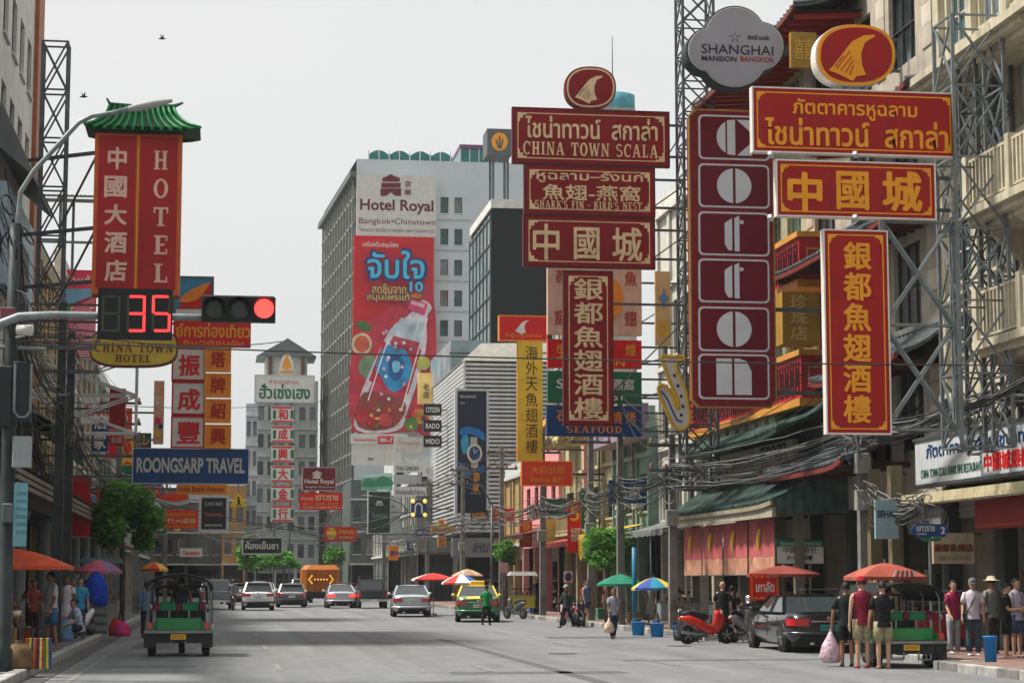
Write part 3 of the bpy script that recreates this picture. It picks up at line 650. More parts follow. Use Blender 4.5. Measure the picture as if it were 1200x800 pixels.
def bucket(label, x, y, z, rgb, r=0.17, h=0.36, group=None, handle=True, cat='bucket', nm='bucket'):
 t = thing(nm, label, cat, (x, y, z), group); m = paint(*rgb, rough=0.45, var=0.1)
 MB().use(m, True).lathe([(r * 0.82, 0), (r, h * 0.94), (r * 1.07, h * 0.95), (r * 1.07, h), (r * 0.95, h), (r * 0.78, 0.03), (0.01, 0.03)], (x, y, z), n=16).build('tub', t)
 if handle: MB().use(STEEL).tube([(x + r * math.cos(RAD(a)), y, z + h + r * 0.5 * math.sin(RAD(a))) for a in range(0, 181, 30)], 0.006, 4).build('handle', t)
 return t
def stool(label, x, y, z, rgb, h=0.45, group=None):
 t = thing('stool', label, 'stool', (x, y, z), group); m = paint(*rgb, rough=0.5)
 MB().use(m).rbox(x - 0.17, x + 0.17, y - 0.17, y + 0.17, z + h - 0.04, z + h, 0.01).build('seat', t)
 for sx in (-1, 1):
  for sy in (-1, 1): MB().use(m).bar((x + sx * 0.17, y + sy * 0.17, z), (x + sx * 0.13, y + sy * 0.13, z + h - 0.04), 0.035).build('leg', t)
 return t
def table(label, x, y, z, w, d, h, rgb, group=None):
 t = thing('table', label, 'table', (x, y, z), group); m = paint(*rgb, rough=0.6)
 MB().use(m).box(x - w / 2, x + w / 2, y - d / 2, y + d / 2, z + h - 0.03, z + h).build('top', t)
 for sx in (-1, 1):
  for sy in (-1, 1): MB().use(DKSTEEL).bar((x + sx * (w / 2 - 0.05), y + sy * (d / 2 - 0.05), z), (x + sx * (w / 2 - 0.05), y + sy * (d / 2 - 0.05), z + h - 0.03), 0.03).build('leg', t)
 return t
# ---------------------------------------------------------------- ground, road, kerbs, pavements
XL, XR = -3.3, 13.6; XB, XT, LB0, LBT, LB1 = 15.2, 14.25, 38.3, 42.0, 57.2   # kerb lines; parking bay in the right pavement
def road_mat():
 m = bpy.data.materials.new('asphalt'); m.use_nodes = True; n = m.node_tree; b = n.nodes['Principled BSDF']
 b.inputs['Roughness'].default_value = 0.8
 tc = n.nodes.new('ShaderNodeTexCoord')
 def noise(scale, sc, det=6, ro=0.6):
  mp = n.nodes.new('ShaderNodeMapping'); mp.inputs['Scale'].default_value = sc; n.links.new(tc.outputs['Object'], mp.inputs[0])
  t = n.nodes.new('ShaderNodeTexNoise'); t.inputs['Scale'].default_value = scale; t.inputs['Detail'].default_value = det; t.inputs['Roughness'].default_value = ro
  n.links.new(mp.outputs[0], t.inputs['Vector']); return t.outputs['Fac']
 def ramp(f, a, b_, ca, cb):
  r = n.nodes.new('ShaderNodeValToRGB'); r.color_ramp.elements[0].position = a; r.color_ramp.elements[1].position = b_
  r.color_ramp.elements[0].color = (*ca, 1); r.color_ramp.elements[1].color = (*cb, 1); n.links.new(f, r.inputs[0]); return r.outputs[0]
 def mul(a, b_):
  x = n.nodes.new('ShaderNodeMix'); x.data_type = 'RGBA'; x.blend_type = 'MULTIPLY'; x.inputs[0].default_value = 1; n.links.new(a, x.inputs[6]); n.links.new(b_, x.inputs[7]); return x.outputs[2]
 base = ramp(noise(1.2, (1, 0.5, 1), 9, 0.72), 0.35, 0.7, (0.13, 0.137, 0.142), (0.178, 0.185, 0.19))
 wear = ramp(noise(0.5, (2.2, 0.05, 1), 4), 0.35, 0.65, (0.8, 0.8, 0.8), (1.1, 1.1, 1.1))     # tyre-polished tracks along the lanes
 speck = ramp(noise(60, (1, 1, 1), 2), 0.3, 0.75, (0.84, 0.84, 0.84), (1.12, 1.12, 1.12))
 oil = ramp(noise(0.35, (1, 0.8, 1), 5, 0.65), 0.3, 0.42, (0.72, 0.72, 0.73), (1, 1, 1))
 vo = n.nodes.new('ShaderNodeTexVoronoi'); vo.feature = 'DISTANCE_TO_EDGE'; vo.inputs['Scale'].default_value = 0.45
 mpv = n.nodes.new('ShaderNodeMapping'); n.links.new(tc.outputs['Object'], mpv.inputs[0]); ad_ = n.nodes.new('ShaderNodeMix'); ad_.data_type = 'RGBA'; ad_.blend_type = 'ADD'; ad_.inputs[0].default_value = 0.6; n.links.new(mpv.outputs[0], ad_.inputs[6]); nz = n.nodes.new('ShaderNodeTexNoise'); nz.inputs['Scale'].default_value = 1.5; nz.inputs['Detail'].default_value = 5; n.links.new(tc.outputs['Object'], nz.inputs['Vector']); n.links.new(nz.outputs['Color'], ad_.inputs[7]); n.links.new(ad_.outputs[2], vo.inputs['Vector'])
 crack = ramp(vo.outputs['Distance'], 0.004, 0.018, (0.78, 0.78, 0.78), (1, 1, 1))
 n.links.new(mul(mul(mul(mul(base, wear), speck), oil), crack), b.inputs['Base Color'])
 bp = n.nodes.new('ShaderNodeBump'); bp.inputs['Strength'].default_value = 0.5; bp.inputs['Distance'].default_value = 0.01
 n.links.new(noise(80, (1, 1, 1), 3), bp.inputs['Height']); n.links.new(bp.outputs[0], b.inputs['Normal'])
 return m
g = MB().use(paint(105, 103, 98, rough=0.95)).poly([(-900, -300, -0.02), (1200, -300, -0.02), (1200, 2500, -0.02), (-900, 2500, -0.02)]).build('ground', kind='structure')
road = MB().use(road_mat()).poly([(XL, -30, 0), (XR, -30, 0), (XR, LB0, 0), (XT, LB0, 0), (XT, LBT, 0), (XB, LBT, 0), (XB, LB1, 0), (XR, LB1, 0), (XR, 240, 0), (XL, 240, 0)]).build('road', kind='structure')
tar = mat('tar_patch', (0.1, 0.103, 0.106), rough=0.8, var=0.25, scale=4)
faded = mat('faded_line', (0.23, 0.23, 0.22), rough=0.8, var=0.3, scale=6, grime=0.5)
q = MB().use(faded)
q.poly([(-2.55, 20, 0.008), (-2.45, 20, 0.008), (-2.45, 110, 0.008), (-2.55, 110, 0.008)]); q.build('edge_line', road)
for xx in (1.1, 5.0, 9.0):
 for k in range(7):
  y0 = 26 + k * 12 + (xx * 1.3) % 3; MB().use(faded).poly([(xx, y0, 0.008), (xx + 0.1, y0, 0.008), (xx + 0.1, y0 + 3, 0.008), (xx, y0 + 3, 0.008)]).build('lane_dash', road)
for (x0, x1, y0, y1) in ((-2.3, -0.4, 41.2, 41.6), (-2.2, -1.1, 52, 58), (4.2, 7.5, 37.4, 38.3), (8.5, 12.9, 43.0, 43.5), (-1.2, 4.8, 33.6, 34.1), (6.2, 6.5, 30, 60), (9.6, 12.8, 60, 61.5)):
 MB().use(tar).poly([(x0, y0, 0.004), (x1, y0 + 0.05, 0.004), (x1 - 0.05, y1, 0.004), (x0 + 0.04, y1 + 0.06, 0.004)]).build('tar_patch', road)
for (x, y) in ((-1.9, 62), (7.9, 47.5), (11.8, 52.5)):
 MB().use(DKSTEEL).lathe([(0.33, 0.004), (0.33, 0.012), (0.02, 0.012)], (x, y, 0), n=18).build('manhole_cover', road)
gut = MB().use(mat('gutter', (0.1, 0.1, 0.1), rough=0.85, var=0.3, scale=2)).box(XL + 0.02, XL + 0.4, -30, 230, 0.0, 0.012).build('gutter', kind='structure')
PAVE_L = mat('pavement_grey', (0.17, 0.165, 0.16), rough=0.9, var=0.25, scale=3, grime=0.4)
PAVE_R = mat('pavement_red', (0.24, 0.15, 0.125), rough=0.9, var=0.25, scale=3, grime=0.3)
lp = MB().use(PAVE_L).box(-12, XL - 0.22, -30, 230, -0.01, 0.15).build('pavement_left', kind='structure')
rp = MB().use(PAVE_R).box(XR + 0.22, 24, -30, LB0 - 0.22, -0.01, 0.15).box(XT + 0.22, 24, LB0 - 0.22, LBT - 0.22, -0.01, 0.15).box(XB + 0.22, 24, LBT - 0.22, LB1 + 0.22, -0.01, 0.15).box(XR + 0.22, 24, LB1 + 0.22, 230, -0.01, 0.15).build('pavement_right', kind='structure')
for par, x0, x1, m0, ms in ((rp, XR + 0.26, 17.0, 32, (PAVE_R, mat('pavement_red_b', (0.2, 0.12, 0.1), rough=0.9, var=0.3, scale=4))), (lp, -6.4, XL - 0.26, 38, (PAVE_L, mat('pavement_grey_b', (0.14, 0.14, 0.135), rough=0.9, var=0.3, scale=4)))):
 cache = {}
 nx = 6; dx = (x1 - x0) / nx
 for i in range(nx):
  for j in range(18):
   key = R.randrange(2)
   if x0 > 0 and x0 + i * dx < XB + 0.2 and LB0 - 1.1 < m0 + j * 0.9 < LB1 + 0.2: continue
   if key not in cache:
    cache[key] = MB().use(ms[key]).rbox(0.008, dx - 0.008, 0.01, 0.88, 0, 0.016, 0.006).mesh('paving_slab')
   o = bpy.data.objects.new('paving_slab', cache[key]); COL.objects.link(o); o.parent = par; o.location = (x0 + i * dx, m0 + j * 0.9, 0.15 + R.uniform(0, 0.006))
kerb_w = mat('kerb_pale', (0.36, 0.36, 0.34), rough=0.85, var=0.25, scale=3, grime=0.6)
kerb_k = mat('kerb_worn', (0.2, 0.195, 0.185), rough=0.9, var=0.25, scale=3, grime=0.6)
for nm, x0, x1, ya in (('kerb_left', XL - 0.22, XL, 28), ('kerb_right', XR, XR + 0.22, 28)):
 par = MB().use(kerb_k).box(x0, x1, 127, 230, -0.05, 0.165).build(nm, kind='structure')
 ms_ = [MB().use(k).rbox(0, x1 - x0, 0.01, 0.99, -0.05, 0.165, 0.015).mesh('kerb_stone') for k in (kerb_w, kerb_k)]
 for j in range(99):
  o = bpy.data.objects.new('kerb_stone', ms_[0 if (nm == 'kerb_left' or R.random() < 0.4) else 1]); COL.objects.link(o); o.parent = par; o.location = (x0 + R.uniform(-0.006, 0.006), ya + j, R.uniform(-0.006, 0.006))
  if x0 > 0 and LB0 - 0.9 < ya + j < LB1: o.location.x += (XT if ya + j < LBT - 0.9 else XB) - XR
 if x0 > 0:
  for yy, nk in ((LB0 - 0.22, 1), (LB1, 2)):
   for k in range(nk): o = MB().use(kerb_w).box(XR + 0.005 + k * 0.91, XR + 0.9 + k * 0.91, yy, yy + 0.22, -0.05, 0.163).build('kerb_stone', par)
# ---------------------------------------------------------------- building helpers
DARKGLASS = mat('window_dark', (0.03, 0.04, 0.045), rough=0.12, var=0.3, scale=1.5, spec=0.8)
TEALGLASS = mat('window_teal', (0.05, 0.12, 0.13), rough=0.1, var=0.3, scale=1.0, spec=0.8)
SHADE = mat('shop_interior_shade', (0.022, 0.023, 0.022), rough=0.9, var=0.4, scale=1.5)  # near-black colour puts the indoor shade into the shop rooms
FRAMEW = paint(190, 192, 188); FRAMEG = paint(70, 78, 78); REDTRIM = paint(150, 40, 35); CREAM = paint(192, 184, 160, grime=0.6); TILE = mat('roof_tile', (0.10, 0.12, 0.13), rough=0.6, var=0.35, scale=6)
GREENTILE = mat('green_roof', (0.05, 0.105, 0.088), rough=0.5, var=0.45, scale=3, grime=0.6)
def mp_(face, P):
 """maps (u, d, z) on a facade to world: u along the wall, d outwards from it"""
 if face == 'R': return lambda u, d, z: (P - d, u, z)      # wall plane x = P, looks to -X
 if face == 'L': return lambda u, d, z: (P + d, u, z)      # looks to +X
 return lambda u, d, z: (u, P - d, z)                      # 'F' looks to -Y
def fbox(mb, f, u0, u1, d0, d1, z0, z1):
 a = f(u0, d0, z0); b = f(u1, d1, z1); return mb.box(a[0], b[0], a[1], b[1], a[2], b[2])
def wall(name, m, f, U0, U1, Z0, Z1, ops, parent, rev=0.18, label=None):
 mb = MB().use(m)
 us = sorted({U0, U1, *[o[0] for o in ops], *[o[1] for o in ops]}); zs = sorted({Z0, Z1, *[o[2] for o in ops], *[o[3] for o in ops]})
 for j in range(len(zs) - 1):
  start = None
  for i in range(len(us) - 1):
   uc, zc = (us[i] + us[i + 1]) / 2, (zs[j] + zs[j + 1]) / 2
   hole = any(o[0] < uc < o[1] and o[2] < zc < o[3] for o in ops)
   if not hole and start is None: start = us[i]
   if start is not None and (hole or i == len(us) - 2):
    e = us[i] if hole else us[i + 1]
    mb.poly([f(start, 0, zs[j]), f(e, 0, zs[j]), f(e, 0, zs[j + 1]), f(start, 0, zs[j + 1])]); start = None
 for o in ops:
  a, b, c, d = o[:4]
  for (p, q) in (((a, c), (b, c)), ((b, c), (b, d)), ((b, d), (a, d)), ((a, d), (a, c))):
   mb.poly([f(p[0], 0, p[1]), f(q[0], 0, q[1]), f(q[0], -rev, q[1]), f(p[0], -rev, p[1])])
 return mb.build(name, parent, label=label, fix=False)
PANES = [mat('pane_curtain', (0.28, 0.27, 0.24), rough=0.5, var=0.35, scale=3, stretch=(6, 6, 0.4)), mat('pane_blind', (0.14, 0.15, 0.15), rough=0.35, var=0.3, scale=9, stretch=(0.2, 0.2, 6)), mat('pane_pale', (0.17, 0.2, 0.21), rough=0.12, var=0.3, scale=1, spec=0.8)]
def window(parent, f, a, b, c, d, glass=None, frame=None, nu=2, nz=1, rev=0.18, sill=None, lit=None):
 g_ = glass or DARKGLASS; fr = frame or FRAMEG
 w_ = MB().use(fr); t = 0.05
 fbox(w_, f, a, a + t, -rev + 0.01, -rev + 0.07, c, d); fbox(w_, f, b - t, b, -rev + 0.01, -rev + 0.07, c, d)
 fbox(w_, f, a + t, b - t, -rev + 0.01, -rev + 0.07, c, c + t); fbox(w_, f, a + t, b - t, -rev + 0.01, -rev + 0.07, d - t, d)
 for i in range(1, nu): u = a + (b - a) * i / nu; fbox(w_, f, u - 0.02, u + 0.02, -rev + 0.01, -rev + 0.06, c + t, d - t)
 for i in range(1, nz): z = c + (d - c) * i / nz; fbox(w_, f, a + t, b - t, -rev + 0.01, -rev + 0.055, z - 0.02, z + 0.02)
 if sill: fbox(w_.use(sill), f, a - 0.06, b + 0.06, -0.02, 0.09, c - 0.08, c)
 w_ = w_.build('window', parent)
 p = MB().use(g_ if R.random() < 0.62 else PANES[R.randrange(3)]); p.poly([f(a, -rev, c), f(b, -rev, c), f(b, -rev, d), f(a, -rev, d)]); p.build('pane', w_, fix=False)
 return w_
def shell(parent, m, x0, x1, y0, y1, z0, z1, faces):
 """plain closed volume behind facades: faces = the sides to draw"""
 mb = MB().use(m)
 if 'T' in faces: mb.poly([(x0, y0, z1), (x1, y0, z1), (x1, y1, z1), (x0, y1, z1)])
 if 'F' in faces: mb.poly([(x0, y0, z0), (x1, y0, z0), (x1, y0, z1), (x0, y0, z1)])
 if 'B' in faces: mb.poly([(x0, y1, z0), (x1, y1, z0), (x1, y1, z1), (x0, y1, z1)])
 if 'L' in faces: mb.poly([(x0, y0, z0), (x0, y1, z0), (x0, y1, z1), (x0, y0, z1)])
 if 'R' in faces: mb.poly([(x1, y0, z0), (x1, y1, z0), (x1, y1, z1), (x1, y0, z1)])
 return mb.build('side_walls', parent)
def tiled_roof(parent, f, u0, u1, d0, z0, d1, z1, m=None, name='pent_roof', trim=None, step=0.32, lift=0.25):
 """pent roof of tile rows: eave (d0, z0) up to the wall (d1, z1); curved; tile ribs run down the slope"""
 m = m or TILE; mb = MB().use(m); n = 6
 def pt(u, q, dz=0.0):
  d = d0 + (d1 - d0) * q; z = z0 + (z1 - z0) * (0.55 * q + 0.45 * q * q); e = abs((u - (u0 + u1) / 2) / ((u1 - u0) / 2)) ** 6 * lift * (1 - q) ** 2
  return f(u, d, z + e + dz)
 us = [u0 + (u1 - u0) * i / 12 for i in range(13)]
 mb.grid([[pt(u, q / n) for u in us] for q in range(n + 1)]); mb.grid([[pt(u, q / n, -0.08) for u in us] for q in range(n + 1)])
 for uu in (u0, u1): mb.grid([[pt(uu, q / n) for q in range(n + 1)], [pt(uu, q / n, -0.08) for q in range(n + 1)]])
 r = mb.build(name, parent)
 k = max(2, int((u1 - u0) / step)); rb = MB().use(m)
 for i in range(k + 1):
  u = u0 + (u1 - u0) * i / k; rb.tube([pt(u, q / n, 0.03) for q in range(n + 1)], 0.06, 5)
 rb.build('tile_ribs', r, kind='stuff')
 tr = MB().use(trim or REDTRIM)
 for i in range(12): tr.bar(pt(us[i], 0, -0.1), pt(us[i + 1], 0, -0.1), 0.08, 0.12)
 tr.build('eave_board', r)
 rg = MB().use(m); rg.tube([pt(u, 1.0, 0.06) for u in us], 0.09, 6); rg.build('ridge', r)
 return r
def ac_unit(x, y, z, face, label, wm=None):
 t = thing('air_conditioner', label, 'air conditioner', (x, y, z), 'air conditioners on the facades')
 f = {'R': lambda u, d, z_: (x - d, y + u, z + z_), 'L': lambda u, d, z_: (x + d, y + u, z + z_), 'F': lambda u, d, z_: (x + u, y - d, z + z_)}[face]
 b = MB().use(paint(185, 186, 180, grime=0.5)); fbox(b, f, -0.4, 0.4, 0.08, 0.4, 0.0, 0.58); b.build('casing', t)
 c = f(-0.1, 0.402, 0.29); g_ = MB().use(BLACKP); g_.lathe([(0.2, -0.004), (0.2, 0.004), (0.02, 0.006)], c, 'y' if face == 'F' else 'x', 14); g_.build('fan_grille', t)
 k = MB().use(DKSTEEL); k.bar(f(-0.3, -0.01, 0.0), f(-0.3, 0.4, -0.02), 0.04); k.bar(f(0.3, -0.01, 0.0), f(0.3, 0.4, -0.02), 0.04); k.bar(f(-0.3, -0.01, -0.3), f(-0.3, 0.38, -0.02), 0.03); k.bar(f(0.3, -0.01, -0.3), f(0.3, 0.38, -0.02), 0.03); k.build('bracket', t)
 return t
def railing(parent, f, u0, u1, d, z, h=0.9, m=None, step=0.14, thick=0.03, name='railing', base=0.06):
 mb = MB().use(m or FRAMEG); fbox(mb, f, u0, u1, d - 0.04, d + 0.04, z + h - 0.06, z + h); fbox(mb, f, u0, u1, d - 0.03, d + 0.03, z + base, z + base + 0.05)
 r = mb.build(name, parent); k = int((u1 - u0) / step); b = MB().use(m or FRAMEG)
 for i in range(k + 1): u = u0 + (u1 - u0) * i / k; b.bar(f(u, d, z + base), f(u, d, z + h - 0.06), thick)
 b.build('balusters', r, kind='stuff'); return r
def shop_contents(parent_label, f, u0, u1, seed, names=True):
 pass
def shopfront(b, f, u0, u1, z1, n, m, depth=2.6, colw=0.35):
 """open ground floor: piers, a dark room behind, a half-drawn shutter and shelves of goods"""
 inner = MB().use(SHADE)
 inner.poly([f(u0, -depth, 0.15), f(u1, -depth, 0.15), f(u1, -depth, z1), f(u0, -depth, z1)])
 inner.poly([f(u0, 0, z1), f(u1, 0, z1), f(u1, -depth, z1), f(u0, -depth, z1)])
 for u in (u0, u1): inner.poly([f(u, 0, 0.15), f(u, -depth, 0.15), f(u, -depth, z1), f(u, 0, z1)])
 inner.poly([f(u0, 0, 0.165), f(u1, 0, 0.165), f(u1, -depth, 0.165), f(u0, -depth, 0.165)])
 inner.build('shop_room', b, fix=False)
 for i in range(n + 1):
  u = u0 + (u1 - u0) * i / n; p = MB().use(m); fbox(p, f, max(u0, u - colw / 2), min(u1, u + colw / 2), -0.3, 0.03, 0.15, z1 - 0.003); p.build('pier', b)
 for i in range(n):
  a = u0 + (u1 - u0) * (i + 0.12) / n; c = u0 + (u1 - u0) * (i + 0.88) / n
  g_ = MB()
  for k in range(3):
   g_.use(paint(120, 110, 95)); fbox(g_, f, a, c, -1.6, -1.2, 0.5 + k * 0.55, 0.53 + k * 0.55)
   for j in range(9):
    g_.use(GOODS[R.randrange(len(GOODS))]); uu = a + (c - a) * (j + 0.1) / 9; fbox(g_, f, uu, uu + (c - a) / 11, -1.5, -1.25, 0.53 + k * 0.55, 0.53 + k * 0.55 + R.uniform(0.05, 0.36))
  g_.build('goods_shelf', b, kind='stuff')
  if R.random() < 0.5:
   s_ = MB().use(paint(150, 152, 150, grime=0.4))
   for k in range(5): fbox(s_, f, a - 0.1, c + 0.1, -0.28, -0.24 + 0.015 * (k % 2), z1 - 0.2 - k * 0.14, z1 - 0.07 - k * 0.14)
   s_.build('roller_shutter', b)
GOODS = [paint(*c) for c in ((120, 52, 46), (140, 122, 70), (60, 80, 96), (150, 148, 140), (60, 84, 64), (70, 60, 56), (130, 92, 62), (84, 84, 88))]
CLOTHC = [paint(*c) for c in ((170, 60, 60), (90, 90, 150), (210, 205, 195), (60, 60, 65), (190, 150, 80), (70, 130, 130))]
def shophouse(label, side, P, y0, y1, h, wm, fz=3.6, floor=3.1, bays=2, glass=None, frame=None, style='plain', front=True, depth=12, trim=None, ground=True, balcony=False, cat='building'):
 """side 'R' (facade x = P facing -X) or 'L' (facing +X)"""
 t = thing('shophouse', label, cat, (P, y0, 0)); f = mp_(side, P); trim = trim or FRAMEW
 ops = []; nf = int((h - fz - 0.8) / floor); bw = (y1 - y0) / bays
 for k in range(nf):
  for i in range(bays):
   a = y0 + bw * i + bw * 0.16; b_ = y0 + bw * (i + 1) - bw * 0.16; z = fz + 0.8 + floor * k
   if style == 'tall': z -= 0.4
   ops.append((a, b_, z, z + (1.5 if style != 'tall' else 2.1)))
 wall('wall', wm, f, y0, y1, fz, h, ops, t)
 for o in ops: window(t, f, *o, glass=glass, frame=frame, nu=3, nz=2 if style == 'tall' else 1, sill=trim)
 xb = P + depth if side == 'R' else P - depth
 shell(t, wm, min(P, xb), max(P, xb), y0 + 0.003, y1 - 0.003, 0, h - 0.01, 'TFB')
 for k in range(nf + 1):
  c = MB().use(trim); z = fz + floor * k - 0.05; fbox(c, f, y0 + 0.01, y1 - 0.01, 0.0, 0.14 if k else 0.25, z, z + 0.16); c.build('string_course', t)
 c = MB().use(trim); fbox(c, f, y0, y1, -0.25, 0.2, h, h + 0.22); fbox(c, f, y0, y1, -0.2, 0.05, h + 0.22, h + 0.9); c.build('parapet', t)
 if style != 'bare':
  for i in range(bays + 1):
   u = y0 + bw * i; p = MB().use(wm); fbox(p, f, max(y0 + 0.02, u - 0.2), min(y1 - 0.02, u + 0.2), 0.003, 0.11, fz + 0.2, h - 0.02); p.build('pilaster', t)
 for i in range(bays):
  if R.random() < 0.7: u = y0 + bw * i + bw * 0.08; MB().use(paint(120, 116, 104, grime=0.4)).tube([f(u, 0.16, fz), f(u, 0.16, h - 0.3)], 0.05, 6).build('drain_pipe', t)
 if balcony:
  for k in range(nf):
   z = fz + floor * k + 0.13
   s_ = MB().use(wm); fbox(s_, f, y0 + 0.4, y1 - 0.4, 0.0, 1.0, z, z + 0.14); sl = s_.build('balcony', t); railing(sl, f, y0 + 0.4, y1 - 0.4, 0.94, z + 0.14, m=trim, step=0.2)
 if ground: shopfront(t, f, y0, y1, fz, bays, wm)
 return t
def awning(label, f, u0, u1, z, d=1.4, drop=0.5, m=None, val=0.25, name='awning', loc=None):
 t = thing(name, label, 'awning', f((u0 + u1) / 2, 0, z)); n = max(2, int((u1 - u0) / 0.5))
 c = MB().use(m); rows = [[f(u0 + (u1 - u0) * i / n, d * q, z - drop * q - 0.03 * math.sin(math.pi * i) - 0.04 * math.sin(math.pi * q)) for i in range(n + 1)] for q in (0, 0.33, 0.66, 1)]
 rows.append([(p[0], p[1], p[2] - val * (1 if i % 2 else 0.8)) for i, p in enumerate(rows[-1])]); c.grid(rows); c.build('canvas', t, fix=False)
 k = MB().use(DKSTEEL)
 for u in (u0 + 0.05, (u0 + u1) / 2, u1 - 0.05): k.bar(f(u, 0, z - 0.04), f(u, d, z - drop - 0.04), 0.03); k.bar(f(u, 0, z - drop - 0.3), f(u, d * 0.8, z - drop * 0.8 - 0.05), 0.025)
 k.build('frame', t); return t
# ---------------------------------------------------------------- right side, near to far
f17 = mp_('R', 17.0)
# R1 cream corner house with balconies
t = thing('corner_house', 'cream house with balustraded balconies above the long white restaurant signboard', 'building', (17, 42, 0))
ops = []
for z0, z1 in ((5.6, 7.9), (8.6, 10.9), (11.4, 12.9), (14.2, 16.6)):
 for a in (38.2, 40.3, 42.4, 44.5): ops.append((a, a + 1.35, z0 if z0 != 5.6 else 6.9, z1))
ops = [o for o in ops if o[3] - o[2] > 0.9]
wall('wall', CREAM, f17, 36.4, 46.8, 3.9, 20, ops, t)
for o in ops: window(t, f17, *o, glass=TEALGLASS, frame=FRAMEW, nu=3, nz=3, sill=CREAM)
shell(t, CREAM, 17, 30, 36.4, 46.79, 0, 19.98, 'TFB')
for z, d in ((6.72, 1.2), (9.55, 1.35), (13.25, 1.3)):
 s_ = MB().use(CREAM); fbox(s_, f17, 36.6, 41.6 if z < 13 else 46.6, 0, d, z - 0.18, z); fbox(s_, f17, 36.6, 41.6 if z < 13 else 46.6, 0, d - 0.15, z - 0.32, z - 0.18); fbox(s_, f17, 36.6, 41.4 if z < 13 else 46.4, 0, d - 0.35, z - 0.45, z - 0.32)
 sl = s_.build('balcony' if z < 13 else 'cornice', t)
 if z < 13:
  for (ua, ub) in ((36.8, 41.5),): railing(sl, f17, ua, ub, d - 0.1, z, h=1.05, m=CREAM, step=0.2, thick=0.07)
  for (ua, ub_) in ((41.3, 41.55), (38.9, 39.1)): e = MB().use(CREAM); fbox(e, f17, ua, ub_, d - 0.25, d, z, z + 1.15); e.build('newel', sl)
  e = MB().use(CREAM); fbox(e, f17, 41.42, 41.5, 0, d - 0.25, z + 1.0, z + 1.06)
  for q in range(6): e.bar(f17(41.46, 0.1 + q * 0.16, z), f17(41.46, 0.1 + q * 0.16, z + 1.0), 0.06)
  e.build('side_balusters', sl, kind='stuff')
  for u in (37.5, 39.4, 41.2): br = MB().use(CREAM); br.hexa([f17(u, 0, z - 1.1), f17(u + 0.2, 0, z - 1.1), f17(u + 0.2, 0.15, z - 1.1), f17(u, 0.15, z - 1.1), f17(u, 0, z - 0.45), f17(u + 0.2, 0, z - 0.45), f17(u + 0.2, d - 0.45, z - 0.45), f17(u, d - 0.45, z - 0.45)]); br.build('bracket', sl)
for u in (41.95, 46.2, 44.05): c = MB().use(CREAM); fbox(c, f17, u - 0.18, u + 0.18, 0.003, 0.16, 4.0, 19.9); c.build('pilaster', t)
for z in (5.35, 8.2, 11.2, 13.7): c = MB().use(CREAM); fbox(c, f17, 36.4, 46.7, 0.0, 0.12, z, z + 0.14); c.build('string_course', t)
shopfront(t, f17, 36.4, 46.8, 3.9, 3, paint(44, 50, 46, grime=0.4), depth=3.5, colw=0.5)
c = MB().use(paint(190, 180, 145, grime=0.6)); fbox(c, f17, 36.4, 46.9, 0.1, 1.0, 3.5, 3.62); fbox(c, f17, 36.4, 46.9, 0.9, 1.05, 3.42, 3.68); fbox(c, f17, 36.4, 46.9, 1.055, 1.075, 3.45, 3.55); c.build('canopy_ledge', t)
c = MB().use(paint(120, 25, 25, grime=0.2)); fbox(c, f17, 36.6, 43.0, 0.55, 0.7, 2.85, 3.42); c.tube([f17(36.6, 0.65, 2.85), f17(43.0, 0.65, 2.85)], 0.07, 8); c.build('rolled_awning', t)
# R2 stone-clad hotel with tiled skirts
STONE = mat('cladding', S(178, 168, 152), rough=0.7, var=0.18, scale=1.5, grime=0.35); STONE2 = mat('cladding_b', S(196, 186, 170), rough=0.7, var=0.15, scale=1.5, grime=0.3)
t = thing('stone_hotel', 'stone clad hotel with grey tiled skirt roofs on every storey', 'building', (17, 52, 0))
ops = [(a, a + 2.0, z, z + 2.1) for z in (4.9, 8.0, 11.3, 14.7, 18.0) for a in (48.1, 51.6, 55.1)]
wall('wall', STONE, f17, 46.8, 58, 3.6, 22, ops, t)
for o in ops: window(t, f17, *o, glass=DARKGLASS, frame=paint(60, 62, 58), nu=3, nz=2)
shell(t, STONE, 17, 32, 46.81, 57.99, 0, 21.98, 'TFB')
pcache = [MB().use(m_).box(-0.03, 0.0, 0.006, 0.69, 0.006, 0.545).mesh('stone_panel') for m_ in (STONE, STONE2)]
for (ua, n_) in ((46.85, 1), (50.4, 1), (53.85, 1), (57.2, 1)):
 for k in range(30):
  if any(abs(3.7 + k * 0.55 - z) < 0.8 for z in (7.35, 10.7, 13.6)): continue
  o = bpy.data.objects.new('stone_panel', pcache[(k + int(ua)) % 2 if R.random() < 0.7 else 0]); COL.objects.link(o); o.parent = t; o.location = Vector((17.0 - 0.002, ua, 3.7 + k * 0.55)) - t.location
for z, d, ua, ub in ((4.55, 1.9, 48.8, 56.6), (6.9, 1.3, 46.3, 53.5), (10.35, 1.3, 46.3, 57.5), (13.1, 1.4, 44.9, 53.0), (16.9, 2.0, 52.0, 64.0)):
 tiled_roof(t, f17, ua, ub, d, z, 0.05, z + (0.85 if z > 5 else 1.1), lift=0.16, trim=paint(112, 48, 40))
 rf = MB().use(REDTRIM if z > 13 else paint(70, 40, 34))
 for i in range(int((ub - ua) / 0.6)): rf.bar(f17(ua + 0.3 + i * 0.6, 0.05, z + 0.0), f17(ua + 0.3 + i * 0.6, d - 0.1, z - 0.12), 0.09, 0.14)
 rf.build('rafters', t, kind='stuff')
 sf = MB().use(paint(58, 44, 38)); sf.poly([f17(ua, 0.05, z + 0.09), f17(ub, 0.05, z + 0.09), f17(ub, d - 0.05, z - 0.03), f17(ua, d - 0.05, z - 0.03)]); sf.build('soffit', t)
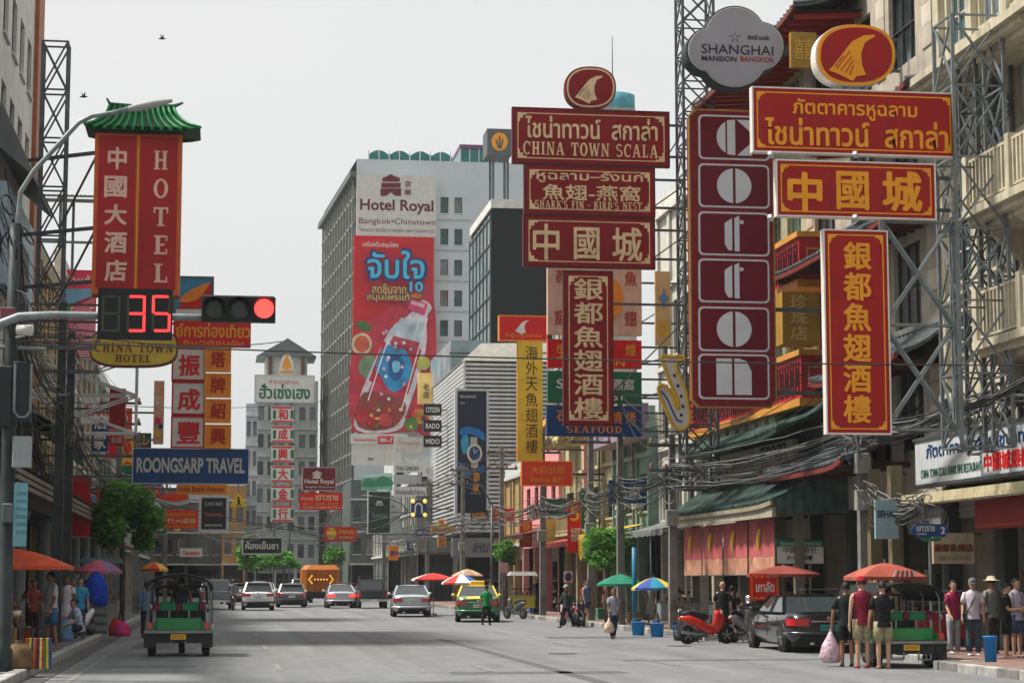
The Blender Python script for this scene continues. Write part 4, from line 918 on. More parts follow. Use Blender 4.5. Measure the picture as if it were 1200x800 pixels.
shopfront(t, f17, 46.8, 58, 3.6, 3, paint(42, 46, 42, grime=0.4), depth=4, colw=0.45)
for u in (46.9, 48.5): c = MB().use(paint(112, 104, 80, grime=0.5)); fbox(c, f17, u, u + 0.28, 1.0, 1.28, 0.15, 4.4); c.build('column', t)
# R3 red band building
GB = mat('old_render', S(165, 165, 140), rough=0.8, var=0.15, grime=0.5)
t = thing('red_band_building', 'old building with bright red latticed balcony boxes and yellow ledges', 'building', (17, 62, 0))
ops = [(a, a + 1.5, z, z + 1.9) for z in (8.3, 11.9, 15.0) for a in (58.5, 60.8, 63.1, 65.4, 67.7)]
wall('wall', GB, f17, 58, 70, 3.6, 18.2, ops, t)
for o in ops: window(t, f17, *o, glass=TEALGLASS, frame=paint(150, 155, 120), nu=2, nz=2)
shell(t, GB, 17, 31, 58.01, 70, 0, 18.18, 'TFB')
RD = paint(170, 35, 45, rough=0.6, grime=0.15); YL = paint(200, 140, 60, grime=0.2)
for (ya, yb, za, zb) in ((55.3, 60.6, 10.1, 11.3), (55.3, 69, 6.75, 7.95), (61, 69, 13.4, 14.4)):
 b = MB().use(RD); b.box(16, 16.95, ya, yb, za, zb); b = b.build('balcony_box', t)
 tr = MB().use(YL); tr.box(15.93, 16.95, ya - 0.05, yb, za - 0.22, za - 0.002); tr.box(15.93, 16.95, ya - 0.05, yb, zb + 0.002, zb + 0.16); tr.build('ledge', b)
 n_ = int((yb - ya) / 0.55)
 for i in range(n_):
  l = MB().use(paint(70, 20, 22)); y = ya + 0.15 + i * 0.55
  for (a, b_, c_, d_) in ((0, 0.38, 0.0, 0.07), (0, 0.38, zb - za - 0.37, zb - za - 0.3), (0, 0.07, 0.07, zb - za - 0.37), (0.31, 0.38, 0.07, zb - za - 0.37), (0.16, 0.22, 0.2, zb - za - 0.5)): l.box(15.97, 15.998, y + a, y + b_, za + 0.15 + c_, za + 0.15 + d_)
  l.build('lattice_motif', b)
 l = MB().use(YL); l.box(16.2, 16.8, ya - 0.02, ya - 0.003, zb - 0.35, zb - 0.3); l.box(16.2, 16.8, ya - 0.02, ya - 0.003, za + 0.3, za + 0.35); l.box(16.2, 16.25, ya - 0.02, ya - 0.003, za + 0.35, zb - 0.35); l.build('front_motif', b)
shopfront(t, f17, 58, 70, 3.6, 3, GB, depth=4)
c = MB().use(GB)
for i in range(9): fbox(c, f17, 58.5 + i * 1.2, 59.2 + i * 1.2, 0.6, 0.9, 6.15, 6.6)
c.build('battlement', t, kind='stuff')
# R4 green-roofed two-tier shop canopy in front of R3
t = thing('green_roofed_canopy', 'two tier green tiled canopy with pale Thai signboard between the tiers', 'canopy', (16, 60, 0))
fc = mp_('R', 17.0)
tiled_roof(t, fc, 54.0, 67.0, 2.25, 3.78, 0.7, 5.0, m=GREENTILE, name='lower_roof', trim=paint(150, 140, 118, grime=0.5), step=0.4, lift=0.1)
tiled_roof(t, fc, 54.6, 66.8, 1.9, 5.75, 0.4, 6.6, m=GREENTILE, name='upper_roof', trim=paint(45, 66, 58), step=0.4, lift=0.15)
c = MB().use(paint(45, 52, 48)); c.box(16.32, 16.9, 54.3, 67, 4.6, 6.0); c.build('core', t)
bd = MB().use(paint(182, 178, 160, grime=0.45)); bd.box(16.1, 16.25, 56.6, 66.4, 4.88, 5.7); bd = bd.build('signboard', t)
tx = MB(); put_text(tx, paint(40, 42, 46), 'ไชน่าทาวน์', (16.1, 65.8, 5.12), (0, -1, 0), (0, 0, 1), 4.9, 0.48, bold=0.01); put_text(tx, paint(40, 42, 46), 'สกาลา', (16.1, 60.2, 5.16), (0, -1, 0), (0, 0, 1), 2.9, 0.5, bold=0.015)
put_text(tx, paint(150, 60, 50), 'RESTAURANT', (16.1, 60.0, 4.94), (0, -1, 0), (0, 0, 1), 2.6, 0.15); tx.build('lettering', bd)
c = MB().use(GREENTILE)
for i in range(14): x = 14.85 + i * 0.145; c.poly([(x, 54.0 - 0.02 * (i % 2), 3.5), (x + 0.145, 54.0 - 0.02 * ((i + 1) % 2), 3.5), (x + 0.145, 54.0 - 0.02 * ((i + 1) % 2), 3.9 + i * 0.075), (x, 54.0 - 0.02 * (i % 2), 3.85 + i * 0.075)])
c.build('end_panel', t, fix=False)
c = MB().use(paint(165, 158, 140, grime=0.5)); c.box(14.78, 14.9, 54.1, 67, 3.4, 3.66); c.build('fascia', t)
for y in (54.4, 60.5, 66.8): c = MB().use(paint(110, 105, 90, grime=0.5)); c.box(15.5, 15.75, y, y + 0.25, 0.15, 3.9); c.build('post', t)
BL = [mat('blind_red', (0.46, 0.11, 0.11), rough=0.85, var=0.3, scale=1.3, bump=0.4, bscale=6, stretch=(1, 1, 0.3)), mat('blind_stroke', (0.65, 0.42, 0.05), rough=0.8, var=0.1), mat('blind_pale', (0.5, 0.25, 0.16), rough=0.85, var=0.3, scale=2)]
lab = ('nearest to the pavement signs', 'second from the near end', 'third from the near end', 'farthest of the row')
for i, (ya, yb) in enumerate(((55.4, 58.2), (58.4, 61.2), (61.4, 64.0), (64.2, 66.6))):
 b = thing('hanging_blind', 'faded red cloth blind with yellow stroke under green canopy, ' + lab[i], 'blind', (15.2, (ya + yb) / 2, 1.9), 'red blinds under the green canopy')
 c = MB().use(BL[0]); n_ = 10; rows = [[(15.2 - 0.04 * math.sin(j * 1.9) - 0.02 * R.random(), ya + (yb - ya) * j / n_, z) for j in range(n_ + 1)] for z in (3.4, 2.9, 2.35, 2.33, 1.85)]
 c.grid(rows[:3]); c.use(BL[2]); c.grid(rows[2:]); c.build('cloth', b, fix=False)
 c = MB().use(BL[1]); yc = (ya + yb) / 2
 c.tube([(15.12, yc - 0.12, 3.15), (15.12, yc, 3.0), (15.12, yc + 0.06, 2.75), (15.12, yc + 0.04, 2.5)], [0.03, 0.06, 0.055, 0.02], 6); c.build('yellow_stroke', b)
 MB().use(STEEL).tube([(15.2, ya, 1.85), (15.2, yb, 1.85)], 0.025, 6).build('rod', b)
# R5 .. R10 shophouses
shophouse('tall pale building with slim columns behind the saxophone sign', 'R', 17, 70, 78.5, 15.8, paint(198, 198, 186, grime=0.4), style='tall', bays=4, trim=paint(205, 205, 195, grime=0.3))
t6 = shophouse('low teal shophouse beneath the mauve fascia board', 'R', 16.6, 78.5, 86, 7.6, paint(120, 150, 140, grime=0.5), bays=3, trim=paint(150, 170, 160, grime=0.4), floor=3.0)
c = MB().use(paint(150, 130, 150, grime=0.3)); c.box(15.6, 16.55, 78.6, 86, 7.2, 8.6); c.build('mauve_fascia', t6)
t7 = shophouse('cream shophouse with arched balcony hoods and yellow edges', 'R', 16.8, 86, 100, 8.8, paint(190, 178, 140, grime=0.5), bays=4, trim=paint(205, 190, 150, grime=0.4), balcony=True)
for k in range(3):
 y0 = 87 + k * 4.2; c = MB().use(paint(176, 164, 106, grime=0.3))
 pr = [(y0 + 3.4 * q / 10, 8.2 + 0.55 * math.sin(math.pi * q / 10)) for q in range(11)]
 c.prismX(pr + [(y, z - 0.22) for y, z in reversed(pr)], 15.5, 16.8); c.build('arched_hood', t7)
t8 = thing('pink_house', 'pink gabled house with yellow roof edge and tall dark red windows', 'building', (16.5, 106, 0))
PK = paint(225, 150, 150, grime=0.3); f8 = mp_('R', 16.5); ops = [(a, a + 1.3, 4.9, 6.6) for a in (101, 103.8, 106.6, 109.4)]
wall('wall', PK, f8, 100, 112, 3.4, 8.0, ops, t8)
for o in ops: window(t8, f8, *o, glass=mat('maroon_shutter', (0.16, 0.02, 0.03), rough=0.6), frame=paint(110, 30, 40), nu=2)
MB().use(PK).prismX([(100, 8.0), (112, 8.0), (112, 8.4), (100, 10.0)], 16.5, 16.62).build('gable', t8)
MB().use(paint(215, 165, 60, grime=0.2)).hexa([(16.3, 99.9, 10.0), (17.2, 99.9, 10.0), (17.2, 112, 8.4), (16.3, 112, 8.4), (16.3, 99.9, 10.3), (17.2, 99.9, 10.3), (17.2, 112, 8.7), (16.3, 112, 8.7)]).build('roof_edge', t8)
shell(t8, PK, 16.5, 27, 100, 112, 0, 8.0, 'TFB'); shopfront(t8, f8, 100, 112, 3.4, 3, PK)
shophouse('narrow ochre shophouse beyond the pink gabled house', 'R', 16.5, 112, 119, 7.4, paint(170, 140, 90, grime=0.5), bays=2, balcony=True)
# louvred shop block
t = thing('louvred_building', 'shop block wrapped in pale horizontal louvres behind the watch poster', 'building', (15.4, 131, 0))
LV = paint(214, 216, 216, rough=0.5, grime=0.15); DKW = paint(60, 64, 68)
shell(t, DKW, 15.6, 26, 131.2, 150, 4.6, 15.6, 'TFLB')
sa = MB().use(LV).hexa([(0, -0.02, 0.0), (10.5, -0.02, 0.0), (10.5, 0.12, 0.05), (0, 0.12, 0.05), (0, -0.06, 0.15), (10.5, -0.06, 0.15), (10.5, 0.1, 0.18), (0, 0.1, 0.18)]).mesh('louvre_slat')
sb = MB().use(LV).hexa([(-0.02, 0, 0.0), (0.12, 0, 0.05), (0.12, 19, 0.05), (-0.02, 19, 0.0), (-0.06, 0, 0.15), (0.1, 0, 0.18), (0.1, 19, 0.18), (-0.06, 19, 0.15)]).mesh('louvre_slat')
for k in range(40):
 z = 4.75 + k * 0.275
 for me_, lo in ((sa, (15.42, 131.0, z)), (sb, (15.4, 131.1, z))):
  o = bpy.data.objects.new('louvre_slat', me_); COL.objects.link(o); o.parent = t; o.location = Vector(lo) - t.location
c = MB().use(LV); c.box(15.36, 15.5, 130.95, 131.08, 4.6, 15.85); c.box(20.4, 20.5, 130.9, 130.97, 4.6, 15.8); c.build('corner_post', t)
MB().use(paint(195, 192, 182)).hexa([(15.3, 131, 15.8), (26, 131, 15.8), (26, 150, 15.8), (15.3, 150, 15.8), (16.6, 131.5, 17.0), (25.6, 131.5, 17.2), (25.6, 149, 17.2), (16.6, 149, 17.0)]).build('roof', t)
b = MB().use(paint(120, 124, 128)).box(14.6, 19.6, 130.0, 130.9, 3.15, 4.35).build('fascia_board', t)
tx = MB(); put_text(tx, paint(70, 74, 78), 'อำรีภัณฑวณิช', (15.9, 130.0, 3.45), (1, 0, 0), (0, 0, 1), 3.3, 0.62, bold=0.015, depth=0.03); put_text(tx, paint(70, 74, 78), '6', (15.0, 130.0, 3.45), (1, 0, 0), (0, 0, 1), 0.35, 0.6, depth=0.03); tx.build('lettering', b)
ff = mp_('F', 131.0); shopfront(t, ff, 15.5, 26, 4.5, 3, DKW, depth=4)
# dark glazed tower
t = thing('dark_tower', 'dark windowless office block with a gridded glass side', 'building', (19.2, 160, 0))
shell(t, paint(14, 24, 23, rough=0.8), 21.1, 26.4, 160, 174, 0, 31.2, 'TFB')
MB().use(paint(205, 205, 200)).box(20.95, 26.5, 159.8, 174, 31.2, 31.9).build('parapet', t)
gl = MB().use(mat('curtain_glass', (0.28, 0.36, 0.38), rough=0.15, var=0.25, scale=0.4)); gl.poly([(21.0, 160, 0), (21.0, 174, 0), (21.0, 174, 30.8), (21.0, 160, 30.8)]); gl.poly([(18.2, 164, 0), (21.0, 164, 0), (21.0, 164, 21), (18.2, 164, 21)]); gl.poly([(18.2, 164, 0), (18.2, 180, 0), (18.2, 180, 21), (18.2, 164, 21)]); gl.build('curtain_wall', t, fix=False)
mu = paint(70, 84, 84)
for k in range(15): MB().use(mu).box(20.9, 20.99, 160, 174, 1 + k * 2.1, 1.12 + k * 2.1).build('transom', t)
for k in range(7): MB().use(mu).box(20.88, 20.985, 160 + k * 2.3, 160.1 + k * 2.3, 0, 30.8).build('mullion', t)
for k in range(10): MB().use(mu).box(18.1, 20.89, 163.9, 163.99, 1 + k * 2.1, 1.1 + k * 2.1).build('transom', t)
# big white hotel with the poster
t = thing('white_hotel', 'tall white hotel block with a giant red drink poster on its front', 'building', (12.9, 205, 0))
HW = mat('hotel_white', S(196, 204, 208), rough=0.7, var=0.06, scale=0.3, grime=0.12); fh = mp_('F', 205.0)
def hx(px): return at(px, 400, 205).x
def hz(py): return at(520, py, 205).z
ops = []
for py in (231, 268, 304, 340, 375, 411, 447, 482):
 for a, b_ in ((515.5, 525), (532, 541.5)): ops.append((hx(a), hx(b_), hz(py + 19), hz(py)))
wall('wall', HW, fh, hx(416), 30.5, 0, hz(189), ops, t, rev=0.3)
for o in ops: window(t, fh, *o, glass=mat('hotel_glass', (0.05, 0.13, 0.12), rough=0.2, var=0.2), frame=paint(70, 100, 95), nu=2, rev=0.3, sill=paint(215, 220, 220))
for k in range(8): z = hz(258 + k * 35.8); MB().use(paint(176, 184, 188)).box(hx(509), hx(552), 204.9, 204.995, z, z + 0.14).build('floor_band', t)
A0, B0 = Vector((hx(416), 205, 0)), Vector((11.3, 236, 0)); HT = hz(212)
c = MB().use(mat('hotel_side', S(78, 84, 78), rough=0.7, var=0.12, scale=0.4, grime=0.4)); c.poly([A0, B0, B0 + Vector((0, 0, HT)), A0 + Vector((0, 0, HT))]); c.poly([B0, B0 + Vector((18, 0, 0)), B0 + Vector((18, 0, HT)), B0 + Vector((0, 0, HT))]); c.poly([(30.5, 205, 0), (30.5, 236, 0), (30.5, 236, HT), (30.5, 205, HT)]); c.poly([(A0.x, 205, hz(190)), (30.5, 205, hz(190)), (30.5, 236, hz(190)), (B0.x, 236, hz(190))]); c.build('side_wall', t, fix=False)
fm = paint(140, 142, 132, grime=0.3); dn = (B0 - A0).normalized(); nn = Vector((-dn.y, dn.x, 0))
for k in range(12):
 p = A0.lerp(B0, (k + 0.3) / 12) + nn * 0.25; MB().use(fm).bar(p, p + Vector((0, 0, HT)), 0.22, 0.35).build('fin', t)
for k in range(16):
 z = 1.5 + k * 2.6; MB().use(fm).bar(A0 + nn * 0.2 + Vector((0, 0, z - 0.2)), B0 + nn * 0.2 + Vector((0, 0, z - 0.2)), 0.12, 0.2).build('sill_band', t); MB().use(DARKGLASS).poly([A0 + nn * 0.05 + Vector((0, 0, z)), B0 + nn * 0.05 + Vector((0, 0, z)), B0 + nn * 0.05 + Vector((0, 0, z + 1.3)), A0 + nn * 0.05 + Vector((0, 0, z + 1.3))]).build('window_band', t, fix=False)
MB().use(paint(90, 96, 96)).hexa([A0 + nn * 0.7 + Vector((0, -1, HT)), A0 + Vector((0, -0.5, HT)), B0 + Vector((1, 0, HT)), B0 + nn * 0.7 + Vector((0, 0, HT)), A0 + nn * 0.7 + Vector((0, -1, HT + 0.6)), A0 + Vector((0, -0.5, HT + 0.6)), B0 + Vector((1, 0, HT + 0.6)), B0 + nn * 0.7 + Vector((0, 0, HT + 0.6))]).build('roof_eave', t)
zt = hz(189); TL = mat('teal_glazing', (0.02, 0.2, 0.2), rough=0.2, var=0.2)
c = MB().use(TL); n_ = 30; c.grid([[(hx(430) + 8.6 * i / n_, 205.4, z + (0.5 * abs(math.sin(i / n_ * math.pi * 4)) if q else 0)) for i in range(n_ + 1)] for q, z in enumerate((zt, zt + 0.55))]); c.build('glass_parapet', t)
for i in range(9): MB().use(paint(220, 225, 222)).box(hx(430) + i * 1.05, hx(430) + i * 1.05 + 0.1, 205.3, 205.38, zt, zt + 1.0).build('post', t)
c = MB().use(TL); c.box(hx(541), hx(598), 207, 216, zt, zt + 1.8); c = c.build('roof_room', t); MB().use(paint(120, 70, 110)).box(hx(540.5), hx(598.5), 206.8, 216.2, zt + 1.8, zt + 2.2).build('cap', c)
for i in range(6): MB().use(paint(210, 215, 215)).box(hx(541) + i * 0.96, hx(541) + i * 0.96 + 0.1, 206.9, 206.98, zt, zt + 1.8).build('mullion', c)
# low buildings before the hotel and at the bend
shophouse('grey shophouse row end below the hotel poster', 'R', 14.5, 152, 166, 9.0, paint(140, 142, 136, grime=0.5), bays=4, balcony=True)
shophouse('weathered white shophouse just short of the hotel', 'R', 13.6, 168, 184, 8.6, paint(185, 186, 180, grime=0.6), bays=4)
def front_block(label, x0, x1, y, h, m, cols, floor=3.0, z0=3.2, depth=12, glass=None, cat='building', nm='building', ledge=True):
 t = thing(nm, label, cat, ((x0 + x1) / 2, y, 0)); f = mp_('F', y); ops = []; bw = (x1 - x0) / cols
 for k in range(int((h - z0 - 0.6) / floor)):
  for i in range(cols): ops.append((x0 + bw * (i + 0.2), x0 + bw * (i + 0.8), z0 + 0.9 + k * floor, z0 + 2.4 + k * floor))
 wall('wall', m, f, x0, x1, z0, h, ops, t, rev=0.25)
 for o in ops: window(t, f, *o, glass=glass, rev=0.25, nu=2, sill=FRAMEW)
 shell(t, m, x0, x1, y, y + depth, 0, h - 0.02, 'TLRB')
 if ledge:
  for k in range(1 + int((h - z0) / floor)): MB().use(FRAMEW).box(x0 - 0.05, x1 + 0.05, y - 0.3, y - 0.003, z0 + k * floor - 0.1, z0 + k * floor + 0.05).build('ledge', t)
 shopfront(t, f, x0, x1, z0, max(1, cols // 2), m, depth=3)
 return t
front_block('dark grey block with small windows left of the watch sign stack', 12.0, 15.6, 192, 11.0, paint(88, 96, 92, grime=0.5), 3)
front_block('white walled block under the phone number banner', 15.7, 19.0, 188, 13.0, paint(196, 198, 194, grime=0.3), 3)
t = front_block('grey corner block crowned by a small gabled pavilion', 3.6, 10.4, 226, 23.5, paint(172, 178, 176, grime=0.35), 6, depth=10)
MB().use(paint(205, 205, 196)).box(4.6, 9.2, 226.5, 233, 23.5, 26.2).build('pavilion', t)
MB().use(paint(112, 122, 124)).prismY([(3.6, 26.2), (10.2, 26.2), (7.0, 28.2)], 225.9, 233.5).build('gable_roof', t)
for x in (4.9, 8.5): MB().use(paint(110, 80, 60)).box(x, x + 0.4, 226.2, 226.45, 23.5, 26.2).build('column', t)
front_block('pale blue grey office slab left of the pavilion block', 2.35, 3.55, 208, 19.4, paint(172, 182, 190), 2, depth=9, glass=mat('pale_glass', (0.3, 0.36, 0.4), rough=0.2))
front_block('narrow golden brown facade at the bend of the street', 0.15, 2.3, 196, 10.6, paint(170, 120, 60, grime=0.3), 2)
front_block('pale grey row closing the view behind the bend', -12.0, 13.5, 250, 12.0, paint(150, 154, 154, grime=0.4), 14)
front_block('shaded grey house at the far end behind the trees', -3.2, 0.13, 200, 9.4, paint(92, 98, 96, grime=0.5), 3)
front_block('low dark house at the far left end of the street', -6.4, -3.25, 198, 10.4, paint(84, 80, 76, grime=0.5), 3)
# ---------------------------------------------------------------- left side
t = thing('tall_house', 'tall house with a rust brown edge pilaster at the far left', 'building', (-6.5, 67, 0)); fl = mp_('L', -6.6)
ops = [(a, a + 1.4, z, z + 1.8) for a in (60.5, 63, 65.5, 68) for z in (5, 8.2, 11.4, 14.6, 17.8)]
wall('wall', paint(200, 198, 190, grime=0.35), fl, 58, 70.2, 3.8, 24, ops, t)
for o in ops: window(t, fl, *o, nu=2, nz=2, sill=FRAMEW)
MB().use(paint(160, 95, 65, grime=0.3)).box(-6.9, -6.45, 70.2, 72.2, 3.8, 24).build('edge_pilaster', t); shell(t, paint(170, 168, 160, grime=0.4), -18, -6.6, 58, 72, 0, 23.9, 'TFB')
c = MB().use(paint(95, 100, 102, grime=0.4)); c.hexa([(-6.55, 60, 14.2), (-5.6, 60, 13.4), (-5.6, 67.5, 13.4), (-6.55, 67.5, 14.2), (-6.55, 60, 15.6), (-5.6, 60, 13.55), (-5.6, 67.5, 13.55), (-6.55, 67.5, 15.6)]); c.build('window_hood', t)
MB().use(paint(150, 172, 186, grime=0.3)).box(-6.5, -6.3, 60, 68.8, 10.2, 13.2).build('blue_cladding', t); MB().use(BLACKP).box(-6.28, -6.2, 64, 66.2, 10.8, 12.0).build('dark_opening', t)
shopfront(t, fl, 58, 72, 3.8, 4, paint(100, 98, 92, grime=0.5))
LF = -6.5
shophouse('ochre shophouse with folding shutters behind the cable tangle', 'L', LF, 72.4, 82, 12.6, paint(190, 165, 110, grime=0.55), bays=3, style='tall', trim=paint(150, 140, 110, grime=0.5))
shophouse('plain white shophouse rising behind the pink billboard', 'L', LF, 82, 92, 13.8, paint(205, 200, 190, grime=0.4), bays=3)
shophouse('beige shophouse beside the white lattice frame', 'L', LF, 92, 106, 12.4, paint(180, 172, 150, grime=0.5), bays=4)
shophouse('grey green shophouse behind the red sign stack', 'L', LF, 106, 122, 12.0, paint(140, 150, 140, grime=0.5), bays=4, balcony=True)
shophouse('brown tinged shophouse beyond the big blue travel sign', 'L', LF, 122, 142, 11.4, paint(160, 140, 118, grime=0.5), bays=5, balcony=True)
shophouse('dull cream shophouse near the far tree', 'L', LF, 142, 166, 10.6, paint(175, 168, 148, grime=0.5), bays=6)
shophouse('last grey shophouse before the bend', 'L', LF, 166, 197, 9.8, paint(128, 132, 130, grime=0.5), bays=7)
shophouse('shaded shophouse alongside the food tables', 'L', LF, 40, 58, 11, paint(120, 116, 108, grime=0.5), bays=4)
# arcade: round columns, deep canopy over the left pavement
t = thing('arcade', 'arcade of round grey columns under a dark ribbed canopy', 'arcade', (-5.5, 70, 0.15)); CG = paint(118, 128, 126, grime=0.4)
for y in (58, 66, 74, 80, 86, 93): MB().use(CG, True).lathe([(0.3, 0.15), (0.3, 0.35), (0.22, 0.42), (0.2, 3.3), (0.24, 3.36), (0.31, 3.5), (0.31, 3.62)], (-5.5, y, 0), n=14).build('column', t)
MB().use(paint(60, 62, 60, grime=0.3)).box(-6.45, -5.1, 45, 96, 3.62, 4.02).build('beam', t)
c = MB().use(mat('ribbed_sheet', (0.085, 0.09, 0.09), rough=0.6, var=0.4, scale=2, grime=0.5)); n_ = 150
c.grid([[(-6.45 + 2.1 * q, 45 + 51 * i / n_, 4.75 - 0.55 * q + 0.025 * (i % 2)) for i in range(n_ + 1)] for q in (0, 1)]); c.build('ribbed_canopy', t)
for k in range(3):
 MB().use(paint(120, 112, 100, grime=0.5)).box(-4.4 + 0.02 * k, -4.34 + 0.02 * k, 45, 96, 4.02 - k * 0.16, 4.12 - k * 0.16).build('canopy_edge', t)
t = thing('rooftop_shelter', 'dark corrugated rooftop shelter on thin posts left of the red hotel sign', 'shelter', (-8, 92, 13.8))
c = MB().use(mat('ribbed_sheet', (0.085, 0.09, 0.09))); n_ = 60
c.grid([[(-10 + 5.6 * i / n_, 88 + 8 * q, 18.0 + 1.4 * q + 0.05 * (i % 2)) for i in range(n_ + 1)] for q in (0, 1)]); c.build('sheet_roof', t)
for x in (-9.6, -7, -4.8):
 MB().use(DKSTEEL).bar((x, 88.2, 13.8), (x, 88.2, 18.0), 0.12).build('post', t); MB().use(DKSTEEL).bar((x, 95.6, 13.8), (x, 95.6, 19.2), 0.12).build('post', t)
MB().use(DKSTEEL).bar((-10, 88.1, 16), (-4.4, 88.1, 16), 0.1).build('rail', t); MB().use(DKSTEEL).bar((-10, 88.1, 17.8), (-4.4, 88.1, 17.8), 0.14).build('rail', t)
t = thing('awning', 'dark green canvas awning tilted out over the left canopy', 'awning', (-5.5, 70, 5.5))
c = MB().use(paint(22, 42, 36, rough=0.9, var=0.3)); c.hexa([(-6.5, 60, 6.9), (-4.9, 60, 6.15), (-4.9, 74, 6.15), (-6.5, 74, 6.9), (-6.5, 60, 7.0), (-4.9, 60, 6.25), (-4.9, 74, 6.25), (-6.5, 74, 7.0)]); c.hexa([(-4.92, 60, 5.7), (-4.88, 60, 5.7), (-4.88, 74, 5.7), (-4.92, 74, 5.7), (-4.92, 60, 6.16), (-4.88, 60, 6.16), (-4.88, 74, 6.16), (-4.92, 74, 6.16)]); c.build('canvas', t)
cols_ = [(60, 90, 140), (190, 60, 55), (210, 200, 190), (190, 150, 70)]
for k, (y, z) in enumerate(((78, 5.6), (88, 5.9), (100, 5.6), (118, 6.0), (136, 5.4), (150, 5.4))):
 awning(['faded blue awning on the ochre shophouse', 'red awning on the white shophouse', 'off white awning on the beige shophouse', 'mustard awning on the grey green shophouse', 'blue awning on the brown tinged shophouse', 'red awning on the dull cream shophouse'][k], mp_('L', LF), y, y + 6, z, 1.5, 0.6, paint(*cols_[k % 4], rough=0.85, grime=0.3))
awning('brown ribbed awning over the shop beside the pink house', mp_('R', 16.6), 98.0, 109, 4.5, 2.2, 0.6, paint(95, 60, 55, rough=0.7, grime=0.3))
awning('yellow awning hanging low on the teal shophouse', mp_('R', 16.4), 78.8, 85.8, 3.9, 1.4, 0.3, paint(205, 170, 50, rough=0.8, grime=0.2), val=1.1)
awning('red striped shop awning below the cream shophouse', mp_('R', 16.7), 88, 96, 3.9, 1.6, 0.5, paint(150, 60, 55, rough=0.8, grime=0.2))
awning('grey awning at the foot of the tall pale building', mp_('R', 16.9), 70.5, 78, 3.9, 1.6, 0.4, paint(120, 125, 120, rough=0.8, grime=0.4))
for i, (x, y, z, s_, l_) in enumerate(((17, 71.5, 5.2, 'R', 'dusty air conditioner low on the tall pale building'), (17, 74.5, 7.8, 'R', 'air conditioner halfway up the tall pale building'), (16.6, 80, 4.5, 'R', 'air conditioner on the teal shophouse, far one of two'), (16.6, 83.5, 4.6, 'R', 'air conditioner on the teal shophouse, near the red sign'), (16.8, 97, 4.9, 'R', 'air conditioner over the red striped awning'), (-6.5, 75, 8.6, 'L', 'air conditioner on the ochre shophouse behind the cables'), (-6.5, 84, 7.6, 'L', 'air conditioner low on the plain white shophouse'), (-6.5, 89, 10.6, 'L', 'air conditioner high on the plain white shophouse'), (-6.5, 96, 7.4, 'L', 'air conditioner on the beige shophouse'), (-6.5, 110, 8.0, 'L', 'air conditioner on the grey green shophouse'), (17, 49.8, 4.6, 'R', 'air conditioner tucked under the lowest skirt roof of the stone hotel'), (17, 45.5, 5.4, 'R', 'air conditioner above the restaurant signboard'))):
 ac_unit(x, y, z, s_, l_)
# ---------------------------------------------------------------- signs
RED1 = mat('sign_red', S(156, 16, 12), rough=0.45, var=0.14, scale=0.9, grime=0.22); RED2 = mat('sign_deep_red', S(136, 12, 20), rough=0.5, var=0.16, scale=0.8, grime=0.25)
REDB = mat('sign_bright_red', S(200, 18, 18), rough=0.4, var=0.08, grime=0.08); ORR = mat('sign_orange_red', S(215, 60, 25), rough=0.45, var=0.1)
GOLD = mat('gold_letter', S(224, 150, 30), rough=0.4, var=0.08, scale=3); PALEG = mat('pale_gold', S(226, 200, 156), rough=0.5, var=0.12, scale=3, grime=0.15); LW = mat('letter_white', S(214, 208, 200), rough=0.5, var=0.08, grime=0.1)
YEL = mat('sign_yellow', S(215, 175, 50), rough=0.5, var=0.1, grime=0.1); WHT = mat('sign_white', S(205, 203, 196), rough=0.5, var=0.06, grime=0.2); BLUE = mat('sign_blue', S(12, 62, 112), rough=0.45, var=0.1, grime=0.12); GRN = mat('sign_green', S(22, 100, 70), rough=0.5, var=0.1, grime=0.12)
BLK = mat('sign_black', S(34, 36, 38), rough=0.4, var=0.15); ORG = mat('sign_orange', S(226, 130, 34), rough=0.45, var=0.1); MAR = mat('maroon', S(104, 10, 30), rough=0.4, var=0.12, scale=0.8); GREYW = mat('sign_greywhite', S(180, 184, 186), rough=0.5, var=0.05)
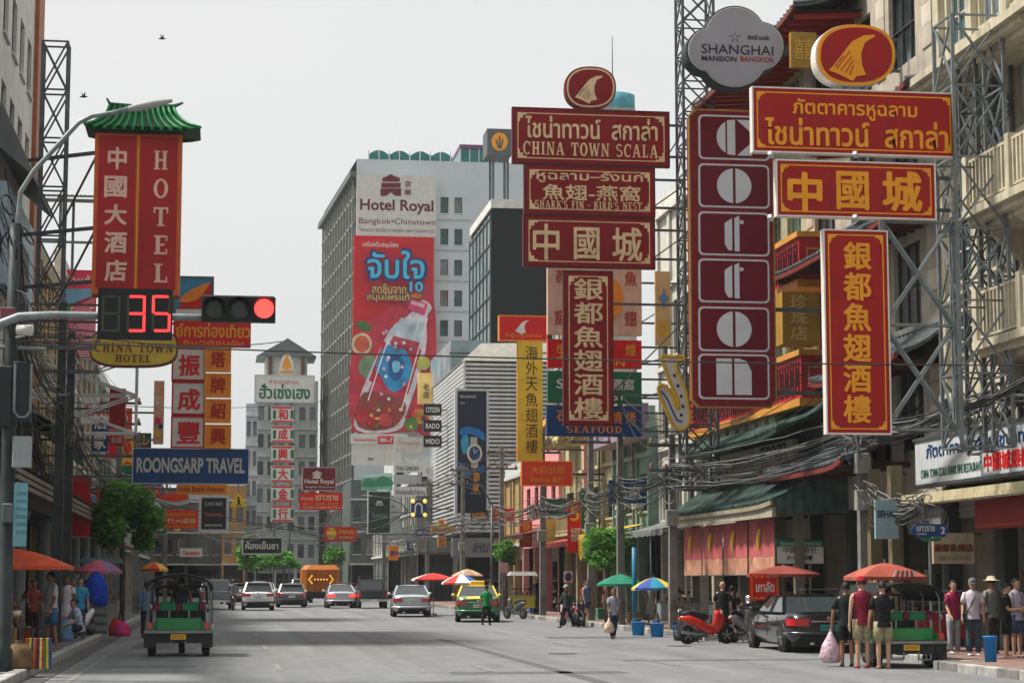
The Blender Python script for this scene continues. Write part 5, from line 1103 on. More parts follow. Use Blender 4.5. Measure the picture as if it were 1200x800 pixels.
def serif(mb, m, s, O, U, V, w, h, depth=0.014, thin=0.1, thick=0.19):
 """slab-serif capitals built from strokes; fitted into w x h"""
 O, U, V = Vector(O), Vector(U), Vector(V); N = U.cross(V); mb.use(m); cnt = [0]
 polys = []
 def rect(x0, x1, y0, y1): polys.append([(x0, y0), (x1, y0), (x1, y1), (x0, y1)])
 def seg(a, b, t): polys.append([(a[0] - t / 2, a[1]), (a[0] + t / 2, a[1]), (b[0] + t / 2, b[1]), (b[0] - t / 2, b[1])])
 def arc(cx, cy, rx, ry, a0, a1, th=thin, tk=thick, n=10):
  for i in range(n):
   p = []
   for a, o in ((a0 + (a1 - a0) * i / n, 1), (a0 + (a1 - a0) * (i + 1) / n, 1), (a0 + (a1 - a0) * (i + 1) / n, 0), (a0 + (a1 - a0) * i / n, 0)):
    c, s_ = math.cos(RAD(a)), math.sin(RAD(a)); p.append((cx + c * (rx - (0 if o else tk)), cy + s_ * (ry - (0 if o else th))))
   polys.append(p)
 def sf(x0, x1, y): rect(x0, x1, y, y + 0.07)
 x = 0.0
 def at_(ch, x):
  n0 = len(polys); wd = 0.8
  if ch == 'H': rect(0.1, 0.1 + thick, 0, 1); rect(0.55, 0.55 + thick, 0, 1); rect(0.1, 0.7, 0.46, 0.56); [sf(a, a + 0.35, y) for a in (0.02, 0.47) for y in (0, 0.93)]; wd = 0.84
  elif ch == 'I': rect(0.1, 0.1 + thick, 0, 1); sf(0, 0.39, 0); sf(0, 0.39, 0.93); wd = 0.4
  elif ch == 'O': arc(0.4, 0.5, 0.4, 0.52, 0, 360, n=22); wd = 0.8
  elif ch == 'Q': arc(0.4, 0.5, 0.4, 0.52, 0, 360, n=22); wd = 0.8
  elif ch == 'C': arc(0.42, 0.5, 0.42, 0.52, 48, 312, n=18); rect(0.66, 0.74, 0.66, 0.98); wd = 0.76
  elif ch == 'T': rect(0.28, 0.28 + thick, 0, 1); rect(0, 0.76, 0.9, 1); sf(0.18, 0.58, 0); rect(0, 0.08, 0.68, 0.9); rect(0.68, 0.76, 0.68, 0.9); wd = 0.76
  elif ch == 'E': rect(0.1, 0.1 + thick, 0, 1); rect(0.02, 0.62, 0, 0.1); rect(0.02, 0.62, 0.9, 1); rect(0.25, 0.5, 0.46, 0.56); rect(0.55, 0.62, 0.1, 0.28); rect(0.55, 0.62, 0.72, 0.9); wd = 0.66
  elif ch == 'F': rect(0.1, 0.1 + thick, 0, 1); rect(0.02, 0.62, 0.9, 1); rect(0.25, 0.5, 0.46, 0.56); sf(0, 0.4, 0); rect(0.55, 0.62, 0.72, 0.9); wd = 0.62
  elif ch == 'L': rect(0.1, 0.1 + thick, 0, 1); rect(0.02, 0.62, 0, 0.1); sf(0, 0.4, 0.93); rect(0.55, 0.62, 0.1, 0.3); wd = 0.66
  elif ch == 'N': rect(0.1, 0.2, 0, 1); rect(0.66, 0.76, 0, 1); seg((0.17, 1), (0.7, 0), thick * 1.1); sf(0, 0.3, 0); sf(0.56, 0.86, 0.93); wd = 0.86
  elif ch == 'A': seg((0.4, 1), (0.1, 0), thin); seg((0.44, 1), (0.72, 0), thick); rect(0.2, 0.6, 0.28, 0.36); sf(0, 0.28, 0); sf(0.56, 0.9, 0); wd = 0.88
  elif ch == 'W': seg((0.12, 1), (0.34, 0), thick); seg((0.56, 1), (0.36, 0), thin); seg((0.56, 1), (0.8, 0), thick); seg((1.04, 1), (0.82, 0), thin); sf(0, 0.28, 0.93); sf(0.92, 1.16, 0.93); wd = 1.14
  elif ch == 'S': arc(0.34, 0.74, 0.32, 0.27, 30, 270, n=12, tk=thick * 0.8); arc(0.34, 0.27, 0.34, 0.29, -150, 90, n=12, tk=thick * 0.8); wd = 0.68
  elif ch in 'RKBDP':
   rect(0.1, 0.1 + thick, 0, 1); sf(0, 0.36, 0); sf(0, 0.36, 0.93)
   if ch in 'RBP': arc(0.3, 0.75, 0.36, 0.25, -90, 90, n=8);
   if ch == 'R': seg((0.36, 0.5), (0.72, 0), thick); sf(0.6, 0.86, 0)
   if ch == 'B': arc(0.3, 0.26, 0.4, 0.27, -90, 90, n=8)
   if ch == 'D': arc(0.26, 0.5, 0.5, 0.5, -90, 90, n=12)
   if ch == 'K': seg((0.7, 1), (0.26, 0.42), thin); seg((0.4, 0.6), (0.74, 0), thick); sf(0.6, 0.86, 0); sf(0.56, 0.8, 0.93)
   wd = 0.82
  elif ch == 'M': rect(0.1, 0.2, 0, 1); rect(0.82, 0.82 + thick, 0, 1); seg((0.16, 1), (0.5, 0.1), thick); seg((0.9, 1), (0.54, 0.1), thin); sf(0, 0.3, 0); sf(0.72, 1.1, 0); wd = 1.1
  elif ch == "'": seg((0.08, 1.0), (0.08, 0.74), 0.1); wd = 0.16
  elif ch == '-': rect(0, 0.3, 0.42, 0.52); wd = 0.3
  else: wd = 0.42
  for p in polys[n0:]:
   for i in range(len(p)): p[i] = (p[i][0] + x, p[i][1])
  return wd
 for ch in s: x += at_(ch, x) + 0.16
 W_ = x - 0.16; k = w / W_
 for p in polys:
  cnt[0] += 1; dz = depth + 0.0006 * (cnt[0] % 7)
  fr = [O + U * (a * k) + V * (b_ * h) + N * dz for a, b_ in p]; b = len(mb.v); n = len(p)
  mb.v += [tuple(q) for q in fr] + [tuple(q - N * (dz - 0.001)) for q in fr]; mb.face([b + i for i in range(n)])
  for i in range(n): mb.face([b + i, b + n + i, b + n + (i + 1) % n, b + (i + 1) % n])
UX, VZ = Vector((1, 0, 0)), Vector((0, 0, 1))
def rectpx(px0, py0, px1, py1, Y):
 a = at(px0, (py0 + py1) / 2, Y).x; b = at(px1, (py0 + py1) / 2, Y).x; xm = (px0 + px1) / 2
 return a, b, at(xm, py1, Y).z, at(xm, py0, Y).z
def letter(mb, m, s, box, Y, bold=0.012, style='s', depth=0.015, vert=False, fit='both'):
 """writes s inside the picture-sized box (px0, py0, px1, py1) on the sign plane y = Y"""
 if vert:
  n = len(s); hh = (box[3] - box[1]) / n
  for i, ch in enumerate(s): letter(mb, m, ch, (box[0], box[1] + hh * (i + 0.06), box[2], box[1] + hh * (i + 0.94)), Y, bold, style, depth)
  return
 x0, x1, z0, z1 = rectpx(*box, Y)
 if style == 'serif': serif(mb, m, s, (x0, Y, z0), UX, VZ, x1 - x0, z1 - z0, depth=depth)
 else: put_text(mb, m, s, (x0, Y, z0), UX, VZ, x1 - x0, z1 - z0, bold=bold, depth=depth, fit=fit)
def board(name, label, box, Y, m, texts=(), th=0.18, frame=None, fw=0.05, border=None, bi=0.1, bw=0.03, corner=True, arms=None, cat='sign', group=None, wallx=None, armz=(0.2, 0.8), side=None):
 x0, x1, z0, z1 = rectpx(*box, Y)
 t = thing(name, label, cat, ((x0 + x1) / 2, Y + th / 2, z0), group)
 b = MB().use(m); b.box(x0, x1, Y, Y + th, z0, z1)
 if side: b.use(side); b.box(x0 - 0.012, x0 - 0.002, Y, Y + th, z0, z1)
 p = b.build('panel', t)
 if frame:
  for (a, c, d, e) in ((x0 - fw, x1 + fw, z1, z1 + fw), (x0 - fw, x1 + fw, z0 - fw, z0), (x0 - fw, x0, z0, z1), (x1, x1 + fw, z0, z1)): MB().use(frame).box(a, c, Y - 0.02, Y + th + 0.01, d, e).build('frame', t)
 if border:
  B = MB().use(border); i0, i1, k0, k1 = x0 + bi, x1 - bi, z0 + bi, z1 - bi
  B.box(i0, i1, Y - 0.01, Y - 0.001, k1 - bw, k1); B.box(i0, i1, Y - 0.01, Y - 0.001, k0, k0 + bw); B.box(i0, i0 + bw, Y - 0.01, Y - 0.001, k0 + bw, k1 - bw); B.box(i1 - bw, i1, Y - 0.01, Y - 0.001, k0 + bw, k1 - bw)
  if corner:
   q = bi * 1.6
   for sx, cx in ((1, i0), (-1, i1)):
    for sz, cz in ((1, k0), (-1, k1)):
     for (u0, u1, w0, w1) in ((0, q * 1.5, bw, bw * 2.6), (bw, bw * 2.6, bw * 2.6, q * 1.5), (bw * 2.6, q * 0.9, bw * 2.6, q * 0.9)):
      B.box(cx + sx * u0, cx + sx * u1, Y - 0.011, Y - 0.0015, cz + sz * w0, cz + sz * w1)
  B.build('border', t)
 if x1 - x0 > 2.2 or z1 - z0 > 2.2:
  for k in (1, 2):
   sm_ = MB().use(BLK); a_ = x0 + (x1 - x0) * k / 3; c_ = z0 + (z1 - z0) * k / 3
   sm_.box(a_, a_ + 0.008, Y - 0.003, Y - 0.0005, z0 + 0.02, z1 - 0.02) if x1 - x0 > z1 - z0 else sm_.box(x0 + 0.02, x1 - 0.02, Y - 0.003, Y - 0.0005, c_, c_ + 0.008)
   sm_.build('panel_seam', t)
 for tx_ in texts:
  col, s, bx = tx_[:3]; kw = tx_[3] if len(tx_) > 3 else {}
  L = MB(); letter(L, col, s, bx, Y, **kw); L.build('lettering', p)
 if wallx is not None:
  xa = x1 if wallx > x1 else x0
  for q in armz:
   z = z0 + (z1 - z0) * q; MB().use(DKSTEEL).bar((xa, Y + th + 0.05, z), (wallx, Y + th + 0.05, z), 0.07).build('support_arm', t)
   if q != armz[-1]: MB().use(DKSTEEL).bar((xa, Y + th + 0.12, z), (wallx, Y + th + 0.12, z + (z1 - z0) * 0.5), 0.04).build('support_arm', t)
  for xx in (x0 + (x1 - x0) * 0.25, x0 + (x1 - x0) * 0.75): MB().use(DKSTEEL).bar((xx, Y + th + 0.03, z0), (xx, Y + th + 0.03, z1), 0.06).build('back_rail', t)
 return t
def lattice(label, x0, x1, y0, y1, z0, z1, step, m=None, bar_=0.045, leg=0.08, group=None, cross=True):
 t = thing('lattice_tower', label, 'lattice tower', ((x0 + x1) / 2, (y0 + y1) / 2, z0), group); m = m or STEEL
 for x in (x0, x1):
  for y in (y0, y1): MB().use(m).bar((x, y, z0), (x, y, z1), leg).build('upright', t)
 n = max(1, round((z1 - z0) / step)); h = (z1 - z0) / n
 for k in range(n + 1):
  z = z0 + k * h
  for (a, b) in (((x0, y0), (x1, y0)), ((x0, y1), (x1, y1)), ((x0, y0), (x0, y1)), ((x1, y0), (x1, y1))): MB().use(m).bar((*a, z), (*b, z), bar_).build('rung', t)
  if k < n:
   for (a, b) in (((x0, y0), (x1, y0)), ((x0, y1), (x1, y1)), ((x0, y0), (x0, y1)), ((x1, y0), (x1, y1))):
    o = 0.02
    MB().use(m).bar((a[0], a[1] - o, z), (b[0], b[1] - o, z + h), bar_).build('brace', t)
    if cross: MB().use(m).bar((b[0], b[1] + o, z), (a[0], a[1] + o, z + h), bar_).build('brace', t)
 return t
def polyY(mb, m, pts, Y, th=0.02): mb.use(m); mb.prismY(pts, Y - th, Y); return mb
def pxpoly(pts, Y): return [(at(px, py, Y).x, at(px, py, Y).z) for px, py in pts]
def smooth_poly(pts, n=6):
 out = []; N = len(pts)
 for i in range(N):
  p0, p1, p2, p3 = [Vector(pts[(i + k) % N]).to_2d() for k in (-1, 0, 1, 2)]
  for j in range(n):
   q = j / n; out.append(tuple(0.5 * ((2 * p1) + (-p0 + p2) * q + (2 * p0 - 5 * p1 + 4 * p2 - p3) * q * q + (-p0 + 3 * p1 - 3 * p2 + p3) * q ** 3)))
 return out
def fin_emblem(mb, m, dark, cx, cy, s, Y):
 """curved shark fin, s = picture pixels of its half width"""
 up = [(0.62, -0.62), (0.3, -0.6), (-0.05, -0.42), (-0.3, -0.1), (-0.55, 0.22), (-0.72, 0.42), (-0.4, 0.55), (-0.02, 0.74), (0.08, 0.6), (0.36, 0.55), (0.24, 0.25), (0.22, -0.1), (0.34, -0.4), (0.62, -0.56)]
 P = pxpoly([(cx + a * s, cy + b * s) for a, b in up], Y); polyY(mb, m, P, Y - 0.012, 0.012)
 mb.use(dark)
 for a, b, c, d in ((-0.5, 0.38, -0.1, -0.15), (-0.38, 0.44, -0.06, 0.02), (-0.25, 0.5, -0.02, 0.14), (-0.12, 0.56, 0.0, 0.28), (-0.56, 0.32, -0.3, 0.0)):
  p, q = at(cx + a * s, cy + b * s, Y), at(cx + c * s, cy + d * s, Y); mb.bar((p.x, Y - 0.026, p.z), (q.x, Y - 0.026, q.z), 0.012, 0.02)
# --- nearest right-hand cluster, Y = 40
YA = 40.0; bo = dict(frame=LW, fw=0.03, border=GOLD, bi=0.07, bw=0.025, wallx=14.9)
board('restaurant_sign', 'wide dark red sign with two rows of gold Thai letters below the round fin emblem', (883, 107, 1118, 180), YA, RED1, [(GOLD, 'ภัตตาคารหูฉลาม', (929, 118, 1074, 141), dict(bold=0.02)), (GOLD, 'ไชน่าทาวน์  สกาล่า', (897, 141, 1110, 172), dict(bold=0.025))], **bo)
board('restaurant_sign', 'dark red sign with three large gold Chinese characters, second below the round fin emblem', (911, 191, 1095, 254), YA, RED1, [(GOLD, '中', (924, 203, 962, 247), dict(bold=0.04)), (GOLD, '國', (981, 202, 1017, 245), dict(bold=0.03)), (GOLD, '城', (1035, 202, 1079, 247), dict(bold=0.035))], **bo)
board('restaurant_sign', 'tall dark red sign with seven gold Chinese characters beside the steel truss', (968, 271, 1041, 507), YA, RED1, [(GOLD, '銀都魚翅酒樓', (989, 282, 1020, 497), dict(bold=0.03, vert=True))], side=LW, **{**bo, 'wallx': 13.3})
t = thing('round_sign', 'oval red sign with gold shark fin above the wide gold lettered sign', 'sign', (at(1003, 64, YA).x, YA, at(1003, 100, YA).z))
e = [(1003 + 45 * math.cos(2 * math.pi * i / 40) * (1 if abs(math.cos(2 * math.pi * i / 40)) < 2 else 1), 65 + 35 * math.sin(2 * math.pi * i / 40)) for i in range(40)]
def oval(cx, cy, rx, ry, n=44, p=2.4): return [(cx + rx * math.copysign(abs(math.cos(2 * math.pi * i / n)) ** (2 / p), math.cos(2 * math.pi * i / n)), cy + ry * math.copysign(abs(math.sin(2 * math.pi * i / n)) ** (2 / p), math.sin(2 * math.pi * i / n))) for i in range(n)]
MB().use(LW).prismY(pxpoly(oval(1001.5, 65, 46, 36), YA), YA - 0.0, YA + 0.35).build('rim', t)
MB().use(GOLD).prismY(pxpoly(oval(1003, 65, 45.5, 35.5), YA), YA - 0.03, YA - 0.002).build('border', t)
fc_ = MB().use(RED1); fc_.prismY(pxpoly(oval(1003, 65, 41.5, 31.8), YA), YA - 0.05, YA - 0.031); fc_ = fc_.build('face', t)
q = MB(); fin_emblem(q, GOLD, RED1, 1000, 66, 40, YA - 0.05); q.build('fin_emblem', fc_)
for px in (992, 1014): p = at(px, 98, YA); MB().use(STEEL).bar((p.x, YA + 0.15, p.z), (p.x, YA + 0.15, at(px, 108, YA).z), 0.06).build('post', t)
for lb, pxa, pya in (('first', 905, 183), ('second', 1003, 183), ('third', 905, 256), ('fourth', 1003, 256)):
 p = at(pxa, pya, YA); q = thing('sign_floodlight', 'thin white floodlight arm below the wide gold lettered signs, %s counted from top left' % lb, 'floodlight', p, 'floodlight arms under the nearest signs'); MB().use(LW).bar(p, (p.x - 0.15, YA - 0.5, p.z - 0.12), 0.03).build('arm', q); MB().use(GREYW).bar((p.x - 0.15, YA - 0.5, p.z - 0.12), (p.x - 0.22, YA - 0.6, p.z - 0.06), 0.08).build('lamp', q)
# --- Shanghai cloud sign, Y = 49
YB = 49.0
t = thing('cloud_sign', 'grey cloud shaped hotel sign with dark lettering on a steel pole top', 'sign', (at(861, 56, YB).x, YB, at(861, 106, YB).z))
def cloud(k):
 out_ = []; cs = ((829, 59, 25, 26), (892, 55, 28, 29), (861, 41, 36, 34), (861, 70, 38, 34))
 for i in range(90):
  a = 2 * math.pi * i / 90; dx, dy = math.cos(a), math.sin(a); best = 0
  for cx, cy, rx, ry in cs:
   ox, oy = 861 - cx, 56 - cy; A = (dx / rx) ** 2 + (dy / ry) ** 2; B_ = 2 * (ox * dx / rx ** 2 + oy * dy / ry ** 2); C_ = (ox / rx) ** 2 + (oy / ry) ** 2 - 1; D = B_ * B_ - 4 * A * C_
   if D > 0: best = max(best, (-B_ + math.sqrt(D)) / (2 * A))
  out_.append((861 + dx * best * k, 56 + dy * best * k))
 return out_
MB().use(paint(40, 58, 60)).prismY(pxpoly(cloud(1.0), YB), YB, YB + 0.55).build('casing', t)
MB().use(paint(190, 190, 180)).prismY(pxpoly(cloud(0.965), YB), YB - 0.03, YB - 0.001).build('lamp_rim', t)
fa = MB().use(mat('cloud_face', S(150, 148, 158), rough=0.5, var=0.12, scale=0.6)).prismY(pxpoly(cloud(0.94), YB), YB - 0.05, YB - 0.031).build('face', t)
q = MB(); letter(q, INK, 'SHANGHAI', (822, 53, 906, 64), YB - 0.05, bold=0.0); letter(q, INK, 'MANSION', (822, 66, 863, 72), YB - 0.05, bold=0.01); letter(q, paint(170, 50, 40), 'BANGKOK', (868, 67, 907, 73), YB - 0.05, bold=0.005); letter(q, INK, 'เซี่ยงไฮ้ แมนชั่น', (876, 41, 901, 47), YB - 0.05, bold=0); q.build('lettering', fa)
q = MB().use(paint(105, 105, 112)); pa = at(861, 44, YB - 0.05)
for a in range(5): q.prismY([(pa.x + 0.14 * math.cos(RAD(90 + 72 * a + d)) * k, pa.z + 0.14 * math.sin(RAD(90 + 72 * a + d)) * k) for d, k in ((-25, 0.4), (0, 1.3), (25, 0.4))], YB - 0.055 - 0.001 * a, YB - 0.051)
q.build('flower_mark', fa)
MB().use(DKSTEEL).bar((at(920, 56, YB).x, YB + 0.3, at(920, 56, YB).z), (16.9, YB + 0.3, at(920, 56, YB).z), 0.2).build('support_arm', t)
board('gold_emblem_sign', 'small dull gold square sign between the cloud sign and the oval fin sign', (927, 38, 957, 79), 48.5, paint(150, 118, 50, grime=0.2), [(paint(190, 150, 60), '囍', (931, 46, 953, 70), dict(bold=0.01))], wallx=16.8, armz=(0.05, 0.95))
# --- six-panel sign, Y = 52
YC = 52.0; x0, x1, z0, z1 = rectpx(810, 131, 906, 476, YC)
t = thing('cotton_sign', 'towering maroon sign of six rounded panels each with one grey white letter', 'sign', ((x0 + x1) / 2, YC + 0.2, z0))
c_ = 0.18; ol = lambda g: [(x0 + c_ - g, z0 - g), (x1 - c_ + g, z0 - g), (x1 + g, z0 + c_ - g), (x1 + g, z1 - c_ + g), (x1 - c_ + g, z1 + g), (x0 + c_ - g, z1 + g), (x0 - g, z1 - c_ + g), (x0 - g, z0 + c_ - g)]
MB().use(paint(170, 130, 60)).prismY(ol(0.045), YC - 0.02, YC + 0.04).build('gold_edge', t); MB().use(MAR).prismY(ol(0.02), YC + 0.041, YC + 0.3).build('casing', t)
pn = MB().use(mat('studded_red', S(128, 30, 40), rough=0.5, var=0.3, scale=14, bump=1.0, bscale=30)).prismY(ol(0.0), YC - 0.04, YC - 0.001).build('panel', t)
def rr(a, b, c, d, r):
 o = []
 for cx, cy, a0 in ((b - r, d - r, 0), (a + r, d - r, 90), (a + r, c + r, 180), (b - r, c + r, 270)):
  o += [(cx + r * math.cos(RAD(a0 + k * 22.5)), cy + r * math.sin(RAD(a0 + k * 22.5))) for k in range(5)]
 return o
CW = mat('cotton_white', S(206, 208, 214), rough=0.5, var=0.05)
for i, (py0, py1) in enumerate(((136, 188), (193, 244), (249, 300), (304, 355), (360, 412), (415, 468))):
 a, b, c, d = rectpx(818, py0, 901, py1, YC)
 cell = MB().use(CW).prismY(rr(a, b, c, d, 0.13), YC - 0.055, YC - 0.041).build('letter_panel', pn)
 q = MB().use(MAR).prismY(rr(a + 0.05, b - 0.05, c + 0.05, d - 0.05, 0.1), YC - 0.065, YC - 0.056); q.build('letter_field', t)
 q = MB().use(CW); cx, cz, r = (a + b) / 2, (c + d) / 2, (d - c) * 0.4; F0, F1 = YC - 0.08, YC - 0.066
 def P_(pts): q.prismY([(cx + u * r, cz + v * r) for u, v in pts], F0, F1)
 if i in (1, 4):
  P_([(-0.08, -1 * 0.99)] + [(math.cos(RAD(k)), math.sin(RAD(k))) for k in range(265, 94, -15)] + [(-0.08, 0.99)]); P_([(0.08, 0.99)] + [(math.cos(RAD(k)), math.sin(RAD(k))) for k in range(85, -86, -15)] + [(0.08, -0.99)])
 elif i == 0:
  P_([(-0.5, -0.85)] + [(math.cos(RAD(k)), math.sin(RAD(k))) for k in range(240, 119, -15)] + [(-0.5, 0.85)]); P_([(-0.4, -0.95), (0.05, -1), (0.05, 1), (-0.4, 0.95)]); P_([(0.15, 1), (1, 1), (1, 0.25)]); P_([(0.15, -1), (1, -1), (1, -0.25)])
 elif i in (2, 3):
  P_([(-0.55, -0.6), (-0.35, -0.95), (-0.12, -0.95), (-0.12, 0.9), (-0.55, 0.6)]); P_([(0.02, -1), (0.3, -1), (0.3, 1.05), (0.02, 0.9)]); P_([(0.34, 0.55), (0.55, 0.6), (0.55, 0.75), (0.34, 0.8)])
 else:
  P_([(-1, -1), (-0.12, -1), (-0.12, 1), (-1, 1)]); P_([(0.02, -1), (0.98, -1), (0.98, 0.3), (0.7, 0.85), (0.3, 1), (0.02, 1)])
 q.build('letter', cell)
for z in (z0 + 0.4, z0 + 2.6, z1 - 2.2, z1 - 0.3): MB().use(DKSTEEL).bar((x1, YC + 0.25, z), (16.9, YC + 0.25, z), 0.1).build('support_arm', t)
# --- China Town Scala cluster, Y = 62
YD = 62.0; bo = dict(frame=paint(92, 26, 32), fw=0.05, border=PALEG, bi=0.12, bw=0.028, wallx=14.3)
board('scala_sign', 'dark red sign reading china town scala under the small round fin emblem', (602, 130, 783, 192), YD, RED2, [(PALEG, 'ไชน่าทาวน์  สกาล่า', (616, 138, 770, 163), dict(bold=0.019)), (PALEG, 'CHINA TOWN SCALA', (613, 168, 771, 183), dict(style='serif'))], **bo)
board('shark_fin_sign', 'dark red sign in Thai, Chinese and English about shark fin and bird nest', (616, 196, 766, 251), YD, RED2, [(PALEG, 'หูฉลาม–รังนก', (629, 201, 753, 215), dict(bold=0.019)), (PALEG, '魚翅-燕窩', (636, 217, 750, 235), dict(bold=0.019)), (PALEG, "SHARK'S FIN - BIRD'S NEST", (627, 236, 752, 245), dict(style='serif'))], **bo)
board('scala_sign', 'dark red sign with three large pale Chinese characters under the bird nest sign', (615, 255, 766, 312), YD, RED2, [(PALEG, '中', (625, 263, 655, 304), dict(bold=0.019)), (PALEG, '國', (673, 267, 702, 304), dict(bold=0.019)), (PALEG, '城', (718, 267, 752, 306), dict(bold=0.019))], **bo)
board('restaurant_sign', 'tall dark red sign with six pale Chinese characters hanging before the seafood boards', (662, 319, 717, 497), YD, RED2, [(PALEG, '銀都魚翅酒樓', (673, 325, 706, 492), dict(bold=0.019, vert=True))], **bo)
t = thing('round_sign', 'small oval maroon fin emblem standing on the china town scala sign', 'sign', (at(692, 103, YD).x, YD, at(692, 128, YD).z))
MB().use(paint(120, 30, 34)).prismY(pxpoly(oval(692, 103, 30, 25), YD), YD, YD + 0.3).build('rim', t)
MB().use(PALEG).prismY(pxpoly(oval(692, 103, 28, 23), YD), YD - 0.02, YD - 0.001).build('border', t)
fc_ = MB().use(RED2).prismY(pxpoly(oval(692, 103, 26, 21), YD), YD - 0.035, YD - 0.021).build('face', t)
q = MB(); fin_emblem(q, PALEG, paint(90, 70, 40), 691, 104, 24, YD - 0.035); q.build('fin_emblem', fc_)
for px in (682, 702): p = at(px, 127, YD); MB().use(LW).bar((p.x, YD + 0.12, at(px, 129.5, YD).z), (p.x, YD + 0.12, p.z + 0.1), 0.1).build('post', t)
# --- boards behind, Y = 72
YE = 72.0
board('bird_nest_board', 'weathered pale pink board with red characters and orange disc behind the tall red sign', (642, 313, 752, 392), YE, paint(205, 168, 150, grime=0.3), [(paint(170, 40, 40), '燕', (651, 316, 664, 332)), (paint(170, 40, 40), '窩', (650, 363, 663, 381)), (paint(170, 40, 40), '魚', (732, 318, 746, 335)), (paint(170, 40, 40), '翅', (732, 365, 746, 382))], th=0.3, wallx=16.9)
q = thing('orange_disc', 'orange half disc fixed on the pale pink board', 'disc', (at(713, 350, YE).x, YE, at(713, 350, YE).z)); MB().use(ORG).prismY(pxpoly(oval(713, 350, 17, 24, p=2), YE), YE - 0.06, YE - 0.002).build('face', q)
board('red_board', 'red board with yellow characters directly above the green board', (642, 398, 752, 431), YE, REDB, [(GOLD, '生', (652, 403, 663, 420)), (GOLD, 'IN', (718, 421, 732, 429)), (GOLD, '煌', (733, 403, 745, 417))], th=0.3, wallx=16.9)
board('green_board', 'green board with pale letters between the red board and the blue seafood board', (642, 435, 752, 472), YE, GRN, [(LW, 'S', (652, 444, 661, 455)), (LW, '燕窩', (718, 444, 743, 457)), (LW, 'ST', (718, 461, 733, 469))], th=0.3, wallx=16.9)
board('seafood_board', 'blue seafood board with orange letters, lowest of the stacked boards', (641, 475, 752, 511), YE, BLUE, [(ORG, '石', (652, 481, 664, 493)), (ORG, '燒 烤', (717, 482, 745, 496)), (ORG, 'SEAFOOD', (664, 499, 729, 507), dict(style='serif'))], th=0.3, wallx=16.9)
board('sunflower_poster', 'sun faded poster with yellow and blue splashes beside the steel mast', (768, 318, 786, 405), 71.5, paint(205, 170, 120, grime=0.2), [(paint(210, 165, 50), '✿', (770, 375, 785, 395)), (paint(90, 130, 180), '✦', (772, 338, 784, 362))], th=0.15)
# lattice masts carrying the clusters
lattice('tall dark steel mast between the china town scala signs and the maroon letter sign', 14.3, 15.3, 62.2, 63.2, 4.5, 20.4, 1.0, m=DKSTEEL)
lattice('pale steel lattice tower beside the nearest dark red signs', 14.9, 16.0, 39.9, 41.0, 4.4, 13.4, 1.45, bar_=0.042, leg=0.07)
lattice('broad open truss frame right of the tall gold lettered sign', 13.4, 14.9, 40.15, 40.3, 4.75, 9.05, 2.15, bar_=0.05, leg=0.065)
lattice('dark inner lattice tower standing against the cream corner house', 16.05, 16.85, 41.6, 42.6, 4.4, 13.2, 1.3, m=DKSTEEL, bar_=0.038)
lattice('steel lattice post left of the red hotel sign', -5.6, -4.85, 62.3, 63.0, 9.0, 18.0, 1.5, m=DKSTEEL, bar_=0.05)
lattice('white tube frame holding the red and white sign stack', -5.9, -2.6, 62.6, 63.4, 6.1, 8.4, 1.15, m=paint(200, 204, 202), bar_=0.05, leg=0.06)
# --- saxophone sign
YF = 61.4
t = thing('saxophone_sign', 'white saxophone shaped sign outlined in yellow beside the maroon letter sign', 'sign', (at(800, 460, YF).x, YF, at(800, 504, YF).z))
sx = [(776, 417), (788, 418), (797, 417), (802, 420), (794, 424), (792, 430), (797, 444), (803, 458), (806, 474), (808, 488), (806, 498), (798, 503), (790, 500), (784, 490), (779, 478), (774, 466), (771, 455), (776, 451), (783, 456), (788, 466), (793, 478), (795, 474), (790, 460), (783, 444), (779, 432), (776, 424)]
pp = smooth_poly(pxpoly(sx, YF), 4); MB().use(WHT).prismY(pp, YF - 0.02, YF + 0.18).build('body', t)
q = MB().use(YEL); ring = [(a, YF - 0.03, b) for a, b in pp]; q.tube(ring + [ring[0]], 0.055, 5, cap=False); q.build('yellow_outline', t)
q = MB().use(paint(60, 90, 150)); q.tube([(at(px, py, YF).x, YF - 0.04, at(px, py, YF).z) for px, py in ((774, 458), (781, 466), (787, 480), (793, 492), (799, 494))], 0.03, 5); q.build('blue_line', t)
for px, py in ((790, 440), (794, 452), (798, 464), (800, 476), (798, 486)): p = at(px, py, YF); MB().use(INK).ball((p.x, YF - 0.04, p.z), 0.05, 6).build('key', t)
MB().use(DKSTEEL).bar((at(795, 470, YF).x, YF + 0.3, at(795, 470, YF).z), (16.95, YF + 0.3, at(795, 470, YF).z), 0.08).build('support_arm', t)
# --- golden vertical sign and friends further down the right side
YG = 90.0
board('gold_fin_sign', 'tall yellow vertical sign with dark Chinese characters before the louvred block', (607, 398, 636, 540), YG, YEL, [(paint(70, 50, 30), '海外天魚翅酒樓', (616, 404, 630, 532), dict(bold=0.0, vert=True))], th=0.4, side=paint(180, 120, 40), wallx=16.8, armz=(0.1, 0.9))
board('fin_logo_sign', 'bright red sign with orange base and white fin on the yellow sign top', (586, 371, 640, 398), YG, REDB, [(ORG, 'ซีฟู้ดหูฉลาม', (592, 390, 634, 396)), ], th=0.3, frame=ORG, fw=0.06)
q = MB(); fin_emblem(q, LW, LW, 612, 383, 12, YG - 0.005); tf = q.build('fin_mark'); tag(tf, 'small white fin figure mounted on the bright red sign', 'emblem')
board('red_gold_sign', 'bright orange red sign with gold characters in front of the pink house', (612, 541, 670, 568), 88, ORR, [(GOLD, '大石公司', (622, 546, 661, 555)), (GOLD, 'ห้างทอง 金行', (622, 558, 661, 565))], th=0.25, frame=ORG, fw=0.04, wallx=16.6, armz=(0.5, 0.5))
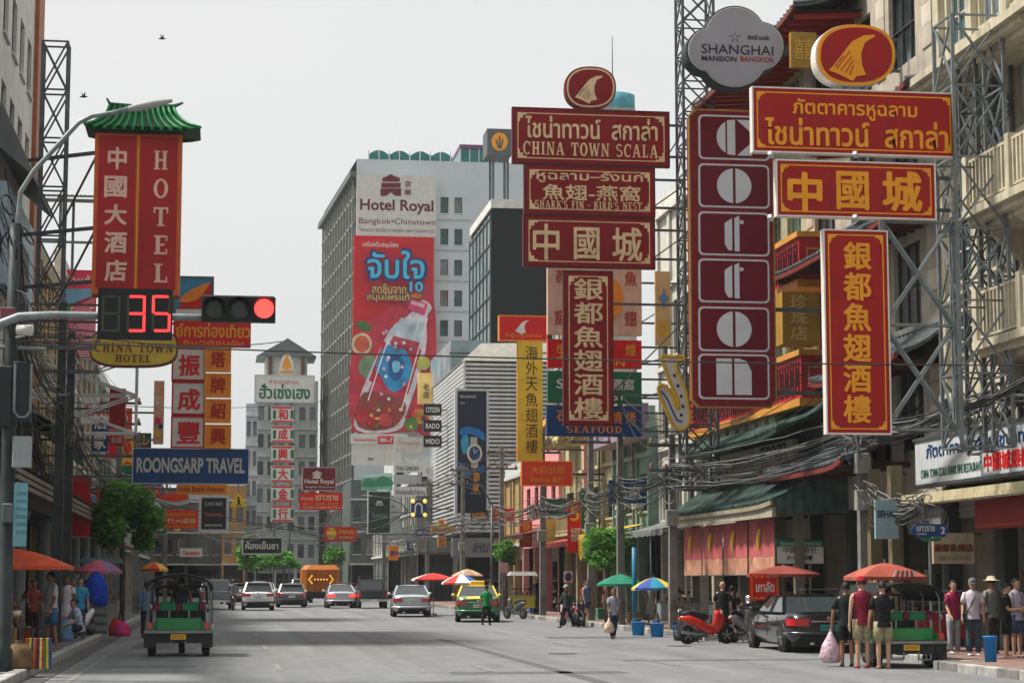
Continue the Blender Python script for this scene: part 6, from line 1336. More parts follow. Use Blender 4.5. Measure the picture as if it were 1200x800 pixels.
board('banner', 'red vertical banner with green foot and yellow flourish near the tree', (665, 588, 682, 647), 86, REDB, [(YEL, '5', (668, 592, 679, 610)), (LW, '福', (668, 618, 680, 634))], th=0.06, wallx=16.6, armz=(0.9,))
board('red_column_sign', 'slim red and white column sign beside the pink gable', (686, 512, 695, 612), 89, WHT, [(REDB, '金行珠寶首飾', (687, 516, 694, 606), dict(vert=True))], th=0.3, side=REDB, wallx=16.7, armz=(0.5,))
board('yellow_sign', 'plain faded yellow panel over the brown awning', (633, 603, 666, 636), 97, paint(205, 170, 90, grime=0.3), th=0.2, wallx=16.5, armz=(0.5,))
board('no_parking_sign', 'round blue and red no parking plate on a white card by the shops', (661, 669, 671, 682), 86, WHT, [(BLUE, '●', (662.5, 671, 669.5, 680)), (REDB, '○', (662, 670, 670, 681))], th=0.03)
# --- watch poster, watch-brand stack and other centre signs
YH = 125.0
board('watch_poster', 'tall framed dark blue poster of a wrist watch on the louvred block', (536, 458, 570, 601), YH, mat('poster_navy', S(24, 38, 58), rough=0.35, var=0.3, scale=0.6), [(LW, 'MADE ALONE IN STEEL', (539, 463, 558, 466), dict(bold=0)), (LW, 'MIDO', (539, 471, 545, 473), dict(bold=0))], th=0.4, frame=GREYW, fw=0.16, wallx=None)
q = MB(); tw_ = thing('watch_picture', 'printed round steel watch with blue swirl on the navy poster', 'picture', (at(553, 535, YH).x, YH, at(553, 560, YH).z))
for k, (pts, c) in enumerate((([(538, 505), (545, 500), (556, 501), (566, 506), (568, 516), (560, 512), (550, 508), (543, 512)], (30, 110, 180)), ([(538, 540), (546, 548), (556, 551), (566, 545), (568, 552), (558, 558), (545, 556), (538, 550)], (24, 90, 160)), ([(540, 515), (548, 510), (549, 525), (543, 532)], (60, 150, 190)))):
 MB().use(paint(*c)).prismY(smooth_poly(pxpoly(pts, YH), 3), YH - 0.03 - 0.01 * k, YH - 0.021 - 0.01 * k).build('swirl', tw_)
MB().use(ALLOY).prismY(pxpoly([(551, 512), (559, 512), (560, 548), (552, 548)], YH), YH - 0.06, YH - 0.052).build('strap', tw_)
MB().use(CHROME).prismY(pxpoly(oval(556, 531, 9, 11, p=2), YH), YH - 0.08, YH - 0.062).build('case', tw_); MB().use(mat('dial', S(30, 70, 110), rough=0.3)).prismY(pxpoly(oval(556, 531, 6.6, 8.2, p=2), YH), YH - 0.095, YH - 0.082).build('dial', tw_)
pc = at(556, 531, YH); q = MB().use(LW); q.bar((pc.x, YH - 0.1, pc.z), (pc.x + 0.18, YH - 0.1, pc.z + 0.2), 0.03); q.bar((pc.x, YH - 0.105, pc.z), (pc.x - 0.06, YH - 0.105, pc.z + 0.3), 0.03); q.build('hands', tw_)
YI = 140.0
for s_, y0, lb in (('CITIZEN', 473, 'small black sign reading citizen, top of the stack of three'), ('RADO', 492, 'small black sign reading rado, middle of the stack of three'), ('MIDO', 510, 'small black sign reading mido, bottom of the stack of three')):
 board('watch_sign', lb, (496.5, y0, 517.5, y0 + 13.5), YI, BLK, [(LW, s_, (499, y0 + 4, 515, y0 + 10), dict(bold=0.02))], th=0.3, wallx=15.4, armz=(0.5,), group='black watch signs stacked on one mast')
board('yellow_flag_sign', 'yellow vertical sign with dark mark right of the drink poster', (490, 437, 507, 473), 150, paint(225, 195, 120), [(INK, '老店', (496, 449, 503, 467), dict(vert=True))], th=0.3, wallx=15.5, armz=(0.5,))
board('phone_banner', 'white banner with red phone number box under the drink poster', (411, 508, 478, 520), 186.5, WHT, [(REDB, 'โทรศัพท์ติดต่อ', (415, 513, 441, 517))], th=0.1)
board('phone_number_box', 'red box with white phone digits on the white banner', (443, 511, 461, 520), 186.3, REDB, [(LW, '081-7', (445, 513, 460, 518), dict(bold=0.03))], th=0.1)
board('plain_board', 'blank pinkish white board next to the red phone number box', (462, 512, 495, 530), 160, paint(205, 196, 184, grime=0.2), [(paint(170, 160, 150), 'ห้างทองเยาวราช', (467, 516, 491, 521), dict(bold=0))], th=0.2)
board('plain_board', 'white lower banner with a tiny dark logo above the street', (412, 521, 470, 545), 187, WHT, [(INK, '∞', (431, 536, 438, 539))], th=0.1)
board('landscape_poster', 'billboard picture of green hills and pale water above the shops', (424, 554, 460, 574), 158, paint(120, 190, 170), [], th=0.15, wallx=14.5, armz=(0.5,))
t = thing('landscape_picture', 'printed green hills across the landscape billboard', 'picture', (at(442, 564, 157.9).x, 157.9, at(442, 572, 157.9).z))
MB().use(paint(70, 140, 100)).prismY(smooth_poly(pxpoly([(424.5, 566), (432, 560), (440, 563), (448, 557), (459.5, 563), (459.5, 568), (424.5, 569)], 157.9), 3), 157.93, 157.97).build('hills', t); MB().use(paint(200, 220, 215)).prismY(pxpoly([(424.5, 555), (459.5, 555), (459.5, 558), (424.5, 560)], 157.9), 157.95, 157.98).build('pale_sky', t)
board('small_green_sign', 'small white sign with green letters under the plain white boards', (461, 544, 494, 553), 150, WHT, [(GRN, 'THAI GARDEN', (464, 546, 491, 551), dict(bold=0.02))], th=0.2, wallx=15.2, armz=(0.5,))
board('small_blue_sign', 'small white sign with blue Thai letters above the yellow lamp sign', (461, 570, 500, 582), 150, WHT, [(BLUE, 'ห้างทองจิ้นไถ่เฮง', (464, 573, 498, 579), dict(bold=0.01))], th=0.2, wallx=15.2, armz=(0.5,))
board('plain_board', 'upper small white board right of the thai garden sign', (495, 545, 508, 558), 150, WHT, [(paint(150, 150, 150), '老', (499, 548, 504, 555), dict(bold=0))], th=0.2, wallx=15.4, armz=(0.5,))
board('plain_board', 'long pale grey board just above the blue Thai lettered sign', (461, 556, 494, 567), 151, GREYW, th=0.2, wallx=15.4, armz=(0.5,))
board('tall_dark_sign', 'tall dark green sign with a white crest left of the small blue signs', (432, 576, 457, 624), 152, paint(40, 62, 56), [(LW, '♨', (440, 586, 449, 592), dict(bold=0)), (paint(150, 160, 150), 'โรงแรม', (436, 600, 453, 606), dict(bold=0))], th=0.4, frame=GREYW, fw=0.08, wallx=14.5, armz=(0.5,))
board('blue_arch_sign', 'dark blue sign with white arch and four round yellow lamps', (482, 586, 500, 606), 135, BLUE, [(LW, '∩', (486, 589, 495, 601), dict(bold=0.04))], th=0.25, wallx=15.2, armz=(0.5,))
for px, py, lb in ((484, 587, 'upper left'), (498, 587, 'upper right'), (484, 603, 'lower left'), (498, 603, 'lower right')):
 p = at(px, py, 134.9); o = thing('sign_lamp', 'round yellow lamp on the %s corner of the blue arch sign' % lb, 'lamp', p, 'yellow lamps on the blue arch sign'); MB().use(mat('lamp_yellow', (0.9, 0.6, 0.1), rough=0.3, var=0, emit=0.6), True).ball(p, 0.14, 8).build('lens', o)
board('orange_number_sign', 'square orange sign with dark blue figures', (456, 639, 467, 656), 135, ORG, [(paint(30, 40, 110), '891', (457.5, 645, 466, 651), dict(bold=0.03))], th=0.2, wallx=15.2, armz=(0.5,))
board('gold_shop_sign', 'red and gold shop sign with a round lion face near the dark green sign', (380, 617, 418, 634), 132, REDB, [(YEL, '●', (383, 618, 394, 632)), (YEL, 'ห้างทอง', (397, 619, 415, 625), dict(bold=0.02)), (YEL, 'ซุ่นเซ่งฮวด', (397, 627, 415, 632), dict(bold=0.01))], th=0.25, wallx=14.5, armz=(0.5,))
board('hotel_royal_sign', 'maroon sign with a white house emblem reading hotel royal', (355, 548, 393, 574), 150, MAR, [(LW, '⾦', (366, 551, 377, 560), dict(bold=0.03)), (LW, 'Hotel Royal', (357, 561, 391, 568), dict(bold=0.02)), (LW, 'Bangkok Chinatown', (358, 569, 391, 572), dict(bold=0.0))], th=0.3, frame=paint(180, 150, 140), fw=0.06)
board('red_goldsmith_sign', 'red sign with cream Thai lettering directly below the maroon hotel sign', (351, 577, 401, 597), 145, REDB, [(PALEG, 'เยาวราช', (370, 580, 396, 586), dict(bold=0.02)), (PALEG, 'ห้างทอง', (353, 581, 367, 586), dict(bold=0)), (ORG, '金行 首飾 珠寶', (354, 588, 396, 592), dict(bold=0)), (PALEG, 'GOLDSMITH', (355, 593, 398, 595.5), dict(bold=0))], th=0.3)
# --- the drink poster and hotel lettering on the white hotel
YJ = 203.6
board('hotel_name_panel', 'white rooftop panel with maroon hotel royal name and pagoda emblem', (418, 205, 511, 277), YJ, WHT, [(MAR, 'Hotel Royal', (422, 234, 508, 251), dict(bold=0.025)), (MAR, 'Bangkok•Chinatown', (421, 256, 510, 265), dict(bold=0.0)), (MAR, 'โรงแรม รอยัล บางกอก แอท ไชน่าทาวน์', (421, 267, 509, 272), dict(bold=0.0)), (MAR, '京', (474, 212, 482, 220), dict(bold=0.02)), (MAR, '華', (474, 222, 482, 229), dict(bold=0.02))], th=0.4)
t = thing('pagoda_emblem', 'maroon stylised pagoda emblem above the hotel name', 'emblem', (at(458, 217, YJ).x, YJ, at(458, 230, YJ).z))
for k, pts in enumerate(([(448, 209), (455, 206), (458, 204), (461, 206), (469, 209), (468, 213), (448, 213)], [(447, 214.5), (470, 214.5), (469, 220), (447, 220)], [(446, 221), (470, 221), (470, 229.5), (463, 229.5), (458, 225), (453, 229.5), (446, 229.5)])): MB().use(MAR).prismY(pxpoly(pts, YJ), YJ - 0.05 - 0.01 * k, YJ - 0.005).build('tier', t)
x0, x1, z0, z1 = rectpx(413.5, 277, 508, 505, YJ - 0.2)
t = thing('drink_poster', 'giant red poster of a slanted drink bottle with blue Thai title on the white hotel', 'poster', ((x0 + x1) / 2, YJ - 0.2, z0)); YK = YJ - 0.2
pn = MB().use(mat('poster_red', S(204, 14, 30), rough=0.45, var=0.12, scale=0.25)).box(x0, x1, YK, YK + 0.4, z0, z1).build('panel', t)
LY = [YK - 0.01]
def ad(name, pts, c, sm=True, par=None, emb=0.02):
 LY[0] -= 0.012; P_ = pxpoly(pts, YK); P_ = smooth_poly(P_, 4) if sm else P_
 m_ = c if not isinstance(c, tuple) else paint(*c, rough=0.45, var=0.25, scale=0.9); MB().use(m_).prismY(P_, LY[0] - 0.01, LY[0]).build(name, par or t)
ad('pink_glow', [(414.2, 400), (440, 372), (470, 352), (507.5, 342), (507.5, 500), (480, 504), (414.2, 504)], (200, 44, 66))
ad('fruit_slice', oval(424, 403, 12, 13, 20, 2), (224, 196, 150), False); ad('fruit_flesh', oval(424, 403, 9, 10, 16, 2), (206, 90, 60), False)
ad('leaf', [(416, 380), (426, 376), (436, 384), (428, 388)], (60, 110, 50)); ad('melon', oval(432, 430, 12, 14, 18, 2), (120, 150, 110), False)
ad('bottle', [(494, 352), (506, 360), (500, 372), (500, 400), (494, 430), (478, 480), (466, 504), (418, 504), (420, 470), (438, 425), (458, 385), (478, 370)], (222, 214, 220))
ad('bottle_drink', [(484, 376), (495, 380), (493, 404), (486, 430), (471, 476), (458, 500), (425, 500), (428, 470), (444, 428), (462, 392), (474, 380)], (196, 60, 84)); ad('label', [(449, 400), (494, 410), (478, 462), (432, 446)], (198, 30, 60), False); ad('bottle_white_band', [(470, 372), (497, 378), (494, 402), (456, 392)], (190, 206, 216), False); ad('drink_base', [(426, 460), (474, 470), (462, 500), (420, 500)], (150, 60, 50))
ad('blue_emblem', [(448, 410), (458, 403), (462, 410), (472, 408), (480, 420), (482, 436), (474, 452), (462, 459), (452, 452), (446, 440), (440, 432)], (40, 150, 205)); ad('blue_emblem_line', [(456, 418), (468, 416), (474, 430), (466, 446), (456, 440)], (24, 90, 160)); ad('blue_emblem_line', [(460, 424), (468, 424), (468, 434), (461, 436)], (130, 210, 235))
ad('cap', [(481, 350), (501, 356), (497, 370), (477, 362)], (222, 70, 120), False); ad('cap_edge', [(482, 352), (498, 357), (496, 361), (481, 356)], (245, 190, 205), False)
for (cx, cy, r_, c) in ((424, 487, 9, (190, 30, 40)), (438, 494, 8, (170, 24, 34)), (452, 492, 8, (200, 60, 60)), (492, 488, 9, (214, 150, 50)), (500, 470, 7, (200, 120, 60)), (482, 497, 8, (90, 130, 60)), (500, 500, 7, (110, 60, 110)), (496, 426, 8, (190, 190, 90)), (418, 452, 5, (200, 60, 60)), (503, 448, 6, (90, 140, 70))): ad('fruit', oval(cx, cy, r_, r_, 14, 2), c, False)
rq = random.Random(4)
for k in range(22): ad('fruit', oval(rq.uniform(418, 504), rq.uniform(476, 501), rq.uniform(1.5, 3.6), rq.uniform(1.5, 3.6), 9, 2), rq.choice(((214, 60, 50), (230, 170, 60), (90, 140, 60), (240, 210, 190), (120, 30, 50), (210, 110, 40))), False)
for k in range(16):
 cx_, cy_ = rq.uniform(444, 488), rq.uniform(386, 468); ad('ice_chip', [(cx_ - 2.2, cy_), (cx_, cy_ - 2.6), (cx_ + 2.4, cy_ + 0.6), (cx_ - 0.4, cy_ + 2.2)], rq.choice(((236, 240, 246), (150, 205, 232), (240, 170, 185))), False)
for a_, b_ in (((499, 374), (470, 478)), ((454, 396), (430, 470)), ((490, 374), (484, 398))): ad('highlight', [a_, (a_[0] + 1.6, a_[1]), (b_[0] + 1.2, b_[1]), (b_[0], b_[1])], (250, 250, 250), False)
LY[0] -= 0.012; q = MB(); N1 = paint(20, 50, 120); C1 = paint(70, 190, 225)
letter(q, LW, 'เครื่องดื่มสมุนไพร', (425, 283, 467, 291), LY[0], bold=0.01); letter(q, N1, 'จับใจ', (429, 292, 499, 328), LY[0], bold=0.07); letter(q, C1, 'จับใจ', (431, 294, 497, 326), LY[0] - 0.02, bold=0.02)
letter(q, N1, 'สดชื่นจาก', (435, 331, 477, 345), LY[0], bold=0.06); letter(q, YEL, 'สดชื่นจาก', (436, 332, 476, 344), LY[0] - 0.02, bold=0.02); letter(q, N1, 'สมุนไพรแท้', (429, 342, 481, 355), LY[0], bold=0.06); letter(q, YEL, 'สมุนไพรแท้', (430, 343, 480, 354), LY[0] - 0.02, bold=0.02)
letter(q, N1, '10', (479, 329, 497, 343), LY[0], bold=0.06); letter(q, C1, '10', (480, 330, 496, 342), LY[0] - 0.02, bold=0.03); letter(q, YEL, 'ชนิด', (482, 344, 494, 349), LY[0], bold=0.02); q.build('lettering', pn)
board('round_logo_box', 'dark rooftop box with a round gold logo', (571, 151, 600, 181), 170, paint(84, 90, 92), [], th=3.0)
t = thing('gold_logo', 'round gold logo with dark strokes on the dark rooftop box', 'emblem', (at(585.5, 166, 169.9).x, 169.9, at(585.5, 176, 169.9).z)); MB().use(GOLD).prismY(pxpoly(oval(585.5, 166, 9.5, 10.5, p=2), 169.9), 169.9, 169.97).build('disc', t)
for dx in (-4, 0, 4): MB().use(paint(84, 90, 92)).prismY(pxpoly([(585.5 + dx - 0.9, 160 + abs(dx)), (585.5 + dx + 0.9, 160 + abs(dx)), (585.5 + dx * 0.3 + 0.9, 174), (585.5 + dx * 0.3 - 0.9, 174)], 169.9), 169.85 - 0.004 * (dx + 4), 169.89).build('stroke', t)
t = thing('support_tower', 'steel stand under the dark rooftop logo box', 'stand', (24, 171.5, 31.9))
for px in (577, 594):
 for yy in (170.5, 172.5): MB().use(DKSTEEL).bar((at(px, 190, 171).x, yy, 31.9), (at(px, 190, 171).x, yy, at(585, 182, 170).z), 0.2).build('leg', t)
o = thing('water_tank', 'teal cylindrical rooftop water tank behind the oval emblem', 'tank', (at(722, 122, 110).x, 110, 20)); MB().use(paint(80, 150, 165, grime=0.3), True).lathe([(1.05, at(722, 135, 110).z), (1.05, at(722, 113, 110).z), (0.6, at(722, 110, 110).z), (0.05, at(722, 109, 110).z)], (at(722, 122, 110).x, 110, 0), n=20).build('drum', o)
MB().use(DKSTEEL).lathe([(0.04, at(717, 111, 110).z), (0.02, at(717, 43, 110).z)], (at(717.5, 60, 110).x, 110, 0), n=5).build('antenna', o)
t = shophouse('back street block carrying the teal water tank', 'R', 18.9, 104, 116, at(722, 135, 110).z - 0.95, paint(150, 155, 150, grime=0.4), ground=False, bays=4, depth=2.4)
# --- signs on the old shops at right
board('sign_plate', 'white street board with Chinese characters and green top strip beside the red blinds', (910, 632, 965, 660), 54.5, WHT, [(INK, '中國大旅社', (918, 641, 957, 648), dict(bold=0.0)), (INK, '大同酒樓', (921, 650, 952, 656), dict(bold=0.0))], th=0.06, frame=BLK, fw=0.02, wallx=16.9, armz=(0.9,))
board('sign_strip', 'green strip with small pale Thai letters over the white board', (910, 632, 965, 640), 54.45, GRN, [(LW, 'โรงแรมไชน่าทาวน์', (914, 634, 962, 638.5), dict(bold=0))], th=0.04)
board('gold_side_sign', 'dull gold hanging box with pale round characters between the red balcony boxes', (917, 342, 960, 403), 54.0, paint(165, 125, 45, grime=0.25), [(paint(205, 180, 110), '珍', (926, 345, 945, 362), dict(bold=0.02)), (paint(205, 180, 110), '珠', (927, 364, 946, 380), dict(bold=0.02)), (paint(205, 180, 110), '店', (927, 382, 946, 398), dict(bold=0.02))], th=0.8, wallx=16.9, armz=(0.9,))
board('pale_blue_sign', 'pale blue hanging sign with dark capitals among looped cables', (1026, 586, 1053, 631), 46, paint(140, 170, 178, grime=0.3), [(paint(40, 60, 70), 'SEHAI', (1028, 598, 1048, 606), dict(bold=0.02))], th=0.1, wallx=16.9, armz=(0.9,))
t = thing('street_name_sign', 'pointed blue street name sign with white lettering and the number 2', 'sign', (at(1090, 621, 41).x, 41, at(1090, 630, 41).z))
pn = MB().use(BLUE).prismY(pxpoly([(1067, 621), (1074, 613.5), (1107, 613.5), (1113, 621), (1107, 629), (1074, 629)], 41), 41, 41.05).build('panel', t); q = MB(); letter(q, LW, 'เยาวราช', (1074, 616, 1095, 622), 41, bold=0.02, depth=0.01); letter(q, LW, 'YAOWARAT', (1074, 624, 1086, 626.5), 41, bold=0, depth=0.01); letter(q, LW, '2', (1102.5, 617, 1107.5, 625), 41, bold=0.02, depth=0.01); q.build('lettering', pn)
MB().use(GRN).prismY(pxpoly([(1077, 629.5), (1105, 629.5), (1100, 634), (1082, 634)], 41), 41, 41.04).build('green_bracket', t); MB().use(STEEL).tube([(at(1090, 634, 41).x, 41.03, 0.15), (at(1090, 634, 41).x, 41.03, at(1090, 632, 41).z)], 0.035, 8).build('pole', t)
board('shop_sign', 'faded beige sign with five dark red characters behind the street name sign', (1094, 624, 1142, 660), 44, paint(175, 160, 130, grime=0.3), [(paint(110, 40, 34), '銀都魚翅店', (1095, 637, 1140, 646), dict(bold=0.02)), (paint(90, 110, 90), 'SHARK FIN RESTAURANT', (1099, 651, 1138, 656), dict(bold=0))], th=0.12, wallx=16.9, armz=(0.98,))
# long white signboard along the cream house
t = thing('restaurant_signboard', 'long weathered white signboard with blue Thai letters along the cream house', 'sign', (16.8, 42, 3.95)); p = MB().use(mat('old_white_board', S(190, 194, 196), rough=0.5, var=0.1, scale=1, grime=0.35)).box(16.3, 16.5, 36.5, 46.8, 3.93, 4.95).build('panel', t)
MB().use(paint(70, 76, 78)).box(16.26, 16.54, 36.4, 46.85, 4.95, 5.02).build('top_rail', t); MB().use(paint(70, 76, 78)).box(16.26, 16.54, 36.4, 46.85, 3.85, 3.925).build('bottom_rail', t)
q = MB(); UY = (0, -1, 0); put_text(q, BLUE, 'ภัตตาคารหูฉลามไชน่าทาวน์สกาล่า', (16.3, 46.0, 4.43), UY, (0, 0, 1), 8.6, 0.42, bold=0.02); put_text(q, paint(40, 90, 80), 'CHINA TOWN SCALA SHARK FINS RESTAURANT', (16.3, 46.4, 4.06), UY, (0, 0, 1), 3.9, 0.2, bold=0.0); put_text(q, REDB, '中國城銀都魚翅酒樓', (16.3, 42.35, 4.02), UY, (0, 0, 1), 4.6, 0.38, bold=0.03); q.build('lettering', p)
# ================= left side signs
YL1 = 60.0
x0, x1, z0, z1 = rectpx(110, 158, 211, 343, YL1)
t = thing('hotel_sign', 'tall red two column hotel sign with Chinese characters and a green tiled roof', 'sign', ((x0 + x1) / 2, YL1 + 0.3, z0)); xm = (x0 + x1) / 2
OB = paint(196, 92, 30, rough=0.5, grime=0.1)
MB().use(OB).box(x0 - 0.02, x1 + 0.02, YL1, YL1 + 0.9, z0 - 0.05, z1 + 0.02).build('case', t)
pn = MB().use(mat('hotel_red', S(160, 16, 16), rough=0.45, var=0.14, scale=0.8, grime=0.2)); pn.box(x0 + 0.1, xm - 0.07, YL1 - 0.03, YL1 - 0.002, z0 + 0.12, z1 - 0.05); pn = pn.build('left_panel', t)
p2 = MB().use(M['hotel_red']); p2.box(xm + 0.07, x1 - 0.1, YL1 - 0.03, YL1 - 0.002, z0 + 0.12, z1 - 0.05); p2 = p2.build('right_panel', t)
MB().use(GOLD).box(xm - 0.02, xm + 0.02, YL1 - 0.04, YL1 - 0.002, z0 + 0.1, z1).build('centre_strip', t)
q = MB(); PK2 = mat('letter_rose', S(214, 176, 160), rough=0.5, var=0.08)
for ch, a, b in (('中', 173, 198), ('國', 207, 231), ('大', 240, 263), ('酒', 272, 296), ('店', 305, 329)): letter(q, PK2, ch, (123 if ch != '中' else 127, a, 148, b), YL1 - 0.03, bold=0.035)
q.build('lettering', pn); q = MB()
for ch, a, b in (('H', 177, 199), ('O', 210, 232), ('T', 243, 265), ('E', 276, 298), ('L', 309, 331)): letter(q, PK2, ch, (180, a, 197, b), YL1 - 0.03, style='serif')
q.build('lettering', p2)
# its little tiled roof, hipped with upturned ends
G1 = mat('bright_green_tile', S(16, 130, 66), rough=0.4, var=0.2, scale=4, grime=0.15); G2 = mat('dark_green_tile', S(12, 78, 48), rough=0.45, var=0.2)
zr0 = z1 + 0.06; zr1 = at(160, 121, YL1).z; e0, e1 = x0 - 0.3, x1 + 0.55; r0, r1 = at(128, 121, YL1).x, at(203, 121, YL1).x
ro = MB().use(G2); n_ = 12
def rp_(q_, s_): # s_ 0..1 down the slope
 cv = s_ ** 1.6
 return (r0 + (r1 - r0) * q_) * (1 - cv) + (e0 + (e1 - e0) * q_) * cv, YL1 + 0.45 - 0.85 * cv, zr1 - (zr1 - zr0) * (1.25 * s_ - 0.25 * s_ * s_) + (0.1 * (abs(q_ - 0.5) * 2) ** 5 * s_)
ro.grid([[rp_(i / n_, s_) for i in range(n_ + 1)] for s_ in (0, 0.25, 0.5, 0.75, 1)])
bk_ = lambda p: (p[0], 2 * (YL1 + 0.45) - p[1], p[2]); ro.grid([[bk_(rp_(i / n_, s_)) for i in range(n_ + 1)] for s_ in (0, 0.25, 0.5, 0.75, 1)])
for q_ in (0, 1): ro.grid([[rp_(q_, s_) for s_ in (0, 0.25, 0.5, 0.75, 1)], [bk_(rp_(q_, s_)) for s_ in (0, 0.25, 0.5, 0.75, 1)]])
ro.poly([rp_(0, 1), rp_(1, 1), bk_(rp_(1, 1)), bk_(rp_(0, 1))])
ro = ro.build('roof', t)
for i in range(13):
 q = MB().use(G1, True); q.tube([tuple(Vector(rp_(i / 12, s_)) + Vector((0, -0.03, 0.02))) for s_ in (0.02, 0.25, 0.5, 0.75, 1)], 0.05, 6); q.build('tile', ro)
q = MB().use(G2); q.tube([(r0 - 0.1, YL1 + 0.45, zr1 + 0.22), (r0, YL1 + 0.45, zr1 + 0.04), (xm, YL1 + 0.45, zr1), (r1, YL1 + 0.45, zr1 + 0.04), (r1 + 0.28, YL1 + 0.45, zr1 + 0.16)], [0.03, 0.07, 0.06, 0.07, 0.03], 6); q.build('ridge', ro)
for zq in (0.08, 0.42, 0.9):
 z = z0 + (z1 - z0) * zq; MB().use(DKSTEEL).bar((x0, YL1 + 0.5, z), (-6.4, 62.3, z), 0.1).build('support_arm', t)
for zq in (0.42, 0.9): z = z0 + (z1 - z0) * zq; MB().use(DKSTEEL).bar((x0, YL1 + 0.52, z - 0.1), (-4.9, 61.5, z - 2.1), 0.05).build('support_arm', t)
t = thing('oval_hotel_sign', 'oval yellow sign reading china town hotel just under the countdown timer', 'sign', (at(156, 408, 60.2).x, 60.2, at(156, 428, 60.2).z))
MB().use(paint(110, 46, 40)).prismY(pxpoly(oval(156.5, 407, 52, 23, p=3.2), 60.2), 60.2, 60.5).build('rim', t)
pn = MB().use(paint(186, 160, 56, grime=0.15)).prismY(pxpoly(oval(156.5, 407, 50, 21, p=3.2), 60.2), 60.17, 60.199).build('face', t); q = MB(); DR = paint(110, 36, 30)
letter(q, DR, 'CHINA TOWN', (111, 402, 203, 412.5), 60.17, style='serif'); letter(q, DR, 'HOTEL', (135, 415.5, 177, 424), 60.17, style='serif'); q.build('lettering', pn)
for px in (125, 188): MB().use(DKSTEEL).bar((at(px, 390, 60.3).x, 60.35, at(px, 388, 60.3).z), (at(px, 390, 60.3).x, 60.35, z0), 0.06).build('hanger', t)
YL2 = 64.0
board('white_red_sign_stack', 'white panel sign with red character, top of the three beside the gold panels', (203, 409, 239, 444), YL2, WHT, [(REDB, '振', (210, 416, 234, 440), dict(bold=0.035))], th=0.5, frame=REDB, fw=0.05, group='white panels with red characters')
board('white_red_sign_stack', 'white panel sign with red character, middle of the three beside the gold panels', (203, 449, 239, 484), YL2, WHT, [(REDB, '成', (209, 456, 234, 480), dict(bold=0.035))], th=0.5, frame=REDB, fw=0.05, group='white panels with red characters')
board('white_red_sign_stack', 'white panel sign with red character, bottom of the three beside the gold panels', (202, 489, 238, 523), YL2, WHT, [(REDB, '豐', (208, 494, 234, 519), dict(bold=0.03))], th=0.5, frame=REDB, fw=0.05, group='white panels with red characters')
for i, (ch, n_) in enumerate((('塔', 'top'), ('牌', 'second'), ('紹', 'third'), ('興', 'lowest'))):
 board('gold_character_sign', 'square orange gold panel with red character, %s of four right of the white panels' % n_, (241.5, 409 + i * 30, 269, 433 + i * 30), YL2 - 0.1, ORG, [(paint(170, 40, 20), ch, (247, 412 + i * 30, 264, 430 + i * 30), dict(bold=0.03))], th=0.3, frame=GOLD, fw=0.05, group='orange gold character panels')
board('travel_sign', 'big blue sign reading roongsarp travel', (156, 526, 291, 566), YL2, BLUE, [(paint(190, 186, 176), 'ROONGSARP TRAVEL', (160, 536, 287, 554), dict(bold=0.03))], th=0.35, frame=GREYW, fw=0.025, wallx=-6.4)
board('tourism_sign', 'red sign with gold Thai letters right of the countdown timer', (203, 375, 294, 406), YL2, REDB, [(GOLD, 'ย์การท่องเที่ยว', (207, 378, 293, 395), dict(bold=0.03)), (GOLD, 'ยินดีต้อนรับ', (215, 398, 285, 404), dict(bold=0.0))], th=0.3, wallx=-6.4, armz=(0.3, 0.9))
board('airline_poster', 'blue billboard with a red and orange swoosh behind the traffic light', (205, 326, 248, 372), 68, paint(60, 130, 165), [], th=0.25, frame=paint(90, 94, 90), fw=0.07, wallx=-6.4, armz=(0.3,))
t = thing('swoosh_picture', 'red field with orange hand shaped swoosh printed on the blue billboard', 'picture', (at(226, 350, 67.9).x, 67.9, at(226, 370, 67.9).z))
MB().use(REDB).prismY(pxpoly([(208, 361), (222, 345), (247, 330), (247, 361)], 67.9), 67.93, 67.96).build('red_field', t); MB().use(ORG).prismY(smooth_poly(pxpoly([(210, 353), (220, 342), (236, 334), (246, 331), (240, 341), (232, 350), (222, 354)], 67.9), 3), 67.9, 67.925).build('swoosh', t); MB().use(LW).prismY(pxpoly([(206, 362), (247, 362), (247, 371), (206, 371)], 67.9), 67.94, 67.97).build('white_strip', t)
board('pink_billboard', 'large pink billboard with pale script behind the cable tangle', (46, 316, 112, 421), 84, paint(222, 56, 84, grime=0.05), [(LW, 'ทองคำแท้', (52, 322, 106, 333), dict(bold=0.01))], th=0.3, wallx=-10, armz=(0.1, 0.9))
t = thing('billboard_picture', 'blue band and pink stripes printed on the large pink billboard', 'picture', (at(80, 360, 83.9).x, 83.9, at(80, 400, 83.9).z))
MB().use(paint(120, 168, 196)).prismY(pxpoly([(60, 338), (111, 338), (111, 346), (84, 356), (62, 358)], 83.9), 83.93, 83.96).build('blue_band', t); MB().use(paint(226, 120, 140)).prismY(pxpoly([(64, 372), (111, 348), (111, 362), (72, 392)], 83.9), 83.9, 83.92).build('stripe', t); MB().use(paint(226, 140, 156)).prismY(pxpoly([(60, 396), (111, 368), (111, 418), (60, 418)], 83.9), 83.88, 83.9).build('pale_stripe', t)
MB().use(paint(60, 150, 50)).prismY(smooth_poly(pxpoly([(71, 358), (78, 356), (84, 361), (78, 366), (72, 364)], 83.9), 3), 83.86, 83.875).build('leaf_mark', t)
board('red_side_sign', 'plain dark red sign board inside the white tube frame', (128, 455, 147, 502), 70, RED1, [], th=0.2, wallx=-6.4, armz=(0.5,))
board('red_side_sign', 'small striped red board under the plain dark red board', (128, 508, 145, 522), 71, REDB, [(LW, '金銀', (130, 511, 143, 519))], th=0.2, wallx=-6.4, armz=(0.5,))
